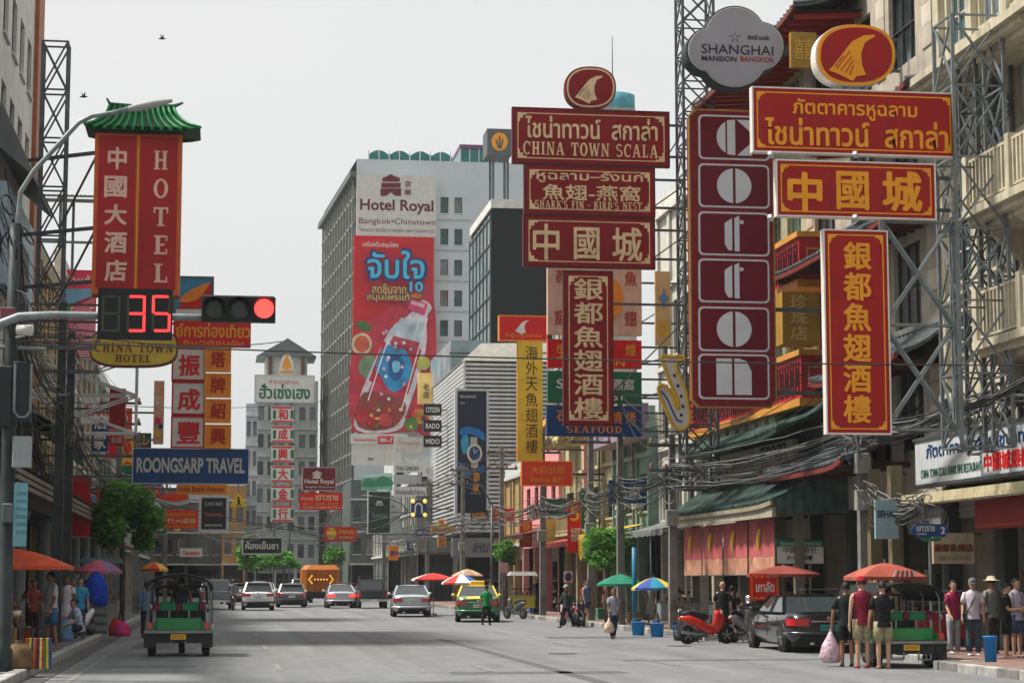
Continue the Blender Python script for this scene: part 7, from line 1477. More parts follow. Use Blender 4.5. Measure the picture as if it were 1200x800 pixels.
board('photo_sign', 'narrow sign column with pink and yellow picture squares left of the white panels', (180, 446, 192, 520), 76, paint(200, 150, 120, grime=0.3), [(paint(210, 40, 90), '■', (182, 489, 188, 496)), (YEL, '■', (182, 505, 188, 512)), (LW, '彩', (181, 465, 191, 476)), (BLUE, '●', (186, 497, 191, 502))], th=0.2, wallx=-6.4, armz=(0.5,))
board('orange_text_sign', 'orange strip with brown Thai letters hung under the blue travel sign', (207, 567, 266, 579), 80, ORG, [(paint(120, 50, 20), 'ทันใจ คิดถึง ห้างทอง', (210, 569, 263, 576), dict(bold=0.01))], th=0.2, wallx=-6.4, armz=(0.5,))
t = thing('curved_sign', 'orange topped white curved shop sign above the red Chinese sign', 'sign', (at(207, 588, 86).x, 86, at(207, 590, 86).z)); MB().use(GREYW).prismY(smooth_poly(pxpoly([(181, 585), (190, 590), (207, 592), (224, 588), (222, 585), (206, 586), (190, 584)], 86), 3), 86, 86.3).build('white_curve', t); MB().use(ORR).prismY(smooth_poly(pxpoly([(186, 583), (196, 578), (212, 578), (222, 583), (206, 587)], 86), 3), 85.96, 86.2).build('orange_top', t); MB().use(DKSTEEL).bar((at(190, 585, 86).x, 86.25, at(190, 585, 86).z), (-6.4, 86.25, at(190, 585, 86).z), 0.08).build('support_arm', t)
board('red_chinese_sign', 'bright orange red sign with pale gold characters above the tree level', (184.5, 597, 232, 619), 84, ORR, [(GOLD, 'ห้างทองเยาวราช', (188, 599, 228, 605), dict(bold=0.02)), (PALEG, '金行大成號', (188, 607, 229, 613), dict(bold=0.02)), (GOLD, 'GOLD SMITH SHOP', (188, 615, 229, 618), dict(bold=0))], th=0.2, wallx=-6.4, armz=(0.7,))
board('black_framed_sign', 'black lightbox sign with orange and white text in a grey frame', (236, 583, 265, 620), 100, BLK, [(ORR, 'TRAVEL', (240, 601, 262, 605), dict(bold=0.02)), (LW, 'BANGKOK', (240, 614, 261, 616), dict(bold=0.02)), (GREYW, 'CAFE BAR', (240, 588, 261, 592), dict(bold=0))], th=0.3, frame=GREYW, fw=0.13, wallx=-6.4, armz=(0.5,))
board('white_red_small_sign', 'small white sign with red lettering left over the traffic', (211, 642, 237, 652), 118, WHT, [(REDB, 'Yaowarat', (214, 644.5, 234, 650), dict(bold=0.02))], th=0.2, wallx=-6.4, armz=(0.5,))
board('bold_outline_sign', 'dark sign with white outlined Thai letters in a pale frame over the cars', (285, 630, 330, 648), 130, BLK, [(LW, 'ห้องเย็นชา', (288, 634, 326, 643), dict(bold=0.02))], th=0.3, frame=GREYW, fw=0.07)
t = thing('warning_sign', 'yellow triangular walking figure warning sign over the street', 'sign', (at(279.5, 588, 78).x, 78, at(279, 594, 78).z)); MB().use(mat('warn_yellow', S(240, 205, 40), rough=0.4, var=0.03)).prismY(pxpoly([(269.5, 593.5), (289.5, 593.5), (279.5, 577)], 78), 78, 78.05).build('plate', t)
q = MB(); polyY(q, INK, pxpoly([(277.5, 592), (279, 588), (278, 585), (281, 584.5), (281, 588), (283, 592), (281.5, 592), (280, 589.5), (279, 592)], 78), 77.99, 0.01); polyY(q, INK, pxpoly(oval(279.6, 583, 1.2, 1.3, 10, 2), 78), 77.99, 0.01); q.build('walking_figure', t)
MB().use(STEEL).tube([(at(279.5, 577, 78).x, 78.07, at(279.5, 577, 78).z), (at(279.5, 577, 78).x, 78.07, at(279.5, 560, 78).z)], 0.03, 6).build('hanger', t)
# hanging on a span wire between the towers, together with the far signs
YM = 195.0
board('goldshop_sign', 'white cut corner sign with big green Thai letters crowning the vertical Chinese panels', (300, 441, 367, 470), YM, WHT, [(paint(170, 60, 70), 'ห้างขายทอง', (316, 444, 350, 450), dict(bold=0.0)), (GRN, 'ฮั่วเซ่งเฮง', (304, 450, 363, 467), dict(bold=0.035))], th=0.5, frame=GREYW, fw=0.15)
t = thing('gold_flame_emblem', 'gold flame emblem on a white disc above the green lettered sign', 'emblem', (at(336, 425, YM).x, YM, at(336, 440, YM).z)); MB().use(LW).prismY(pxpoly([(328, 440), (328, 425), (332, 416), (340, 416), (344, 425), (344, 440)], YM), YM, YM + 0.4).build('disc', t); MB().use(GOLD).prismY(smooth_poly(pxpoly([(331, 429), (334, 420), (336, 414), (338, 420), (341, 429), (336, 432)], YM), 3), YM - 0.08, YM - 0.005).build('flame', t); MB().use(GOLD).prismY(pxpoly([(329, 434), (343, 434), (343, 437), (329, 437)], YM), YM - 0.08, YM - 0.005).build('foot', t)
for i, ch in enumerate('和成興大金行'):
 y0 = 475.5 + i * 23.2; board('vertical_character_panel', 'white green and red panel with one red character, %s in the hanging column of six' % ('first', 'second', 'third', 'fourth', 'fifth', 'last')[i], (317.5, y0, 344.5, y0 + 19.5), YM, WHT, [(REDB, ch, (326, y0 + 4, 337, y0 + 16), dict(bold=0.04)), (GRN, '▌', (320, y0 + 5, 323.5, y0 + 15)), (GRN, '▌', (340.5, y0 + 5, 344, y0 + 15)), (REDB, '▬', (319, y0 + 0.8, 343, y0 + 3)), (REDB, '▬', (319, y0 + 17, 343, y0 + 19))], th=0.4, group='column of red character panels', frame=paint(90, 110, 100), fw=0.05)
MB_ = thing('sign_mast', 'slim steel mast carrying the column of red character panels', 'mast', (at(331, 600, YM).x, YM + 0.6, 0))
for px in (322, 340): MB().use(DKSTEEL).bar((at(px, 600, YM).x, YM + 0.5, 0), (at(px, 600, YM).x, YM + 0.5, at(331, 441, YM).z), 0.15).build('upright', MB_)
# ---------------------------------------------------------------- poles, traffic light, cables, trees
CONC = mat('concrete_pole', (0.2, 0.195, 0.18), rough=0.9, var=0.25, scale=2, grime=0.5, bump=0.3); DKPOLE = mat('dark_pole', (0.035, 0.045, 0.045), rough=0.6, var=0.3, scale=2)
CABLE = mat('cable_black', (0.02, 0.021, 0.022), rough=0.6, var=0.2); CABLEG = mat('cable_grey', (0.14, 0.145, 0.14), rough=0.7, var=0.2)
YT = 36.3
pxp = at(8, 600, YT).x
t = thing('street_pole', 'thick dark street pole with boxes at the left edge carrying the lamp arm', 'pole', (pxp, YT, 0.15))
MB().use(DKPOLE, True).lathe([(0.17, 0.15), (0.17, 0.5), (0.13, 0.55), (0.12, 5.0), (0.09, at(8, 262, YT).z)], (pxp, YT, 0), n=14).build('shaft', t)
q = MB().use(STEEL, True); pts = [(24, 262), (24, 225), (40, 200), (66, 172), (92, 144), (108, 136), (130, 133), (150, 128)]
q.tube([(pxp, YT, at(8, 300, YT).z), (at(20, 262, YT).x, YT, at(20, 275, YT).z)] + [tuple(at(a, b, YT)) for a, b in pts[1:]], 0.045, 8); q.smooth = False; q.build('lamp_arm', t)
q = MB().use(paint(150, 152, 150), True); a, b = at(150, 128, YT), at(202, 118, YT); q.tube([a, a.lerp(b, 0.2), a.lerp(b, 0.6), b], [(0.05, 0.05), (0.1, 0.07), (0.11, 0.07), (0.04, 0.03)], 10); q.build('lamp_head', t)
for (px0, py0, px1, py1, c) in ((16, 512, 38, 548, (150, 156, 158)), (2, 362, 19, 378, (120, 70, 70)), (0, 430, 16, 500, (40, 48, 48)), (16, 425, 38, 495, (34, 44, 46)), (4, 590, 16, 612, (90, 96, 94))):
 x0, x1, z0, z1 = rectpx(px0, py0, px1, py1, YT); MB().use(paint(*c, rough=0.5, grime=0.2)).rbox(x0, x1, YT - 0.28, YT - 0.05, z0, z1, 0.02).build('cabinet', t)
q = MB().use(STEEL); x0, x1, z0, z1 = rectpx(19, 428, 38, 490, YT); q.tube([(x0, YT - 0.3, z1), (x0, YT - 0.3, z0 + 0.1), (x0 + 0.08, YT - 0.3, z0), (x1 - 0.08, YT - 0.3, z0), (x1, YT - 0.3, z0 + 0.1), (x1, YT - 0.3, z1)], 0.025, 6); q.build('conduit', t)
q = MB().use(mat('plate_cyan', S(110, 160, 170), rough=0.5, grime=0.2)); x0, x1, z0, z1 = rectpx(17, 566, 33, 640, YT); q.box(x0, x1, YT - 0.2, YT - 0.17, z0, z1); pl = q.build('notice_plate', t)
q = MB()
for k in range(6): letter(q, paint(50, 90, 110), 'ประกาศเขต', (19, 575 + k * 9, 31, 580 + k * 9), YT - 0.2, bold=0)
q.build('lettering', pl)
q = MB().use(WHT, True); a = at(30, 388, YT); q.tube([(a.x - 0.12, YT - 0.25, a.z), (a.x + 0.14, YT - 0.3, a.z - 0.02)], [0.09, 0.1], 10); q.smooth = False; q.bar((pxp, YT, a.z - 0.12), (a.x, YT - 0.2, a.z - 0.1), 0.04); q.build('camera_housing', t)
q = MB().use(STEEL); q.tube([tuple(at(-10, 406, YT)), tuple(at(54, 409, YT))], 0.035, 8); q.build('side_pipe', t)
# traffic light on its mast arm
YT2 = 35.6; xp = at(-14, 600, YT2).x
t = thing('traffic_light', 'horizontal traffic light with lit red lens and countdown box on a long grey mast arm', 'traffic light', (xp, YT2, 0.15))
MB().use(STEEL, True).lathe([(0.14, 0.15), (0.1, at(0, 400, YT2).z)], (xp, YT2, 0), n=12).build('mast', t)
q = MB().use(STEEL, True); q.tube([(xp, YT2, at(0, 420, YT2).z), tuple(at(-10, 392, YT2)), tuple(at(2, 379, YT2)), tuple(at(22, 371, YT2)), tuple(at(60, 369, YT2)), tuple(at(240, 372, YT2)), tuple(at(322, 368, YT2))], [0.09, 0.085, 0.08, 0.075, 0.07, 0.06, 0.055], 10); q.build('mast_arm', t)
YQ = YT2 - 0.22; x0, x1, z0, z1 = rectpx(114.5, 338, 202, 397, YQ)
cb = MB().use(mat('signal_black', S(22, 26, 26), rough=0.45, var=0.1)).box(x0, x1, YQ, YQ + 0.16, z0, z1).build('countdown_box', t)
DIG = {'8': 'abcdefg', '3': 'abgcd', '5': 'afgcd'}; ON = mat('led_red', (1.0, 0.045, 0.05), rough=0.4, var=0, emit=1.0); OFF = mat('led_off', S(58, 62, 52), rough=0.5, var=0.1)
for i, d in enumerate('835'):
 a, b_, c_, e_ = rectpx(119 + i * 29.5, 346, 141 + i * 29.5, 389, YQ); mz = (c_ + e_) / 2; w_ = 0.045; yy0, yy1 = YQ - 0.02, YQ - 0.002; g_ = 0.008
 sg = {'a': (a + w_, b_ - w_, e_ - w_, e_), 'd': (a + w_, b_ - w_, c_, c_ + w_), 'g': (a + w_, b_ - w_, mz - w_ / 2, mz + w_ / 2), 'f': (a, a + w_, mz + g_, e_ - g_), 'e': (a, a + w_, c_ + g_, mz - g_), 'b': (b_ - w_, b_, mz + g_, e_ - g_), 'c': (b_ - w_, b_, c_ + g_, mz - g_)}
 for k, (p, q_, r_, s_) in sg.items(): MB().use(ON if (i > 0 and k in DIG[d]) else OFF).box(p, q_, yy0, yy1, r_, s_).build('digit_segment', cb)
x0, x1, z0, z1 = rectpx(236, 346, 323, 377, YQ)
hd_ = MB().use(M['signal_black']).rbox(x0, x1, YQ, YQ + 0.16, z0, z1, 0.03).build('signal_head', t)
for px, on in ((251, 0), (280, 0), (309.5, 1)):
 c_ = at(px, 361.5, YQ); MB().use(mat('lens_on', (1.0, 0.06, 0.05), rough=0.3, var=0, emit=1.6) if on else mat('lens_off', S(62, 66, 62), rough=0.25, var=0.15)).lathe([(0.17, -0.012), (0.12, -0.035), (0.02, -0.045)], (c_.x, YQ, c_.z), 'y', 22).build('lens', hd_)
 q = MB().use(M['signal_black']); q.grid([[(c_.x + 0.185 * math.cos(RAD(a)), YQ - dy, c_.z + 0.185 * math.sin(RAD(a))) for a in range(-20, 201, 20)] for dy in (0, 0.2)]); q.build('visor', hd_, fix=False)
# ---- utility poles
def upole(x, y, h, label, arm=True, boxes=0, m=None, r=0.14):
 t = thing('utility_pole', label, 'utility pole', (x, y, 0.15)); m = m or CONC
 MB().use(m).hexa([(x - r, y - r, 0.15), (x + r, y - r, 0.15), (x + r, y + r, 0.15), (x - r, y + r, 0.15), (x - r * 0.65, y - r * 0.65, h), (x + r * 0.65, y - r * 0.65, h), (x + r * 0.65, y + r * 0.65, h), (x - r * 0.65, y + r * 0.65, h)]).build('shaft', t)
 if arm:
  for z in (h - 0.4, h - 1.2): MB().use(DKSTEEL).box(x - 0.8, x + 0.8, y - 0.17, y - 0.1, z, z + 0.1).build('cross_arm', t)
  for k in range(4):
   for z in (h - 0.3, h - 1.1): MB().use(paint(150, 110, 90), True).lathe([(0.05, 0), (0.06, 0.06), (0.03, 0.09), (0.055, 0.13), (0.02, 0.18)], (x - 0.7 + k * 0.47, y - 0.135, z), n=8).build('insulator', t)
 for k in range(boxes):
  zz = 3.4 + k * 0.9; MB().use(paint(140, 142, 132, grime=0.4)).rbox(x - 0.28, x + 0.1, y - 0.42, y - 0.16, zz, zz + 0.5, 0.02).build('junction_box', t)
 return t
PR = [(15.7, 49.0, 8.0, 'concrete utility pole with grey meter boxes under the tall gold lettered sign', 2), (14.2, 63.9, 6.3, 'concrete utility pole right of the saxophone sign foot', 1), (14.2, 72.5, 8.4, 'utility pole directly behind the bright blue post', 0), (14.3, 79.0, 8.2, 'utility pole in front of the cream arched shophouse', 1), (14.2, 90.5, 8.5, 'utility pole rising behind the orange red gold lettered sign', 1), (14.2, 104, 8.5, 'utility pole by the low canopy cart before the pink house', 0), (14.2, 121, 8.5, 'distant utility pole before the louvred block', 1), (14.0, 140, 8.5, 'far utility pole below the black watch signs', 0), (12.6, 160, 8.5, 'far thin utility pole near the landscape billboard', 0)]
for x, y, h, l_, b_ in PR: upole(x, y, h, l_, boxes=b_)
PLF = [(-4.0, 52, 8.6, 'dark utility pole wrapped in wires beside the food tables'), (-4.2, 58, 8.6, 'utility pole in front of the ochre shophouse'), (-3.9, 80, 8.8, 'utility pole behind the left street tree'), (-3.9, 98, 8.6, 'utility pole left of the bright orange red sign'), (-3.9, 120, 8.6, 'distant left utility pole over the parked pickup'), (-3.9, 150, 8.6, 'farthest left utility pole near the bend')]
for x, y, h, l_ in PLF: upole(x, y, h, l_, m=DKPOLE if y < 70 else None)
def span(mb, a, b, sag, r, n=10, jz=0.0):
 a, b = Vector(a), Vector(b); mb.tube([a.lerp(b, i / n) - Vector((0, 0, sag * 4 * (i / n) * (1 - i / n) + (R.uniform(-jz, jz) if 0 < i < n else 0))) for i in range(n + 1)], r, 4, cap=False)
def bundle(label, pts, n, spread, sag, r=(0.012, 0.028), grey=0.35, loops=4, cat='cables'):
 mb = MB();
 for j in range(n):
  mb.use(CABLEG if R.random() < grey else CABLE); rr = R.uniform(*r); ox, oz = R.gauss(0, spread * 0.5), R.gauss(0, spread)
  for k in range(len(pts) - 1):
   a, b = Vector(pts[k]), Vector(pts[k + 1]); o = Vector((ox * 0.6, 0, oz)); span(mb, a + o, b + o, sag * R.uniform(0.2, 1.9), rr, 10, 0.035)
 for k in range(len(pts)):
  for j in range(loops):
   p = Vector(pts[k]) + Vector((R.gauss(0, 0.15), R.uniform(-0.7, 0.7), R.gauss(-0.15, 0.2))); q = R.uniform(0.15, 0.42); ph = R.uniform(0, 3); mb.use(CABLEG if R.random() < grey + 0.2 else CABLE)
   mb.tube([p + Vector((q * 0.5 * math.cos(a * 0.63 + ph), q * math.cos(a * 0.63), q * math.sin(a * 0.63) * R.uniform(0.75, 1.0))) for a in range(11)], R.uniform(0.01, 0.018), 4, cap=False)
 o = mb.build('cable_bundle', fix=False); tag(o, label, cat, kind='stuff'); return o
bundle('thick sagging black and grey cable bundles strung along the right hand poles', [(15.5, 49, 5.1), (14.05, 63.7, 4.95), (14.05, 72.4, 4.9), (14.1, 79, 4.9), (14.1, 90.5, 4.9), (14.0, 104, 4.9), (14.0, 121, 5.0), (13.8, 140, 5.0), (12.4, 160, 5.0)], 19, 0.22, 0.26, r=(0.009, 0.024), grey=0.5, loops=5)
bundle('tight horizontal cable bundle above the long white signboard', [(14.6, 34, 5.6), (15.4, 41.5, 5.3), (15.6, 49, 5.15)], 13, 0.08, 0.14, r=(0.01, 0.022), grey=0.6, loops=4)
bundle('upper thin wires along the right hand poles', [(15.5, 49, 7.6), (14.1, 63.7, 6.2), (14.1, 72.4, 8.0), (14.1, 79, 7.9), (14.1, 90.5, 8.0), (14.0, 104, 8.0), (14.0, 121, 8.0), (13.8, 140, 8.0)], 9, 0.3, 0.6, r=(0.008, 0.014), loops=0)
bundle('pale coiled telephone cables looped below the pale blue sign', [(15.3, 46.6, 3.55), (15.9, 45.2, 3.5)], 16, 0.14, 0.25, grey=0.8, loops=10)
bundle('black cables running from the stone hotel to the cream house at first floor', [(16.6, 36, 5.9), (16.3, 41.5, 5.6), (15.2, 47.6, 5.5)], 14, 0.12, 0.35, grey=0.6, loops=8)
bundle('dense dark cable tangle along the left hand poles', [(-3.7, 36.3, 6.6), (-4.0, 52, 6.2), (-4.2, 58, 5.9), (-3.9, 80, 5.5), (-3.9, 98, 5.3), (-3.9, 120, 5.2), (-3.9, 150, 5.2)], 16, 0.28, 0.55, r=(0.01, 0.022), grey=0.15, loops=4)
bundle('upper loose wires along the left hand poles', [(-3.9, 36.3, 8.2), (-4.0, 52, 8.2), (-4.2, 58, 8.2), (-3.9, 80, 8.2), (-3.9, 98, 8.0), (-3.9, 120, 8.0)], 6, 0.3, 0.8, r=(0.008, 0.014), grey=0.1, loops=1)
bundle('wires falling from the left street pole toward the arcade canopy', [(pxp, YT, at(8, 250, YT).z - 0.3), (-4.4, 48, 5.4), (-4.9, 62, 4.6)], 14, 0.16, 0.3, grey=0.15, loops=4)
bundle('wires looped over the far end of the street', [(-3.9, 120, 6.6), (4, 128, 5.2), (12, 133, 6.2)], 8, 0.3, 1.0, r=(0.012, 0.02), loops=2, grey=0.5)
bundle('second set of wires crossing near the bend', [(-3.9, 150, 7.0), (4, 156, 5.6), (12.4, 160, 6.8)], 8, 0.35, 1.0, r=(0.012, 0.022), loops=2, grey=0.6)
for a, b, sg, lb in ((at(-5, 398, 37), at(1205, 428, 37), 0.1, 'single black wire crossing the whole street in front of all signs'), (at(20, 378, 44), at(330, 400, 62), 0.3, 'thin wire passing just under the traffic light'), (at(60, 470, 60), at(330, 474, 120), 0.2, 'thin wire above the blue travel sign'), (at(20, 545, 50), at(520, 640, 120), 0.5, 'thin wire reaching from the left poles to the louvred block')):
 mb = MB().use(CABLE); span(mb, a, b, sg, 0.014, 16); tag(mb.build('power_wire', fix=False), lb, 'wire')
# blue post
t = thing('blue_post', 'bright blue painted post between the green and the rainbow umbrellas', 'post', (14.0, 69, 0.15)); xb = at(743.5, 700, 69).x; t.location.x = xb
MB().use(paint(30, 110, 140, rough=0.4), True).lathe([(0.085, 0.15), (0.085, at(743, 641, 69).z)], (xb, 69, 0), n=10).build('shaft', t); MB().use(paint(30, 110, 140, rough=0.4)).box(xb - 0.14, xb + 0.14, 68.86, 69.14, 0.15, 0.18).build('base_plate', t)
def street_lamp(x, y, h, dx, label):
 t = thing('street_lamp', label, 'street lamp', (x, y, 0.15)); MB().use(DKSTEEL, True).lathe([(0.1, 0.15), (0.06, h)], (x, y, 0), n=10).build('pole', t)
 MB().use(DKSTEEL).tube([(x, y, h - 0.1), (x + dx * 0.25, y, h + 0.9), (x + dx * 0.6, y, h + 1.35), (x + dx, y, h + 1.5)], 0.045, 6).build('arm', t); MB().use(paint(130, 132, 130)).tube([(x + dx, y, h + 1.5), (x + dx * 1.25, y, h + 1.52)], [(0.09, 0.05), (0.05, 0.03)], 8).build('lamp_head', t)
street_lamp(13.9, 105.5, 5.6, -2.0, 'curved street lamp reaching out before the watch poster'); street_lamp(13.9, 150, 6.3, -3.0, 'distant curved street lamp above the yellow lamp sign')
# round sign pole before the louvred block
t = thing('traffic_sign', 'small red and white traffic plate on a thin pole by the taxi', 'sign', (13.9, 99, 0.15)); xx = at(589.5, 660, 99).x
MB().use(DKSTEEL).tube([(xx, 99, 0.15), (xx, 99, at(589, 658, 99).z)], 0.04, 6).build('pole', t); MB().use(paint(200, 190, 190)).box(xx - 0.22, xx + 0.22, 98.93, 98.96, at(589, 671, 99).z, at(589, 659, 99).z).build('plate', t); q = MB(); letter(q, REDB, '⊘', (585.5, 660, 593.5, 670), 98.93, bold=0.02); q.build('symbol', t)
# ---- trees
LEAF = [mat('leaf_%d' % i, c, rough=0.6, var=0.3, scale=4) for i, c in enumerate(((0.08, 0.25, 0.035), (0.13, 0.35, 0.045), (0.05, 0.14, 0.03), (0.2, 0.44, 0.07)))]
for l_ in LEAF:                                   # leaves let some light through
 n_ = l_.node_tree; b_ = n_.nodes['Principled BSDF']; o_ = n_.nodes['Material Output']; tr_ = n_.nodes.new('ShaderNodeBsdfTranslucent'); ms = n_.nodes.new('ShaderNodeMixShader'); ms.inputs[0].default_value = 0.45
 n_.links.new(b_.inputs['Base Color'].links[0].from_socket, tr_.inputs[0]); n_.links.new(b_.outputs[0], ms.inputs[1]); n_.links.new(tr_.outputs[0], ms.inputs[2]); n_.links.new(ms.outputs[0], o_.inputs[0])
BARK = mat('bark', (0.1, 0.08, 0.06), rough=0.95, var=0.3, scale=6, bump=0.6)
def tree(label, x, y, z0, zc, rx, ry, rz_, n=5000, ls=0.11, seed=1, group=None, bias=1):
 rr = random.Random(seed); t = thing('tree', label, 'tree', (x, y, z0), group)
 tr = MB().use(BARK, True); tr.tube([(x, y, z0), (x + 0.05, y, z0 + (zc - z0) * 0.5), (x - 0.04, y, zc - rz_ * 0.3), (x, y, zc + rz_ * 0.4)], [0.13, 0.1, 0.08, 0.03], 8); tr = tr.build('trunk', t)
 cl = []
 for i in range(22):
  a = rr.uniform(0, 6.28); e = math.asin(rr.uniform(-0.7, 1)); k = rr.uniform(0.45, 0.95); c = Vector((x + rx * k * math.cos(a) * math.cos(e), y + ry * k * math.sin(a) * math.cos(e), zc + rz_ * k * math.sin(e))); cl.append((c, rr.uniform(0.28, 0.5)))
  q = MB().use(BARK); q.tube([(x, y, zc - rz_ * rr.uniform(0.2, 0.6)), Vector((x, y, zc)).lerp(c, 0.55) - Vector((0, 0, 0.06)), c], [0.04, 0.025, 0.01], 5)
  if i < 9: q.build('limb', tr)
 mbs = MB()
 for i in range(n):
  c, k = cl[rr.randrange(len(cl))]; d = Vector((rr.gauss(0, 1), rr.gauss(0, 1), rr.gauss(0, 1))).normalized() * (rr.random() ** 0.4)
  p = c + Vector((d.x * rx * k, d.y * ry * k, d.z * rz_ * k)); u = Vector((rr.gauss(0, 1), rr.gauss(0, 1), rr.gauss(0, 0.5))).normalized(); v = u.cross(Vector((rr.gauss(0, 1), rr.gauss(0, 1), rr.gauss(0, 1)))).normalized(); s_ = ls * rr.uniform(0.6, 1.3)
  mbs.use(LEAF[rr.choice((0, 1, 1, 2, 3))]); mbs.poly([p - u * s_, p + v * s_ * 0.45, p + u * s_, p - v * s_ * 0.45])
 mbs.build('crown', t, kind='stuff', fix=False); return t
tree('leafy green street tree beside the pink umbrella on the left pavement', -3.35, 72, 0.15, 3.72, 1.2, 1.4, 1.12, 11000, 0.115, 3)
tree('smaller leafy tree in front of the teal shophouse on the right', at(712, 650, 74).x, 74, 0.15, at(710, 645, 74).z, 1.0, 1.0, 0.95, 5200, 0.1, 5)
tree('small bright tree at the end of the street under the vertical panels', 5.4, 178, 0.0, 3.3, 1.4, 1.2, 0.9, 1500, 0.22, 8, 'small trees at the street end'); tree('low rounded tree left of the far traffic', 3.2, 182, 0.0, 3.2, 1.2, 1.1, 0.9, 1500, 0.22, 9, 'small trees at the street end'); tree('slim young tree under the outlined Thai sign', 1.9, 150, 0.0, 3.4, 0.7, 0.7, 1.2, 900, 0.18, 11, 'small trees at the street end'); tree('little tree behind the orange truck', 9.0, 165, 0.0, 3.6, 0.8, 0.8, 0.8, 900, 0.18, 12, 'small trees at the street end')
tree('potted shrub tree beside the brown awning', 13.95, 101, 0.15, 3.0, 0.6, 0.6, 0.7, 900, 0.12, 15)
# air: faint haze of the hot street
hz_ = MB().box(-60, 140, -6, 300, -1.2, 92); ho = hz_.build('haze', kind='stuff'); hm = bpy.data.materials.new('haze_air'); hm.use_nodes = True; nn_ = hm.node_tree; nn_.nodes.clear()
vo = nn_.nodes.new('ShaderNodeVolumePrincipled'); vo.inputs['Density'].default_value = 0.0002; vo.inputs['Color'].default_value = (0.9, 0.95, 1.0, 1); oo = nn_.nodes.new('ShaderNodeOutputMaterial'); nn_.links.new(vo.outputs[0], oo.inputs['Volume']); ho.data.materials.append(hm)
# ---------------------------------------------------------------- the dense run of small signs down both sides
FC = [('red', REDB, GOLD), ('white', WHT, REDB), ('green', GRN, LW), ('blue', BLUE, LW), ('yellow', YEL, REDB), ('orange', ORR, LW), ('black', BLK, GOLD)]
FT = ['ห้างทอง', '金行', 'โรงแรม', '藥房', 'ร้านอาหาร', '酒家', 'GOLD', '茶莊', 'ยาจีน', 'HOTEL', '海鮮', 'ก๋วยเตี๋ยว', 'BANK', '珠寶']
WH = ['close to the arcade', 'over the left tree', 'past the left tree', 'by the blue travel sign', 'past the blue travel sign', 'short of the bend', 'near the bend', 'at the bend']
WR = ['behind the blue post', 'over the brown awning', 'by the pink house', 'beside the louvred block', 'under the black watch signs', 'past the watch poster', 'below the white hotel', 'at the street end']
SEEN = set()
for i in range(34):
 L_ = i % 2 == 0; y = (70 + (i // 2) * 7.3) if L_ else (76 + (i // 2) * 6.6); cn, m_, tm = FC[(i * 3 + i // 5) % 7]; s_ = FT[(i * 5) % 14]
 wv = R.uniform(0.9, 1.9); hv = R.uniform(0.5, 0.9) if i % 3 else R.uniform(1.3, 2.2); wv = wv if i % 3 else 0.6; z = R.uniform(3.1, 5.0) + (y > 110) * R.uniform(0, 2.0)
 xw = -6.3 if L_ else 16.5; x0 = xw + R.uniform(0.3, 1.6) if L_ else xw - wv - R.uniform(0.3, 1.6)
 where = (WH if L_ else WR)[min(7, i // 4)]
 ob = 'upright' if hv > 1.2 else 'oblong'
 if (cn, ob, where) in SEEN: where += ', farther of two'
 SEEN.add((cn, ob, where))
 t = thing('shop_sign', '%s %s projecting shop sign lettered %s %s' % (cn, ob, s_, where), 'sign', (x0 + wv / 2, y, z), 'small projecting shop signs')
 p = MB().use(m_).box(x0, x0 + wv, y, y + 0.15, z, z + hv).build('panel', t); MB().use(GREYW).box(x0 - 0.03, x0 + wv + 0.03, y + 0.02, y + 0.17, z - 0.03, z - 0.001).build('frame', t); q = MB()
 if hv > 1.2 and ord(s_[0]) > 0x2e80:
  for k, ch in enumerate(s_): put_text(q, tm, ch, (x0 + 0.1, y, z + hv - (k + 1) * hv / len(s_) + 0.08), UX, VZ, wv - 0.2, hv / len(s_) - 0.16, bold=0.02)
 else: put_text(q, tm, s_, (x0 + wv * 0.1, y, z + hv * 0.25), UX, VZ, wv * 0.8, hv * 0.5, bold=0.015, fit='keep' if hv > 1.2 else 'both')
 q.build('lettering', p); MB().use(DKSTEEL).bar((xw + (-0.2 if L_ else 0.4), y + 0.17, z + hv * 0.8), (x0 + wv / 2, y + 0.17, z + hv * 0.8), 0.05).build('support_arm', t)
UP_ = ['high past the pink billboard', 'high over the beige shophouse', 'high behind the tube frame', 'high left of the white panels', 'high past the white panels', 'high behind the blue travel sign']
for i in range(16):
 y = 90 + i * 5.2; cn, m_, tm = FC[(i * 2 + 1) % 7]; z = R.uniform(5.6, 9.6); hv = R.uniform(1.4, 2.6) if i % 2 else R.uniform(0.8, 1.3); wv = R.uniform(0.7, 0.9) if i % 2 else R.uniform(1.3, 2.0); s_ = FT[(i * 3 + 2) % 14]; x0 = -6.3 + R.uniform(0.2, 0.9); where = UP_[min(5, i // 3)]
 t = thing('shop_sign', '%s %s sign lettered %s %s' % (cn, 'tall' if i % 2 else 'broad', s_, where), 'sign', (x0 + wv / 2, y, z), 'upper projecting shop signs')
 p = MB().use(m_).box(x0, x0 + wv, y, y + 0.2, z, z + hv).build('panel', t); MB().use(GREYW).box(x0 - 0.03, x0 + wv + 0.03, y + 0.02, y + 0.22, z - 0.04, z - 0.001).build('frame', t); q = MB()
 if i % 2 and ord(s_[0]) > 0x2e80:
  for k, ch in enumerate(s_): put_text(q, tm, ch, (x0 + 0.12, y, z + hv - (k + 1) * hv / len(s_) + 0.12), UX, VZ, wv - 0.24, hv / len(s_) - 0.24, bold=0.02)
 else: put_text(q, tm, s_, (x0 + wv * 0.1, y, z + hv * 0.25), UX, VZ, wv * 0.8, hv * 0.5, bold=0.015, fit='keep')
 q.build('lettering', p); MB().use(DKSTEEL).bar((-6.5, y + 0.22, z + hv * 0.8), (x0 + wv / 2, y + 0.22, z + hv * 0.8), 0.06).build('support_arm', t)
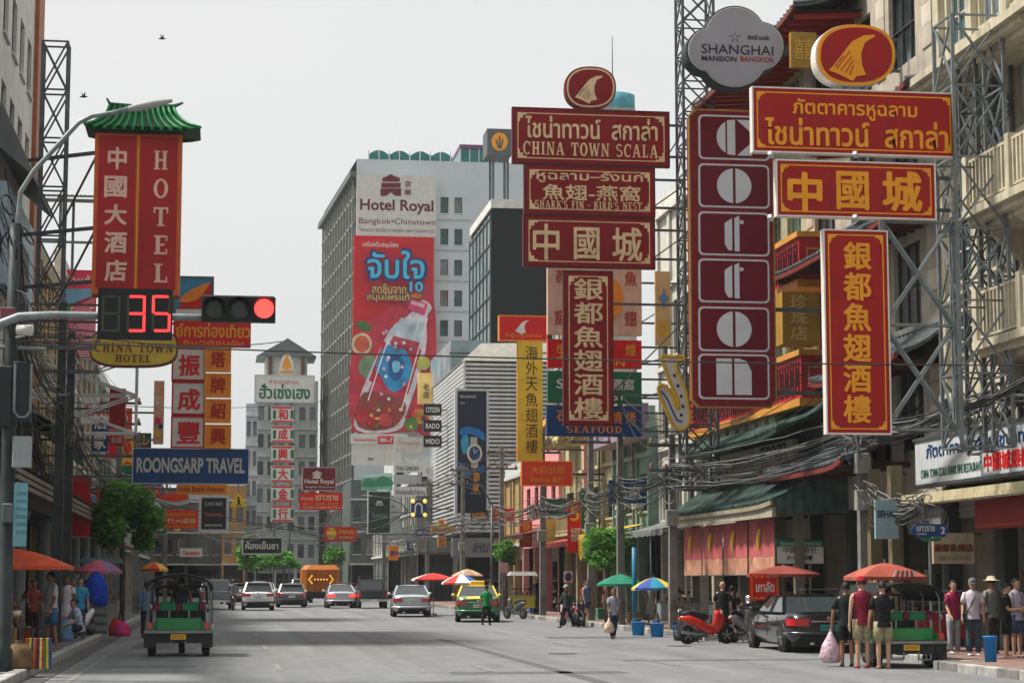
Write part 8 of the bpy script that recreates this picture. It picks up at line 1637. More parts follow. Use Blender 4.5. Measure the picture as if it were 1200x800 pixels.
# ---------------------------------------------------------------- traffic
place(car('white compact utility car with its tail to the camera, first in the left lane', (226, 230, 232), 'suv', L=4.2, W=1.76, H=1.62, tail='wide'), 2.15, 118.5)
place(car('silver crossover driving beside the white compact utility car', (168, 176, 180), 'suv', L=4.3, W=1.78, H=1.5, tail='wide', lower=(70, 76, 80)), 4.45, 131)
place(car('silver sedan with lit brake lights right behind the orange truck', (176, 184, 192), 'sedan', L=4.5, W=1.75, H=1.45, lights=True), 7.35, 127.5)
place(car('silver sedan alone in the right lane ahead of the taxi', (178, 184, 190), 'sedan', L=4.5, W=1.74, H=1.48), 8.9, 97.0, 0, -3)
place(car('green and yellow taxi beside the man in the green shirt', (214, 196, 60), 'sedan', L=4.6, W=1.76, H=1.5, lower=(20, 110, 66), taxi=True, metal=0.1), 10.6, 85.2, 0, -6)
place(car('big glossy black sedan parked in the bay on the right', (22, 28, 30), 'sedan', L=4.95, W=1.84, H=1.37, plate='กท 8', plate_m=mat('plate_teal', S(60, 150, 140), rough=0.5, var=0.05), coat=1.0, metal=0.6), 14.22, 49.4, 0, -2)
place(car('dark red hatchback far down the left lane', (120, 30, 34), 'hatch', L=3.9, W=1.68, H=1.5), 1.3, 146)
place(car('white hatchback following behind the crossover', (214, 214, 210), 'hatch', L=3.9, W=1.68, H=1.5), 3.2, 152)
place(car('small white van like hatchback behind the silver sedan', (200, 202, 200), 'suv', L=4.2, W=1.7, H=1.8), 6.1, 158); place(car('grey hatchback far off near the bend in the left lane', (110, 116, 120), 'hatch', L=3.9, W=1.68, H=1.5), -0.6, 150); place(car('red hatchback far off behind the orange truck', (140, 36, 34), 'hatch', L=3.9, W=1.68, H=1.5), 9.6, 156)
place(car('dark hatchback in the middle lane behind the orange truck', (60, 64, 68), 'hatch', L=3.9, W=1.68, H=1.5), 8.4, 146)
def pickup(label, rgb, x, y, W=1.76, H=1.75):
 t = thing('pickup_truck', label, 'pickup truck'); pm = paint(*rgb, rough=0.35, coat=0.5); hw = W / 2
 q = MB().use(pm); q.rbox(-hw, hw, -2.5, -0.6, 0.5, 1.08, 0.05); q.box(-hw + 0.06, hw - 0.06, -2.45, -0.65, 1.081, 1.083); q.build('cargo_bed', t)
 q = MB().use(pm); q.rbox(-hw, hw, -0.6, 2.3, 0.45, 1.05, 0.08); q.hexa([(-hw + 0.04, -0.58, 1.05), (hw - 0.04, -0.58, 1.05), (hw - 0.04, 1.3, 1.05), (-hw + 0.04, 1.3, 1.05), (-hw + 0.2, -0.4, H), (hw - 0.2, -0.4, H), (hw - 0.2, 0.7, H), (-hw + 0.2, 0.7, H)]); q.build('cab', t)
 MB().use(CARGLASS).poly([(-hw + 0.15, -0.6, 1.12), (hw - 0.15, -0.6, 1.12), (hw - 0.27, -0.44, H - 0.1), (-hw + 0.27, -0.44, H - 0.1)]).build('rear_window', t, fix=False)
 MB().use(pm).rbox(-hw + 0.02, hw - 0.02, -2.56, -2.5, 0.6, 1.06, 0.01).build('tailgate', t); MB().use(CHROME).box(-hw + 0.05, hw - 0.05, -2.68, -2.56, 0.42, 0.56).build('rear_bumper', t)
 for s in (-1, 1):
  MB().use(TAILRED).box(s * (hw - 0.14), s * (hw + 0.005), -2.58, -2.46, 0.72, 1.02).build('tail_light', t)
  for yy in (-1.6, 1.5): wheel(t, (s * (hw - 0.1), yy, 0.34), 0.34, 0.22)
 MB().use(PLATE).box(-0.18, 0.18, -2.7, -2.68, 0.44, 0.55).build('licence_plate', t)
 q = MB().use(DKSTEEL)
 for xx in (-hw + 0.08, hw - 0.08): q.bar((xx, -2.45, 1.08), (xx, -2.45, 1.9), 0.04); q.bar((xx, -0.7, 1.08), (xx, -0.7, 1.9), 0.04); q.bar((xx, -2.45, 1.9), (xx, -0.7, 1.9), 0.04)
 q.bar((-hw + 0.08, -2.45, 1.9), (hw - 0.08, -2.45, 1.9), 0.04); q.build('cargo_frame', t); return place(t, x, y)
pickup('dark pickup truck with steel cargo frame left of the silver sedan', (52, 58, 60), 9.15, 126.5); pickup('grey pickup truck far left beside the motorcycle rider', (120, 126, 130), -0.15, 123)
# orange road works truck with lit arrow board
t = thing('truck', 'orange works truck with lit arrow lights on its rear board', 'truck'); OT = paint(168, 96, 26, rough=0.45, grime=0.2)
MB().use(OT).rbox(-1.25, 1.25, -2.6, 0.6, 0.95, 2.68, 0.3).build('cargo_box', t); MB().use(OT).rbox(-1.1, 1.1, 0.7, 2.4, 0.7, 2.3, 0.12).build('cab', t); MB().use(BLACKP).box(-1.1, 1.1, -2.6, 2.4, 0.5, 0.94).build('chassis', t)
MB().use(paint(150, 84, 30)).box(-0.85, 0.85, -2.68, -2.61, 1.4, 2.08).build('arrow_board', t); AL = mat('amber_lamp', (1.0, 0.5, 0.05), rough=0.3, var=0, emit=0.8)
for s in (-1, 1):
 for k in range(5): MB().use(AL).cbox((s * (0.85 - 0.09 * (2 - abs(k - 2)) * -1 - 0.25), -2.7, 1.5 + 0.12 * k), (0.09, 0.03, 0.09)).build('lamp', t)
 for yy in (-1.9, 1.6): wheel(t, (s * 0.98, yy, 0.46), 0.46, 0.26)
 MB().use(TAILRED).box(s * 0.95, s * 1.2, -2.66, -2.6, 0.75, 0.92).build('tail_light', t)
for k in range(5): MB().use(AL).cbox((-0.4 + 0.2 * k, -2.7, 1.74), (0.09, 0.03, 0.09)).build('lamp', t)
place(t, 6.55, 138)
tk = tuktuk('green tuk-tuk with open dark canopy driving away on the left'); place(tk, -0.88, 48.1, 0, -1)
t2 = copy_tree(tk); t2.scale = (0.96, 0.96, 0.9); place(t2, 13.3, 40.0, 0, 3, 'green tuk-tuk parked on the right behind the three people in shorts')
for i, (x, y, rz, c, lb) in enumerate(((12.95, 54.2, -80, (206, 44, 24), 'bright orange red scooter parked sideways before the red blinds'), (12.95, 56.6, 12, (40, 44, 48), 'dark motorbike standing upright left of the orange red scooter'), (13.1, 74.5, -20, (60, 60, 66), 'dark motorbike parked beside the man walking with bags'), (12.9, 76.0, 10, (120, 30, 30), 'dull red motorbike parked behind the dark motorbike'), (-3.75, 59.2, 165, (190, 196, 200), 'white scooter parked by the pink bag on the left kerb'), (0.75, 117.6, 0, (60, 66, 70), 'motorcycle ridden between the pickup and the white car'), (12.9, 90, 30, (70, 74, 76), 'small dark motorbike under the far street poles'), (14.3, 55.6, -40, (150, 152, 156), 'grey scooter half hidden behind the orange red one'))):
 mb_ = motorbike(lb, c); mb_.scale = (0.9, 0.9, 0.9)
 place(mb_, x, y, 0 if -3.3 < x < 13.6 or 0 < x and y < 57 else 0.15, rz)
# ---------------------------------------------------------------- people
def gp(px, py, z=0.0): g_ = G(px, py, z); return g_.x, g_.y
W_ = (205, 208, 212); K_ = (28, 30, 32)
# foreground trio
person('person seen from behind in maroon sleeveless top, red cap and khaki shorts', 12.4, 38.9, 0, 182, h=1.76, skin=2, top=('tank', (120, 28, 48)), bottom=('shorts', (160, 150, 118)), hat=('cap', (150, 24, 34)), arms=((4, 6, 12), (-4, 10, 10)), shoes=(150, 60, 60))
person('person seen from behind in plain black t-shirt and khaki shorts beside the green tuk-tuk', 12.72, 38.6, 0, 176, h=1.68, skin=2, top=('tee', (20, 22, 24)), bottom=('shorts', (150, 142, 110)), arms=((25, 70, 6), (10, 15, 10)), shoes=(160, 120, 100))
_, hw_ = person('person in black top and dark shorts holding a plastic bag beside the maroon one', 12.3, 39.6, 0, 170, h=1.66, skin=1, top=('tee', (24, 34, 34)), bottom=('shorts', (26, 28, 30)), arms=((0, 5, 8), (5, 10, 16)), shoes=(60, 50, 45))
def bag(label, p, rgb, s=0.2, h=0.42, name='plastic_bag'):
 t = thing(name, label, 'bag', tuple(p)); m = mat('bag_%d_%d_%d' % rgb, S(*rgb), rough=0.35, var=0.25, scale=14, bump=0.8, bscale=20)
 MB().use(m, True).lathe([(0.02, 0.0), (s * 0.25, -0.08), (s * 0.75, -h * 0.45), (s, -h * 0.8), (s * 0.7, -h), (0.02, -h * 1.02)], tuple(p), n=11, sx=1, sy=0.7).build('sack', t); MB().use(m).tube([Vector(p) + Vector((0.03 * k, 0, 0.02)) for k in (-1, 0, 1)], 0.012, 5).build('handles', t); return t
hh = min(hw_, key=lambda v: v.x); bag('pale pink plastic bag hanging by the trio in shorts', hh + Vector((-0.02, 0, -0.02)), (206, 176, 188), 0.24, 0.62)
# pavement group at the right edge
person('person in grey cap and white polo with crossbody strap looking down', 15.45, 41.0, 0.15, -20, h=1.58, skin=2, top=('tee', (196, 190, 200)), bottom=('trousers', (58, 78, 96)), hat=('cap', (120, 124, 122)), strap=(50, 50, 56), headt=12, arms=((8, 15, 8), (5, 10, 8)), shoes=(190, 190, 190))
person('person in pink top and pale trousers half behind the grey capped one', 15.5, 42.3, 0.15, 10, h=1.54, skin=2, top=('tee', (150, 40, 80)), bottom=('trousers', (150, 156, 164)), hair='short', fem=True, arms=((10, 30, 6), (0, 10, 6)), shoes=(180, 180, 180))
person('person in black t-shirt and black shorts reading something in both hands', 15.6, 39.6, 0.15, 60, h=1.5, skin=2, top=('tee', (24, 26, 27)), bottom=('shorts', (22, 24, 26)), fem=True, hair='bun', headt=20, arms=((20, 75, 4), (20, 75, 4)), shoes=(150, 110, 90))
person('person in pale shirt at the extreme right behind the black clad reader', 15.9, 39.8, 0.15, 30, h=1.58, skin=2, top=('tee', (190, 190, 205)), bottom=('shorts', (70, 90, 120)), hair='short', arms=((15, 60, 6), (5, 10, 8)), shoes=(120, 110, 100))
person('person in beige hat and grey shirt facing away near the dark shopfront', 16.1, 41.6, 0.15, 200, h=1.62, skin=1, top=('tee', (120, 124, 116)), bottom=('trousers', (60, 56, 50)), hat=('hat', (196, 186, 160)), shoes=(40, 36, 34))
person('small person in dark blue dungarees over a grey shirt by the pavement edge', 15.2, 44.0, 0.15, 20, h=1.35, skin=1, top=('tee', (120, 120, 130)), bottom=('trousers', (30, 40, 62)), apron=(30, 40, 62), shoes=(40, 40, 44))
person('person with auburn hair and grey patterned top looking left behind the black sedan', 15.5, 47.4, 0.15, -70, h=1.6, skin=2, top=('tee', (90, 84, 90)), bottom=('trousers', (50, 50, 60)), hair='bob', hairm=HAIR_R, fem=True)
person('bald person in black t-shirt behind the orange red scooter', 13.75, 55.6, 0, 160, h=1.66, skin=2, top=('tee', (22, 26, 26)), bottom=('trousers', (24, 30, 34)), hair='bald')
person('person in dark top and red shorts next to the bald one', 14.1, 55.9, 0, 150, h=1.54, skin=2, top=('tee', (44, 40, 40)), bottom=('shorts', (150, 44, 38)), fem=True, hair='bun', arms=((25, 70, 5), (10, 30, 5)))
_, hw_ = person('person in grey t-shirt and blue jeans walking toward the camera with a carrier bag', *gp(719, 748), 0, 8, h=1.46, skin=1, top=('tee', (150, 154, 170)), bottom=('trousers', (38, 56, 84)), hair='bob', hairm=HAIR_R, fem=True, legs=((10, 4), (-12, 10)), arms=((12, 8, 8), (-8, 10, 12)), shoes=(110, 60, 60))
hh = min(hw_, key=lambda v: v.x); bag('white and orange carrier bag in the hand of the person in blue jeans', hh + Vector((0, 0, -0.02)), (220, 190, 170), 0.17, 0.42)
person('person in bright green shirt and black trousers crossing in front of the taxi', *gp(570, 732), 0, 150, h=1.52, skin=1, top=('tee', (20, 130, 70)), bottom=('trousers', (26, 28, 30)), legs=((12, 4), (-12, 8)), arms=((10, 10, 8), (-10, 10, 10)))
g_ = gp(578, 727); bag('white plastic bag swinging by the person in bright green', (g_[0] - 0.1, g_[1], 0.85), (205, 205, 215), 0.17, 0.45)
t, hw_ = person('person in dark clothes walking with a blue bucket near parked motorbikes', *gp(664, 735), 0, -60, h=1.55, skin=1, top=('long', (44, 48, 54)), bottom=('trousers', (34, 38, 44)), hat=('cap', (170, 175, 175)), legs=((18, 5), (-18, 12)), arms=((20, 20, 8), (-10, 10, 8)))
person('person in red top beside white tubs on the pavement', 14.1, 79.3, 0.15, 10, h=1.45, skin=1, top=('tee', (150, 40, 44)), bottom=('shorts', (70, 70, 76)), fem=True, hair='bob')
person('person in blue vest and shorts strolling before the small tree', 13.95, 78.0, 0.15, 30, h=1.55, skin=2, top=('tank', (90, 120, 160)), bottom=('shorts', (60, 84, 120)), legs=((10, 4), (-10, 8)), shoes=(90, 130, 60))
person('person in dark red shirt behind the stroller in blue', 14.6, 77.0, 0.15, -30, h=1.54, skin=1, top=('tee', (110, 36, 40)), bottom=('trousers', (30, 30, 34)))
person('person in yellow vest by the far striped umbrella', 11.2, 96.8, 0, 170, h=1.66, skin=1, top=('tank', (220, 170, 40)), bottom=('trousers', (200, 150, 50)), hair='short')
person('person in green polo at the rainbow umbrella', 12.0, 97.5, 0, 30, h=1.62, skin=1, top=('tee', (60, 140, 60)), bottom=('trousers', (40, 60, 90)))
person('person in blue shirt at the rainbow umbrella', 12.75, 97.2, 0, -20, h=1.62, skin=1, top=('tee', (40, 70, 140)), bottom=('trousers', (40, 44, 60)), hair='bob', fem=True)
person('person in black leaning against the shop front by the brown awning', 14.4, 93.5, 0.15, 40, h=1.7, skin=1, top=('tee', (34, 34, 38)), bottom=('trousers', (40, 44, 50)))
person('person in grey dress under the green umbrella', 14.9, 70.6, 0.15, -30, h=1.6, skin=1, top=('dress', (130, 126, 120)), bottom=('none', None), fem=True, hair='bob')
person('person in dark shirt sorting goods behind the rainbow striped umbrella', 15.0, 67.4, 0.15, 20, h=1.66, skin=1, top=('tee', (44, 40, 50)), bottom=('trousers', (40, 40, 44)), arms=((20, 60, 5), (20, 60, 5)))
# rider on the far motorcycle
person('person in grey shirt and helmet riding the far motorcycle', 0.75, 117.4, 0, 180, h=1.68, skin=1, top=('long', (110, 116, 122)), bottom=('trousers', (40, 44, 52)), hat=('cap', (90, 96, 100)), legs=((75, 95), (75, 95)), arms=((45, 25, 10), (45, 25, 10)), sit=0.93)
# left pavement
person('person in white t-shirt and denim shorts standing sideways at the food table', -3.75, 47.6, 0.15, -65, h=1.74, skin=1, top=('tee', (206, 206, 214)), bottom=('shorts', (66, 104, 150)), arms=((20, 45, 6), (5, 20, 6)), legs=((4, 0), (-5, 4)), headt=10, shoes=(150, 110, 90))
person('seated person with brown hair in grey patterned blouse at the left table', -4.35, 42.3, 0.15, -70, h=1.62, skin=2, top=('tee', (176, 176, 184)), bottom=('trousers', (30, 30, 34)), hair='bun', hairm=HAIR_R, fem=True, legs=((80, 60), (85, 65)), sit=0.48, headt=18, lean=12, arms=((40, 50, 6), (35, 50, 6)))
person('person in long white dress with dark skin behind the white shirted one', -4.0, 55.8, 0.15, -20, h=1.66, skin=3, top=('dress', (206, 200, 208)), bottom=('none', None), hair='short', fem=True, arms=((10, 30, 8), (0, 10, 10)))
person('person in sky blue t-shirt beside the white dress', -3.75, 57.0, 0.15, 10, h=1.62, skin=2, top=('tee', (56, 150, 190)), bottom=('trousers', (40, 70, 110)), arms=((20, 60, 6), (10, 20, 6)))
person('person in white top sitting low on the kerb next to a blue bag', -3.5, 53.4, 0.15, -60, h=1.6, skin=2, top=('tee', (170, 186, 210)), bottom=('shorts', (40, 46, 60)), hair='bun', fem=True, legs=((95, 80), (85, 70)), sit=0.34, lean=15, arms=((40, 40, 6), (35, 40, 6)), shoes=(190, 60, 50))
person('person in blue grey shirt and dark trousers at the left side of the driving tuk-tuk', *gp(171, 746), 0, 190, h=1.66, skin=1, top=('long', (96, 126, 150)), bottom=('trousers', (28, 32, 38)), arms=((5, 15, 8), (0, 10, 8)))
person('person in dark shirt sitting far back under the arcade', -5.0, 50.5, 0.15, 20, h=1.62, skin=1, top=('tee', (40, 38, 40)), bottom=('trousers', (30, 30, 34)), legs=((85, 85), (85, 85)), sit=0.47)
person('person in beige shirt standing between the arcade columns', -4.6, 60.5, 0.15, -10, h=1.64, skin=1, top=('tee', (150, 140, 122)), bottom=('trousers', (48, 44, 44)), hair='short')
person('person in dark red dress standing by the arcade column', -4.5, 64.5, 0.15, 30, h=1.58, skin=2, top=('dress', (96, 40, 46)), bottom=('none', None), fem=True, hair='long')
person('tuk-tuk driver in dark vest at the handlebar of the driving tuk-tuk', -0.88, 48.3, 0, 180, h=1.66, skin=1, top=('tank', (60, 70, 84)), bottom=('trousers', (36, 38, 44)), legs=((70, 80), (70, 80)), sit=0.97, arms=((45, 25, 8), (45, 25, 8)))
person('driver leaning across the seat of the parked tuk-tuk', 13.3, 40.4, -0.1, 60, h=1.64, skin=1, top=('tee', (44, 66, 60)), bottom=('trousers', (32, 34, 38)), legs=((70, 80), (70, 80)), sit=0.9, arms=((50, 30, 8), (30, 50, 8)), lean=10)
# ---------------------------------------------------------------- umbrellas, stalls, goods
umbrella('large square orange umbrella over the food tables on the left', -4.55, 46.8, 0.15, at(70, 642, 46.8).z, 1.25, [(206, 84, 50), (214, 96, 58), (150, 84, 60)], n=4, square=True, drop=0.4)
umbrella('pink round umbrella by the left street tree', -3.55, 62.0, 0.15, at(150, 655, 62).z, 0.72, [(176, 84, 104), (190, 96, 120), (140, 110, 150)], drop=0.35)
umbrella('small orange and yellow umbrella beyond the pink one', at(181, 665, 74).x, 74, 0.15, at(180, 658, 74).z, 0.5, [(210, 130, 40), (206, 60, 40), (224, 180, 60)], drop=0.25)
umbrella('faded red umbrella behind the black sedan', at(918, 670, 51.5).x, 51.5, 0.15, at(918, 662, 51.5).z, 0.95, [(124, 56, 50), (134, 64, 56)], drop=0.22)
umbrella('salmon square umbrella behind the parked tuk-tuk', at(1037, 670, 43.8).x, 43.8, 0.15, at(1037, 659, 43.8).z, 0.72, [(150, 74, 60), (160, 84, 68)], n=4, square=True, drop=0.3)
umbrella('dark green round umbrella next to the blue post', at(727, 680, 71.0).x, 71.0, 0.15, at(727, 672, 71).z, 0.85, [(26, 110, 84), (34, 124, 96)], drop=0.35)
umbrella('umbrella with yellow, green and blue panels right of the blue post', at(766, 685, 66.5).x, 66.5, 0.15, at(766, 676, 66.5).z, 0.75, [(60, 80, 150), (40, 130, 160), (206, 190, 70), (210, 180, 60)], drop=0.35)
umbrella('rainbow umbrella beyond the taxi', at(540, 678, 97).x, 97, 0, at(540, 672, 97).z, 0.95, [(206, 60, 50), (220, 220, 214), (50, 110, 180), (60, 150, 80), (220, 130, 40), (40, 70, 140)], drop=0.42)
umbrella('flat red and white umbrella left of the rainbow umbrella', at(508, 676, 100).x, 100, 0, at(508, 671, 100).z, 1.0, [(176, 50, 48), (206, 190, 180)], n=4, square=True, drop=0.3)
umbrella('dusty beige umbrella far along the right kerb', 13.4, 112, 0, 2.3, 0.9, [(180, 160, 130), (160, 130, 100)], drop=0.35)
def cart(label, x, y, z, w, d, rgb, roof=None, glass=True, rz=0, roofz=2.1):
 t = thing('food_cart', label, 'food cart'); m = paint(*rgb, rough=0.5, grime=0.2)
 MB().use(m).rbox(-w / 2, w / 2, -d / 2, d / 2, 0.3, 0.85, 0.02).build('cabinet', t); MB().use(CHROME).box(-w / 2 - 0.03, w / 2 + 0.03, -d / 2 - 0.03, d / 2 + 0.03, 0.85, 0.88).build('counter', t)
 if glass:
  q = MB().use(STEEL)
  for sx in (-1, 1):
   for sy in (-1, 1): q.bar((sx * w * 0.42, sy * d * 0.35, 0.88), (sx * w * 0.42, sy * d * 0.35, 1.3), 0.02)
  q.box(-w * 0.44, w * 0.44, -d * 0.37, d * 0.37, 1.3, 1.32); q.box(-w * 0.44, w * 0.44, -d * 0.35, d * 0.35, 1.08, 1.09); q.build('glass_case', t)
  q = MB()
  for k in range(10): q.use(GOODS[R.randrange(8)]); a = -w * 0.38 + k * w * 0.08; q.ball((a, R.uniform(-0.1, 0.1), 0.94 if k % 2 else 1.15), 0.06, 6)
  q.build('food', t, kind='stuff')
 for k, (px_, hh_) in enumerate(((-0.3, 0.2), (0.05, 0.28), (0.32, 0.16)) if not glass else ()): MB().use(ALLOY, True).lathe([(0.11, 0), (0.12, hh_), (0.02, hh_ + 0.03)], (px_ * w, -d * 0.2, 0.885 if not glass else 1.325), n=12).build('pot', t)
 for sx in (-1, 1):
  wheel(t, (sx * (w / 2 + 0.02), d * 0.2, 0.25), 0.25, 0.06)
 if roof:
  for sx in (-1, 1):
   for sy in (-1, 1): MB().use(STEEL).bar((sx * w * 0.48, sy * d * 0.48, 0.85), (sx * w * 0.48, sy * d * 0.48, roofz), 0.03).build('post', t)
  MB().use(paint(*roof, rough=0.7, grime=0.2)).hexa([(-w * 0.6, -d * 0.7, roofz), (w * 0.6, -d * 0.7, roofz), (w * 0.6, d * 0.7, roofz), (-w * 0.6, d * 0.7, roofz), (-w * 0.5, -d * 0.5, roofz + 0.18), (w * 0.5, -d * 0.5, roofz + 0.18), (w * 0.5, d * 0.5, roofz + 0.18), (-w * 0.5, d * 0.5, roofz + 0.18)]).build('canopy', t)
 return place(t, x, y, z, rz)
cart('steel food cart with silver pots under the faded red umbrella', 15.7, 52.2, 0.15, 1.5, 0.7, (130, 60, 54)); cart('red painted cart under the salmon umbrella', 15.6, 43.6, 0.15, 1.5, 0.7, (150, 40, 40)); cart('dim steel cart with pots under the red blinds', 15.9, 59.0, 0.15, 1.8, 0.7, (90, 96, 96), glass=False); cart('second pot laden cart under the red blinds', 15.9, 62.5, 0.15, 1.6, 0.7, (80, 84, 90), glass=False)
cart('grey canopied cart with a yellow side near the pink house', at(612, 715, 93).x, 93, 0.15, 1.1, 0.7, (190, 176, 50), roof=(150, 152, 148), roofz=1.75); cart('small cart below the rainbow striped umbrella', 14.7, 65.4, 0.15, 1.3, 0.6, (120, 130, 130)); cart('wooden cart stacked with goods under the pink umbrella', -4.0, 62.4, 0.15, 1.2, 0.7, (120, 84, 60)); cart('pale cart beyond the blue wrapped bundle', -3.9, 69.5, 0.15, 1.2, 0.7, (150, 150, 146), roof=(90, 110, 120))
board('chestnut_sign', 'red chestnut seller sign with gold stars hung from the faded red umbrella', (879, 672, 913, 703), 50.8, REDB, [(LW, 'เกาลัด', (886, 681, 907, 693), dict(bold=0.02)), (GOLD, '★ ★ ★ ★', (884, 674, 909, 677), dict(bold=0)), (GOLD, '★ ★ ★ ★', (884, 698, 909, 701), dict(bold=0))], th=0.03, border=GOLD, bi=0.04, bw=0.015, corner=False)
t = thing('striped_canvas', 'red and white striped canvas end hanging under the salmon umbrella', 'canvas', (at(1062, 672, 43.1).x, 43.1, 1.9))
for k in range(9): MB().use(REDB if k % 2 else LW).prismY(pxpoly([(1045 + k * 3.2, 679), (1048.2 + k * 3.2, 679), (1052 + k * 2.4, 668), (1049.6 + k * 2.4, 668)], 43.1), 43.08, 43.1).build('stripe', t)
for i, (px, py, c, lb) in enumerate(((748, 744, (30, 130, 200), 'sky blue square bucket on the road left of the walking person in jeans'), (770, 746, (30, 126, 200), 'sky blue bucket on the road near the yellow blue umbrella'), (797, 750, (24, 110, 180), 'deep blue bucket by the dark motorbike'))):
 g_ = gp(px, py); bucket(lb, g_[0], g_[1], 0, c, 0.22, 0.42)
g_ = gp(1161, 776, 0.15); bucket('tall blue bin on the pavement beside the grey capped person', g_[0], g_[1], 0.15, (20, 120, 190), 0.13, 0.5, handle=False, cat='bin', nm='bin')
g_ = gp(678, 733); bucket('teal bucket next to the walking person in dark clothes', g_[0], g_[1], 0.0, (40, 140, 160), 0.2, 0.34); bucket('white tub stacked above the teal bucket', 13.9, 79.7, 0.15, (200, 202, 200), 0.24, 0.5, cat='tub', nm='tub')
g_ = gp(727, 727, 0.15); bucket('tall turquoise bin under the dark green umbrella', g_[0], g_[1], 0.15, (20, 120, 150), 0.22, 0.7, handle=False, cat='bin', nm='bin')
# left tables and wares
table('brown folding table covered with small wares under the orange umbrella', -4.75, 45.2, 0.15, 1.25, 0.7, 0.78, (120, 90, 60)); table('low red table beside the kerb behind the pink bag', -3.75, 55.0, 0.15, 0.6, 0.5, 0.6, (170, 50, 44))
stool('dark stool at the feet of the white shirted person', -4.2, 46.6, 0.15, (70, 50, 44), 0.5); stool('orange plastic stool against the left pole', -4.55, 43.0, 0.15, (220, 110, 40), 0.42); stool('red plastic stool behind the white dress', -4.4, 57.4, 0.15, (180, 40, 40), 0.45)
for i, (dx, dy, rr_, hh_, c, lb) in enumerate(((-0.45, -0.1, 0.13, 0.14, (60, 60, 62), 'black cooking pot at the far end of the brown table'), (-0.1, 0.1, 0.1, 0.2, (170, 172, 170), 'steel pot in the middle of the brown table'), (0.2, -0.15, 0.09, 0.1, (190, 80, 60), 'red bowl on the brown table'), (0.45, 0.1, 0.1, 0.12, (210, 200, 180), 'cream bowl near the edge of the brown table'), (0.05, -0.2, 0.06, 0.08, (200, 190, 180), 'small pale cup on the brown table'))):
 t = thing('pot' if i < 2 else ('bowl' if i < 4 else 'cup'), lb, 'pot' if i < 2 else ('bowl' if i < 4 else 'cup'), (-4.75 + dx, 45.2 + dy, 0.93)); MB().use(paint(*c, rough=0.4), True).lathe([(rr_ * 0.7, 0.93), (rr_, 0.93 + hh_ * 0.4), (rr_, 0.93 + hh_), (rr_ * 0.9, 0.93 + hh_), (rr_ * 0.6, 0.95), (0.01, 0.95)], (-4.75 + dx, 45.2 + dy, 0), n=14).build('vessel', t)
gx, gy = gp(44, 783, 0.15); t = thing('striped_bag', 'big woven bag with rainbow stripes on the pavement at the pole', 'bag', (gx, gy, 0.15)); W0 = 0.24
cols_ = [(190, 60, 40), (60, 120, 60), (210, 180, 60), (40, 80, 130), (200, 110, 40), (150, 40, 60), (60, 60, 60), (220, 200, 120)]
for k in range(12):
 a0 = -W0 + k * W0 / 6; MB().use(cloth(*cols_[k % 8])).hexa([(gx + a0, gy - 0.14, 0.15), (gx + a0 + W0 / 6, gy - 0.14, 0.15), (gx + a0 + W0 / 6, gy + 0.14, 0.15), (gx + a0, gy + 0.14, 0.15), (gx + a0 * 0.9, gy - 0.1, 0.68), (gx + (a0 + W0 / 6) * 0.9, gy - 0.1, 0.68), (gx + (a0 + W0 / 6) * 0.9, gy + 0.1, 0.68), (gx + a0 * 0.9, gy + 0.1, 0.68)]).build('stripe_panel', t)
MB().use(cloth(60, 60, 60)).tube([(gx - 0.1, gy - 0.1, 0.66), (gx - 0.06, gy - 0.1, 0.84), (gx + 0.06, gy - 0.1, 0.84), (gx + 0.1, gy - 0.1, 0.66)], 0.012, 5).build('handle', t)
def sack(label, x, y, z, rgb, r, h, name='sack', cat='sack'):
 t = thing(name, label, cat, (x, y, z)); MB().use(mat('sack_%d_%d_%d' % rgb, S(*rgb), rough=0.85, var=0.3, scale=6, bump=0.9, bscale=9), True).lathe([(r * 0.9, 0), (r * 1.05, h * 0.25), (r * 0.95, h * 0.6), (r * 0.6, h * 0.85), (r * 0.2, h * 0.95), (r * 0.32, h)], (x, y, z), n=12, sy=0.85).build('bulk', t); return t
sack('brown sack slumped between the pole and the rainbow bag', *gp(22, 784, 0.15), 0.15, (110, 88, 60), 0.24, 0.5); sack('shiny pink bundle on the left kerb', *gp(143, 745, 0.15), 0.15, (196, 50, 116), 0.22, 0.42, 'bundle', 'bundle'); sack('pale blue carrier sack by the person sitting on the kerb', -3.85, 53.2, 0.15, (110, 150, 190), 0.22, 0.6); sack('flat red sack just behind the pink bundle', gp(143, 745, 0.15)[0] - 0.2, gp(143, 745, 0.15)[1] + 0.6, 0.15, (180, 50, 40), 0.2, 0.5)
sack('tall vivid blue wrapped bundle standing on a crate', -3.55, 60.8, 0.95, (24, 70, 190), 0.34, 1.0, 'wrapped_bundle', 'bundle')
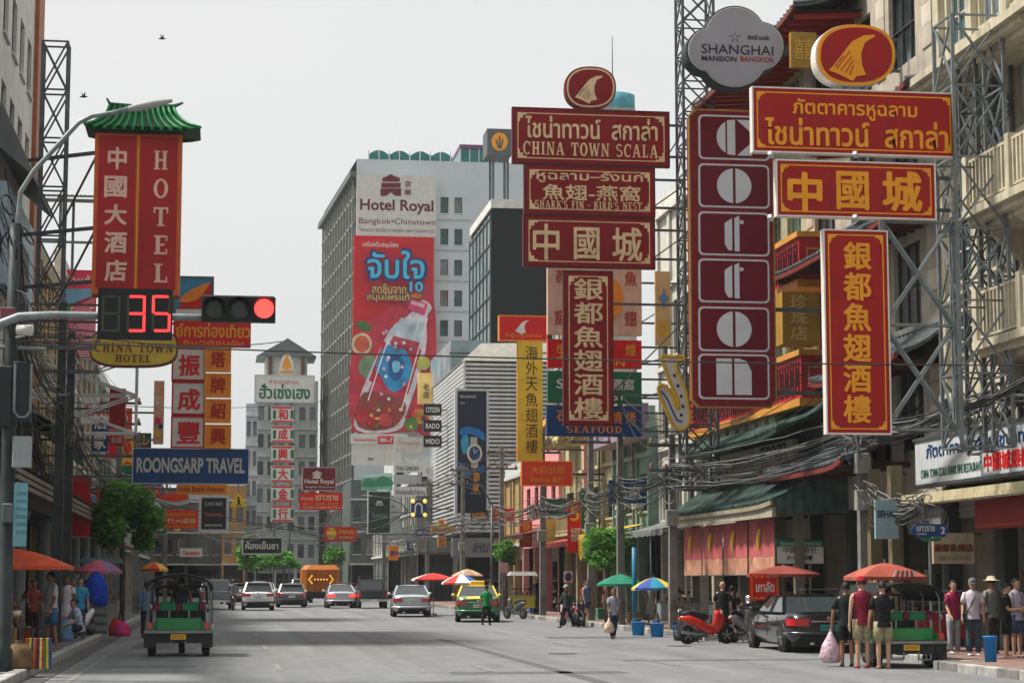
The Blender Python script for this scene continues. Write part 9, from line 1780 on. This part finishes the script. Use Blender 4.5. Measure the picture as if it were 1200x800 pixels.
for i, (x, y, s_, c, lb) in enumerate(((-4.9, 48.9, 0.5, (170, 140, 90), 'tan crate of produce behind the food tables'), (-4.6, 50.0, 0.42, (150, 60, 50), 'dull red crate behind the white shirted person'), (-5.0, 52.0, 0.55, (80, 110, 90), 'green crate beside the arcade column'), (-4.5, 58.7, 0.5, (200, 190, 170), 'pale foam box under the pink umbrella'), (-4.9, 63.6, 0.5, (60, 90, 130), 'blue crate near the stacked cart'), (-4.4, 66.8, 0.5, (160, 130, 90), 'brown carton between the columns'), (-3.7, 65.3, 0.45, (190, 160, 60), 'yellow crate at the left kerb past the pink bundle'))):
 t = thing('crate', lb, 'crate', (x, y, 0.15), 'crates on the left pavement'); MB().use(paint(*c, rough=0.8, grime=0.2)).box(x - s_ / 2, x + s_ / 2, y - s_ / 2, y + s_ / 2, 0.15, 0.15 + s_ * 0.9).build('box', t); q = MB()
 for k in range(12): q.use(GOODS[R.randrange(8)]).ball((x + R.uniform(-0.35, 0.35) * s_, y + R.uniform(-0.35, 0.35) * s_, 0.17 + s_ * 0.9), 0.07, 6)
 q.build('produce', t, kind='stuff')
for x, y, fa, tp, bt, lb, fm_ in ((-4.7, 53.8, 20, (150, 60, 60), (40, 40, 50), 'person in brick red top behind the white dress', True), (-5.0, 56.4, -40, (90, 100, 70), (60, 56, 50), 'person in olive shirt near the columns', False), (-4.2, 63.6, 10, (200, 190, 120), (50, 60, 80), 'person in pale yellow top beyond the pink umbrella', True), (-4.3, 68.3, 170, (60, 60, 66), (70, 80, 100), 'person in charcoal shirt walking off under the tree', False), (-4.9, 49.4, 60, (120, 50, 90), (40, 40, 44), 'person in plum blouse serving behind the tables', True)):
 person(lb, x, y, 0.15, fa, h=1.56, skin=1, top=('tee', tp), bottom=('trousers', bt), fem=fm_, hair='bun' if fm_ else 'short', arms=((25, 50, 6), (10, 20, 8)))
t = thing('crate', 'grey crate under the tall blue wrapped bundle', 'crate', (-3.55, 60.8, 0.15)); MB().use(paint(90, 92, 94)).box(-3.9, -3.2, 60.5, 61.1, 0.15, 0.93).build('box', t)
for k in range(3): MB().use(paint(120, 122, 122)).box(-3.91, -3.19, 60.47, 60.495, 0.25 + k * 0.24, 0.4 + k * 0.24).build('slat', t)
# crates and boxes along the shop fronts
cg = 'boxes stacked along the right shop fronts'
for i, (x, y, s_, c, lb) in enumerate(((14.9, 73.6, 0.45, (150, 120, 80), 'cardboard box left of the green umbrella pole'), (15.1, 80.8, 0.5, (60, 120, 90), 'green crate before the teal shophouse'), (14.8, 83.5, 0.5, (180, 60, 50), 'red crate before the teal shophouse'), (15.0, 88.6, 0.55, (190, 186, 170), 'white foam box under the red striped awning'), (14.6, 95.6, 0.5, (40, 90, 150), 'blue crate beside the brown awning shop'), (15.6, 46.6, 0.5, (130, 100, 70), 'cardboard box behind the parked tuk-tuk'), (15.9, 57.0, 0.45, (90, 90, 96), 'grey crate at the first green canopy post'))):
 t = thing('crate', lb, 'crate', (x, y, 0.15), cg); MB().use(paint(*c, rough=0.8, grime=0.2)).box(x - s_ / 2, x + s_ / 2, y - s_ / 2, y + s_ / 2, 0.15, 0.15 + s_ * 0.8).build('box', t); MB().use(paint(*[min(255, v + 20) for v in c], rough=0.8)).box(x - s_ / 2 - 0.01, x + s_ / 2 + 0.01, y - s_ / 2 - 0.01, y + s_ / 2 + 0.01, 0.151 + s_ * 0.8, 0.19 + s_ * 0.8).build('lid', t)
for px, py, Y_, sp, lb in ((190, 46, 60, 0.42, 'small dark bird flying in the open sky right of the hotel sign roof'), (98, 114, 55, 0.4, 'small dark bird flying left of the hotel sign roof')):
 p = at(px, py, Y_); t = thing('bird', lb, 'bird', p); m_ = mat('bird_dark', (0.03, 0.03, 0.03), rough=0.8, var=0.2)
 MB().use(m_, True).tube([p + Vector((-0.11, 0, 0.0)), p + Vector((-0.06, 0, 0.01)), p + Vector((0.03, 0, 0.012)), p + Vector((0.08, 0, 0.02)), p + Vector((0.11, 0, 0.012))], [0.008, 0.022, 0.03, 0.016, 0.004], 7).build('body', t)
 for s in (-1, 1): MB().use(m_).prismY([(p.x - 0.03, p.z + 0.01), (p.x + 0.03, p.z + 0.012), (p.x + s * 0.04, p.z + 0.1), (p.x - 0.02 + s * 0.05, p.z + 0.17)], p.y + s * 0.04, p.y + s * 0.055).build('wing', t)
for o in list(TMP.collection.objects): TMP.collection.objects.unlink(o)
bpy.data.scenes.remove(TMP)
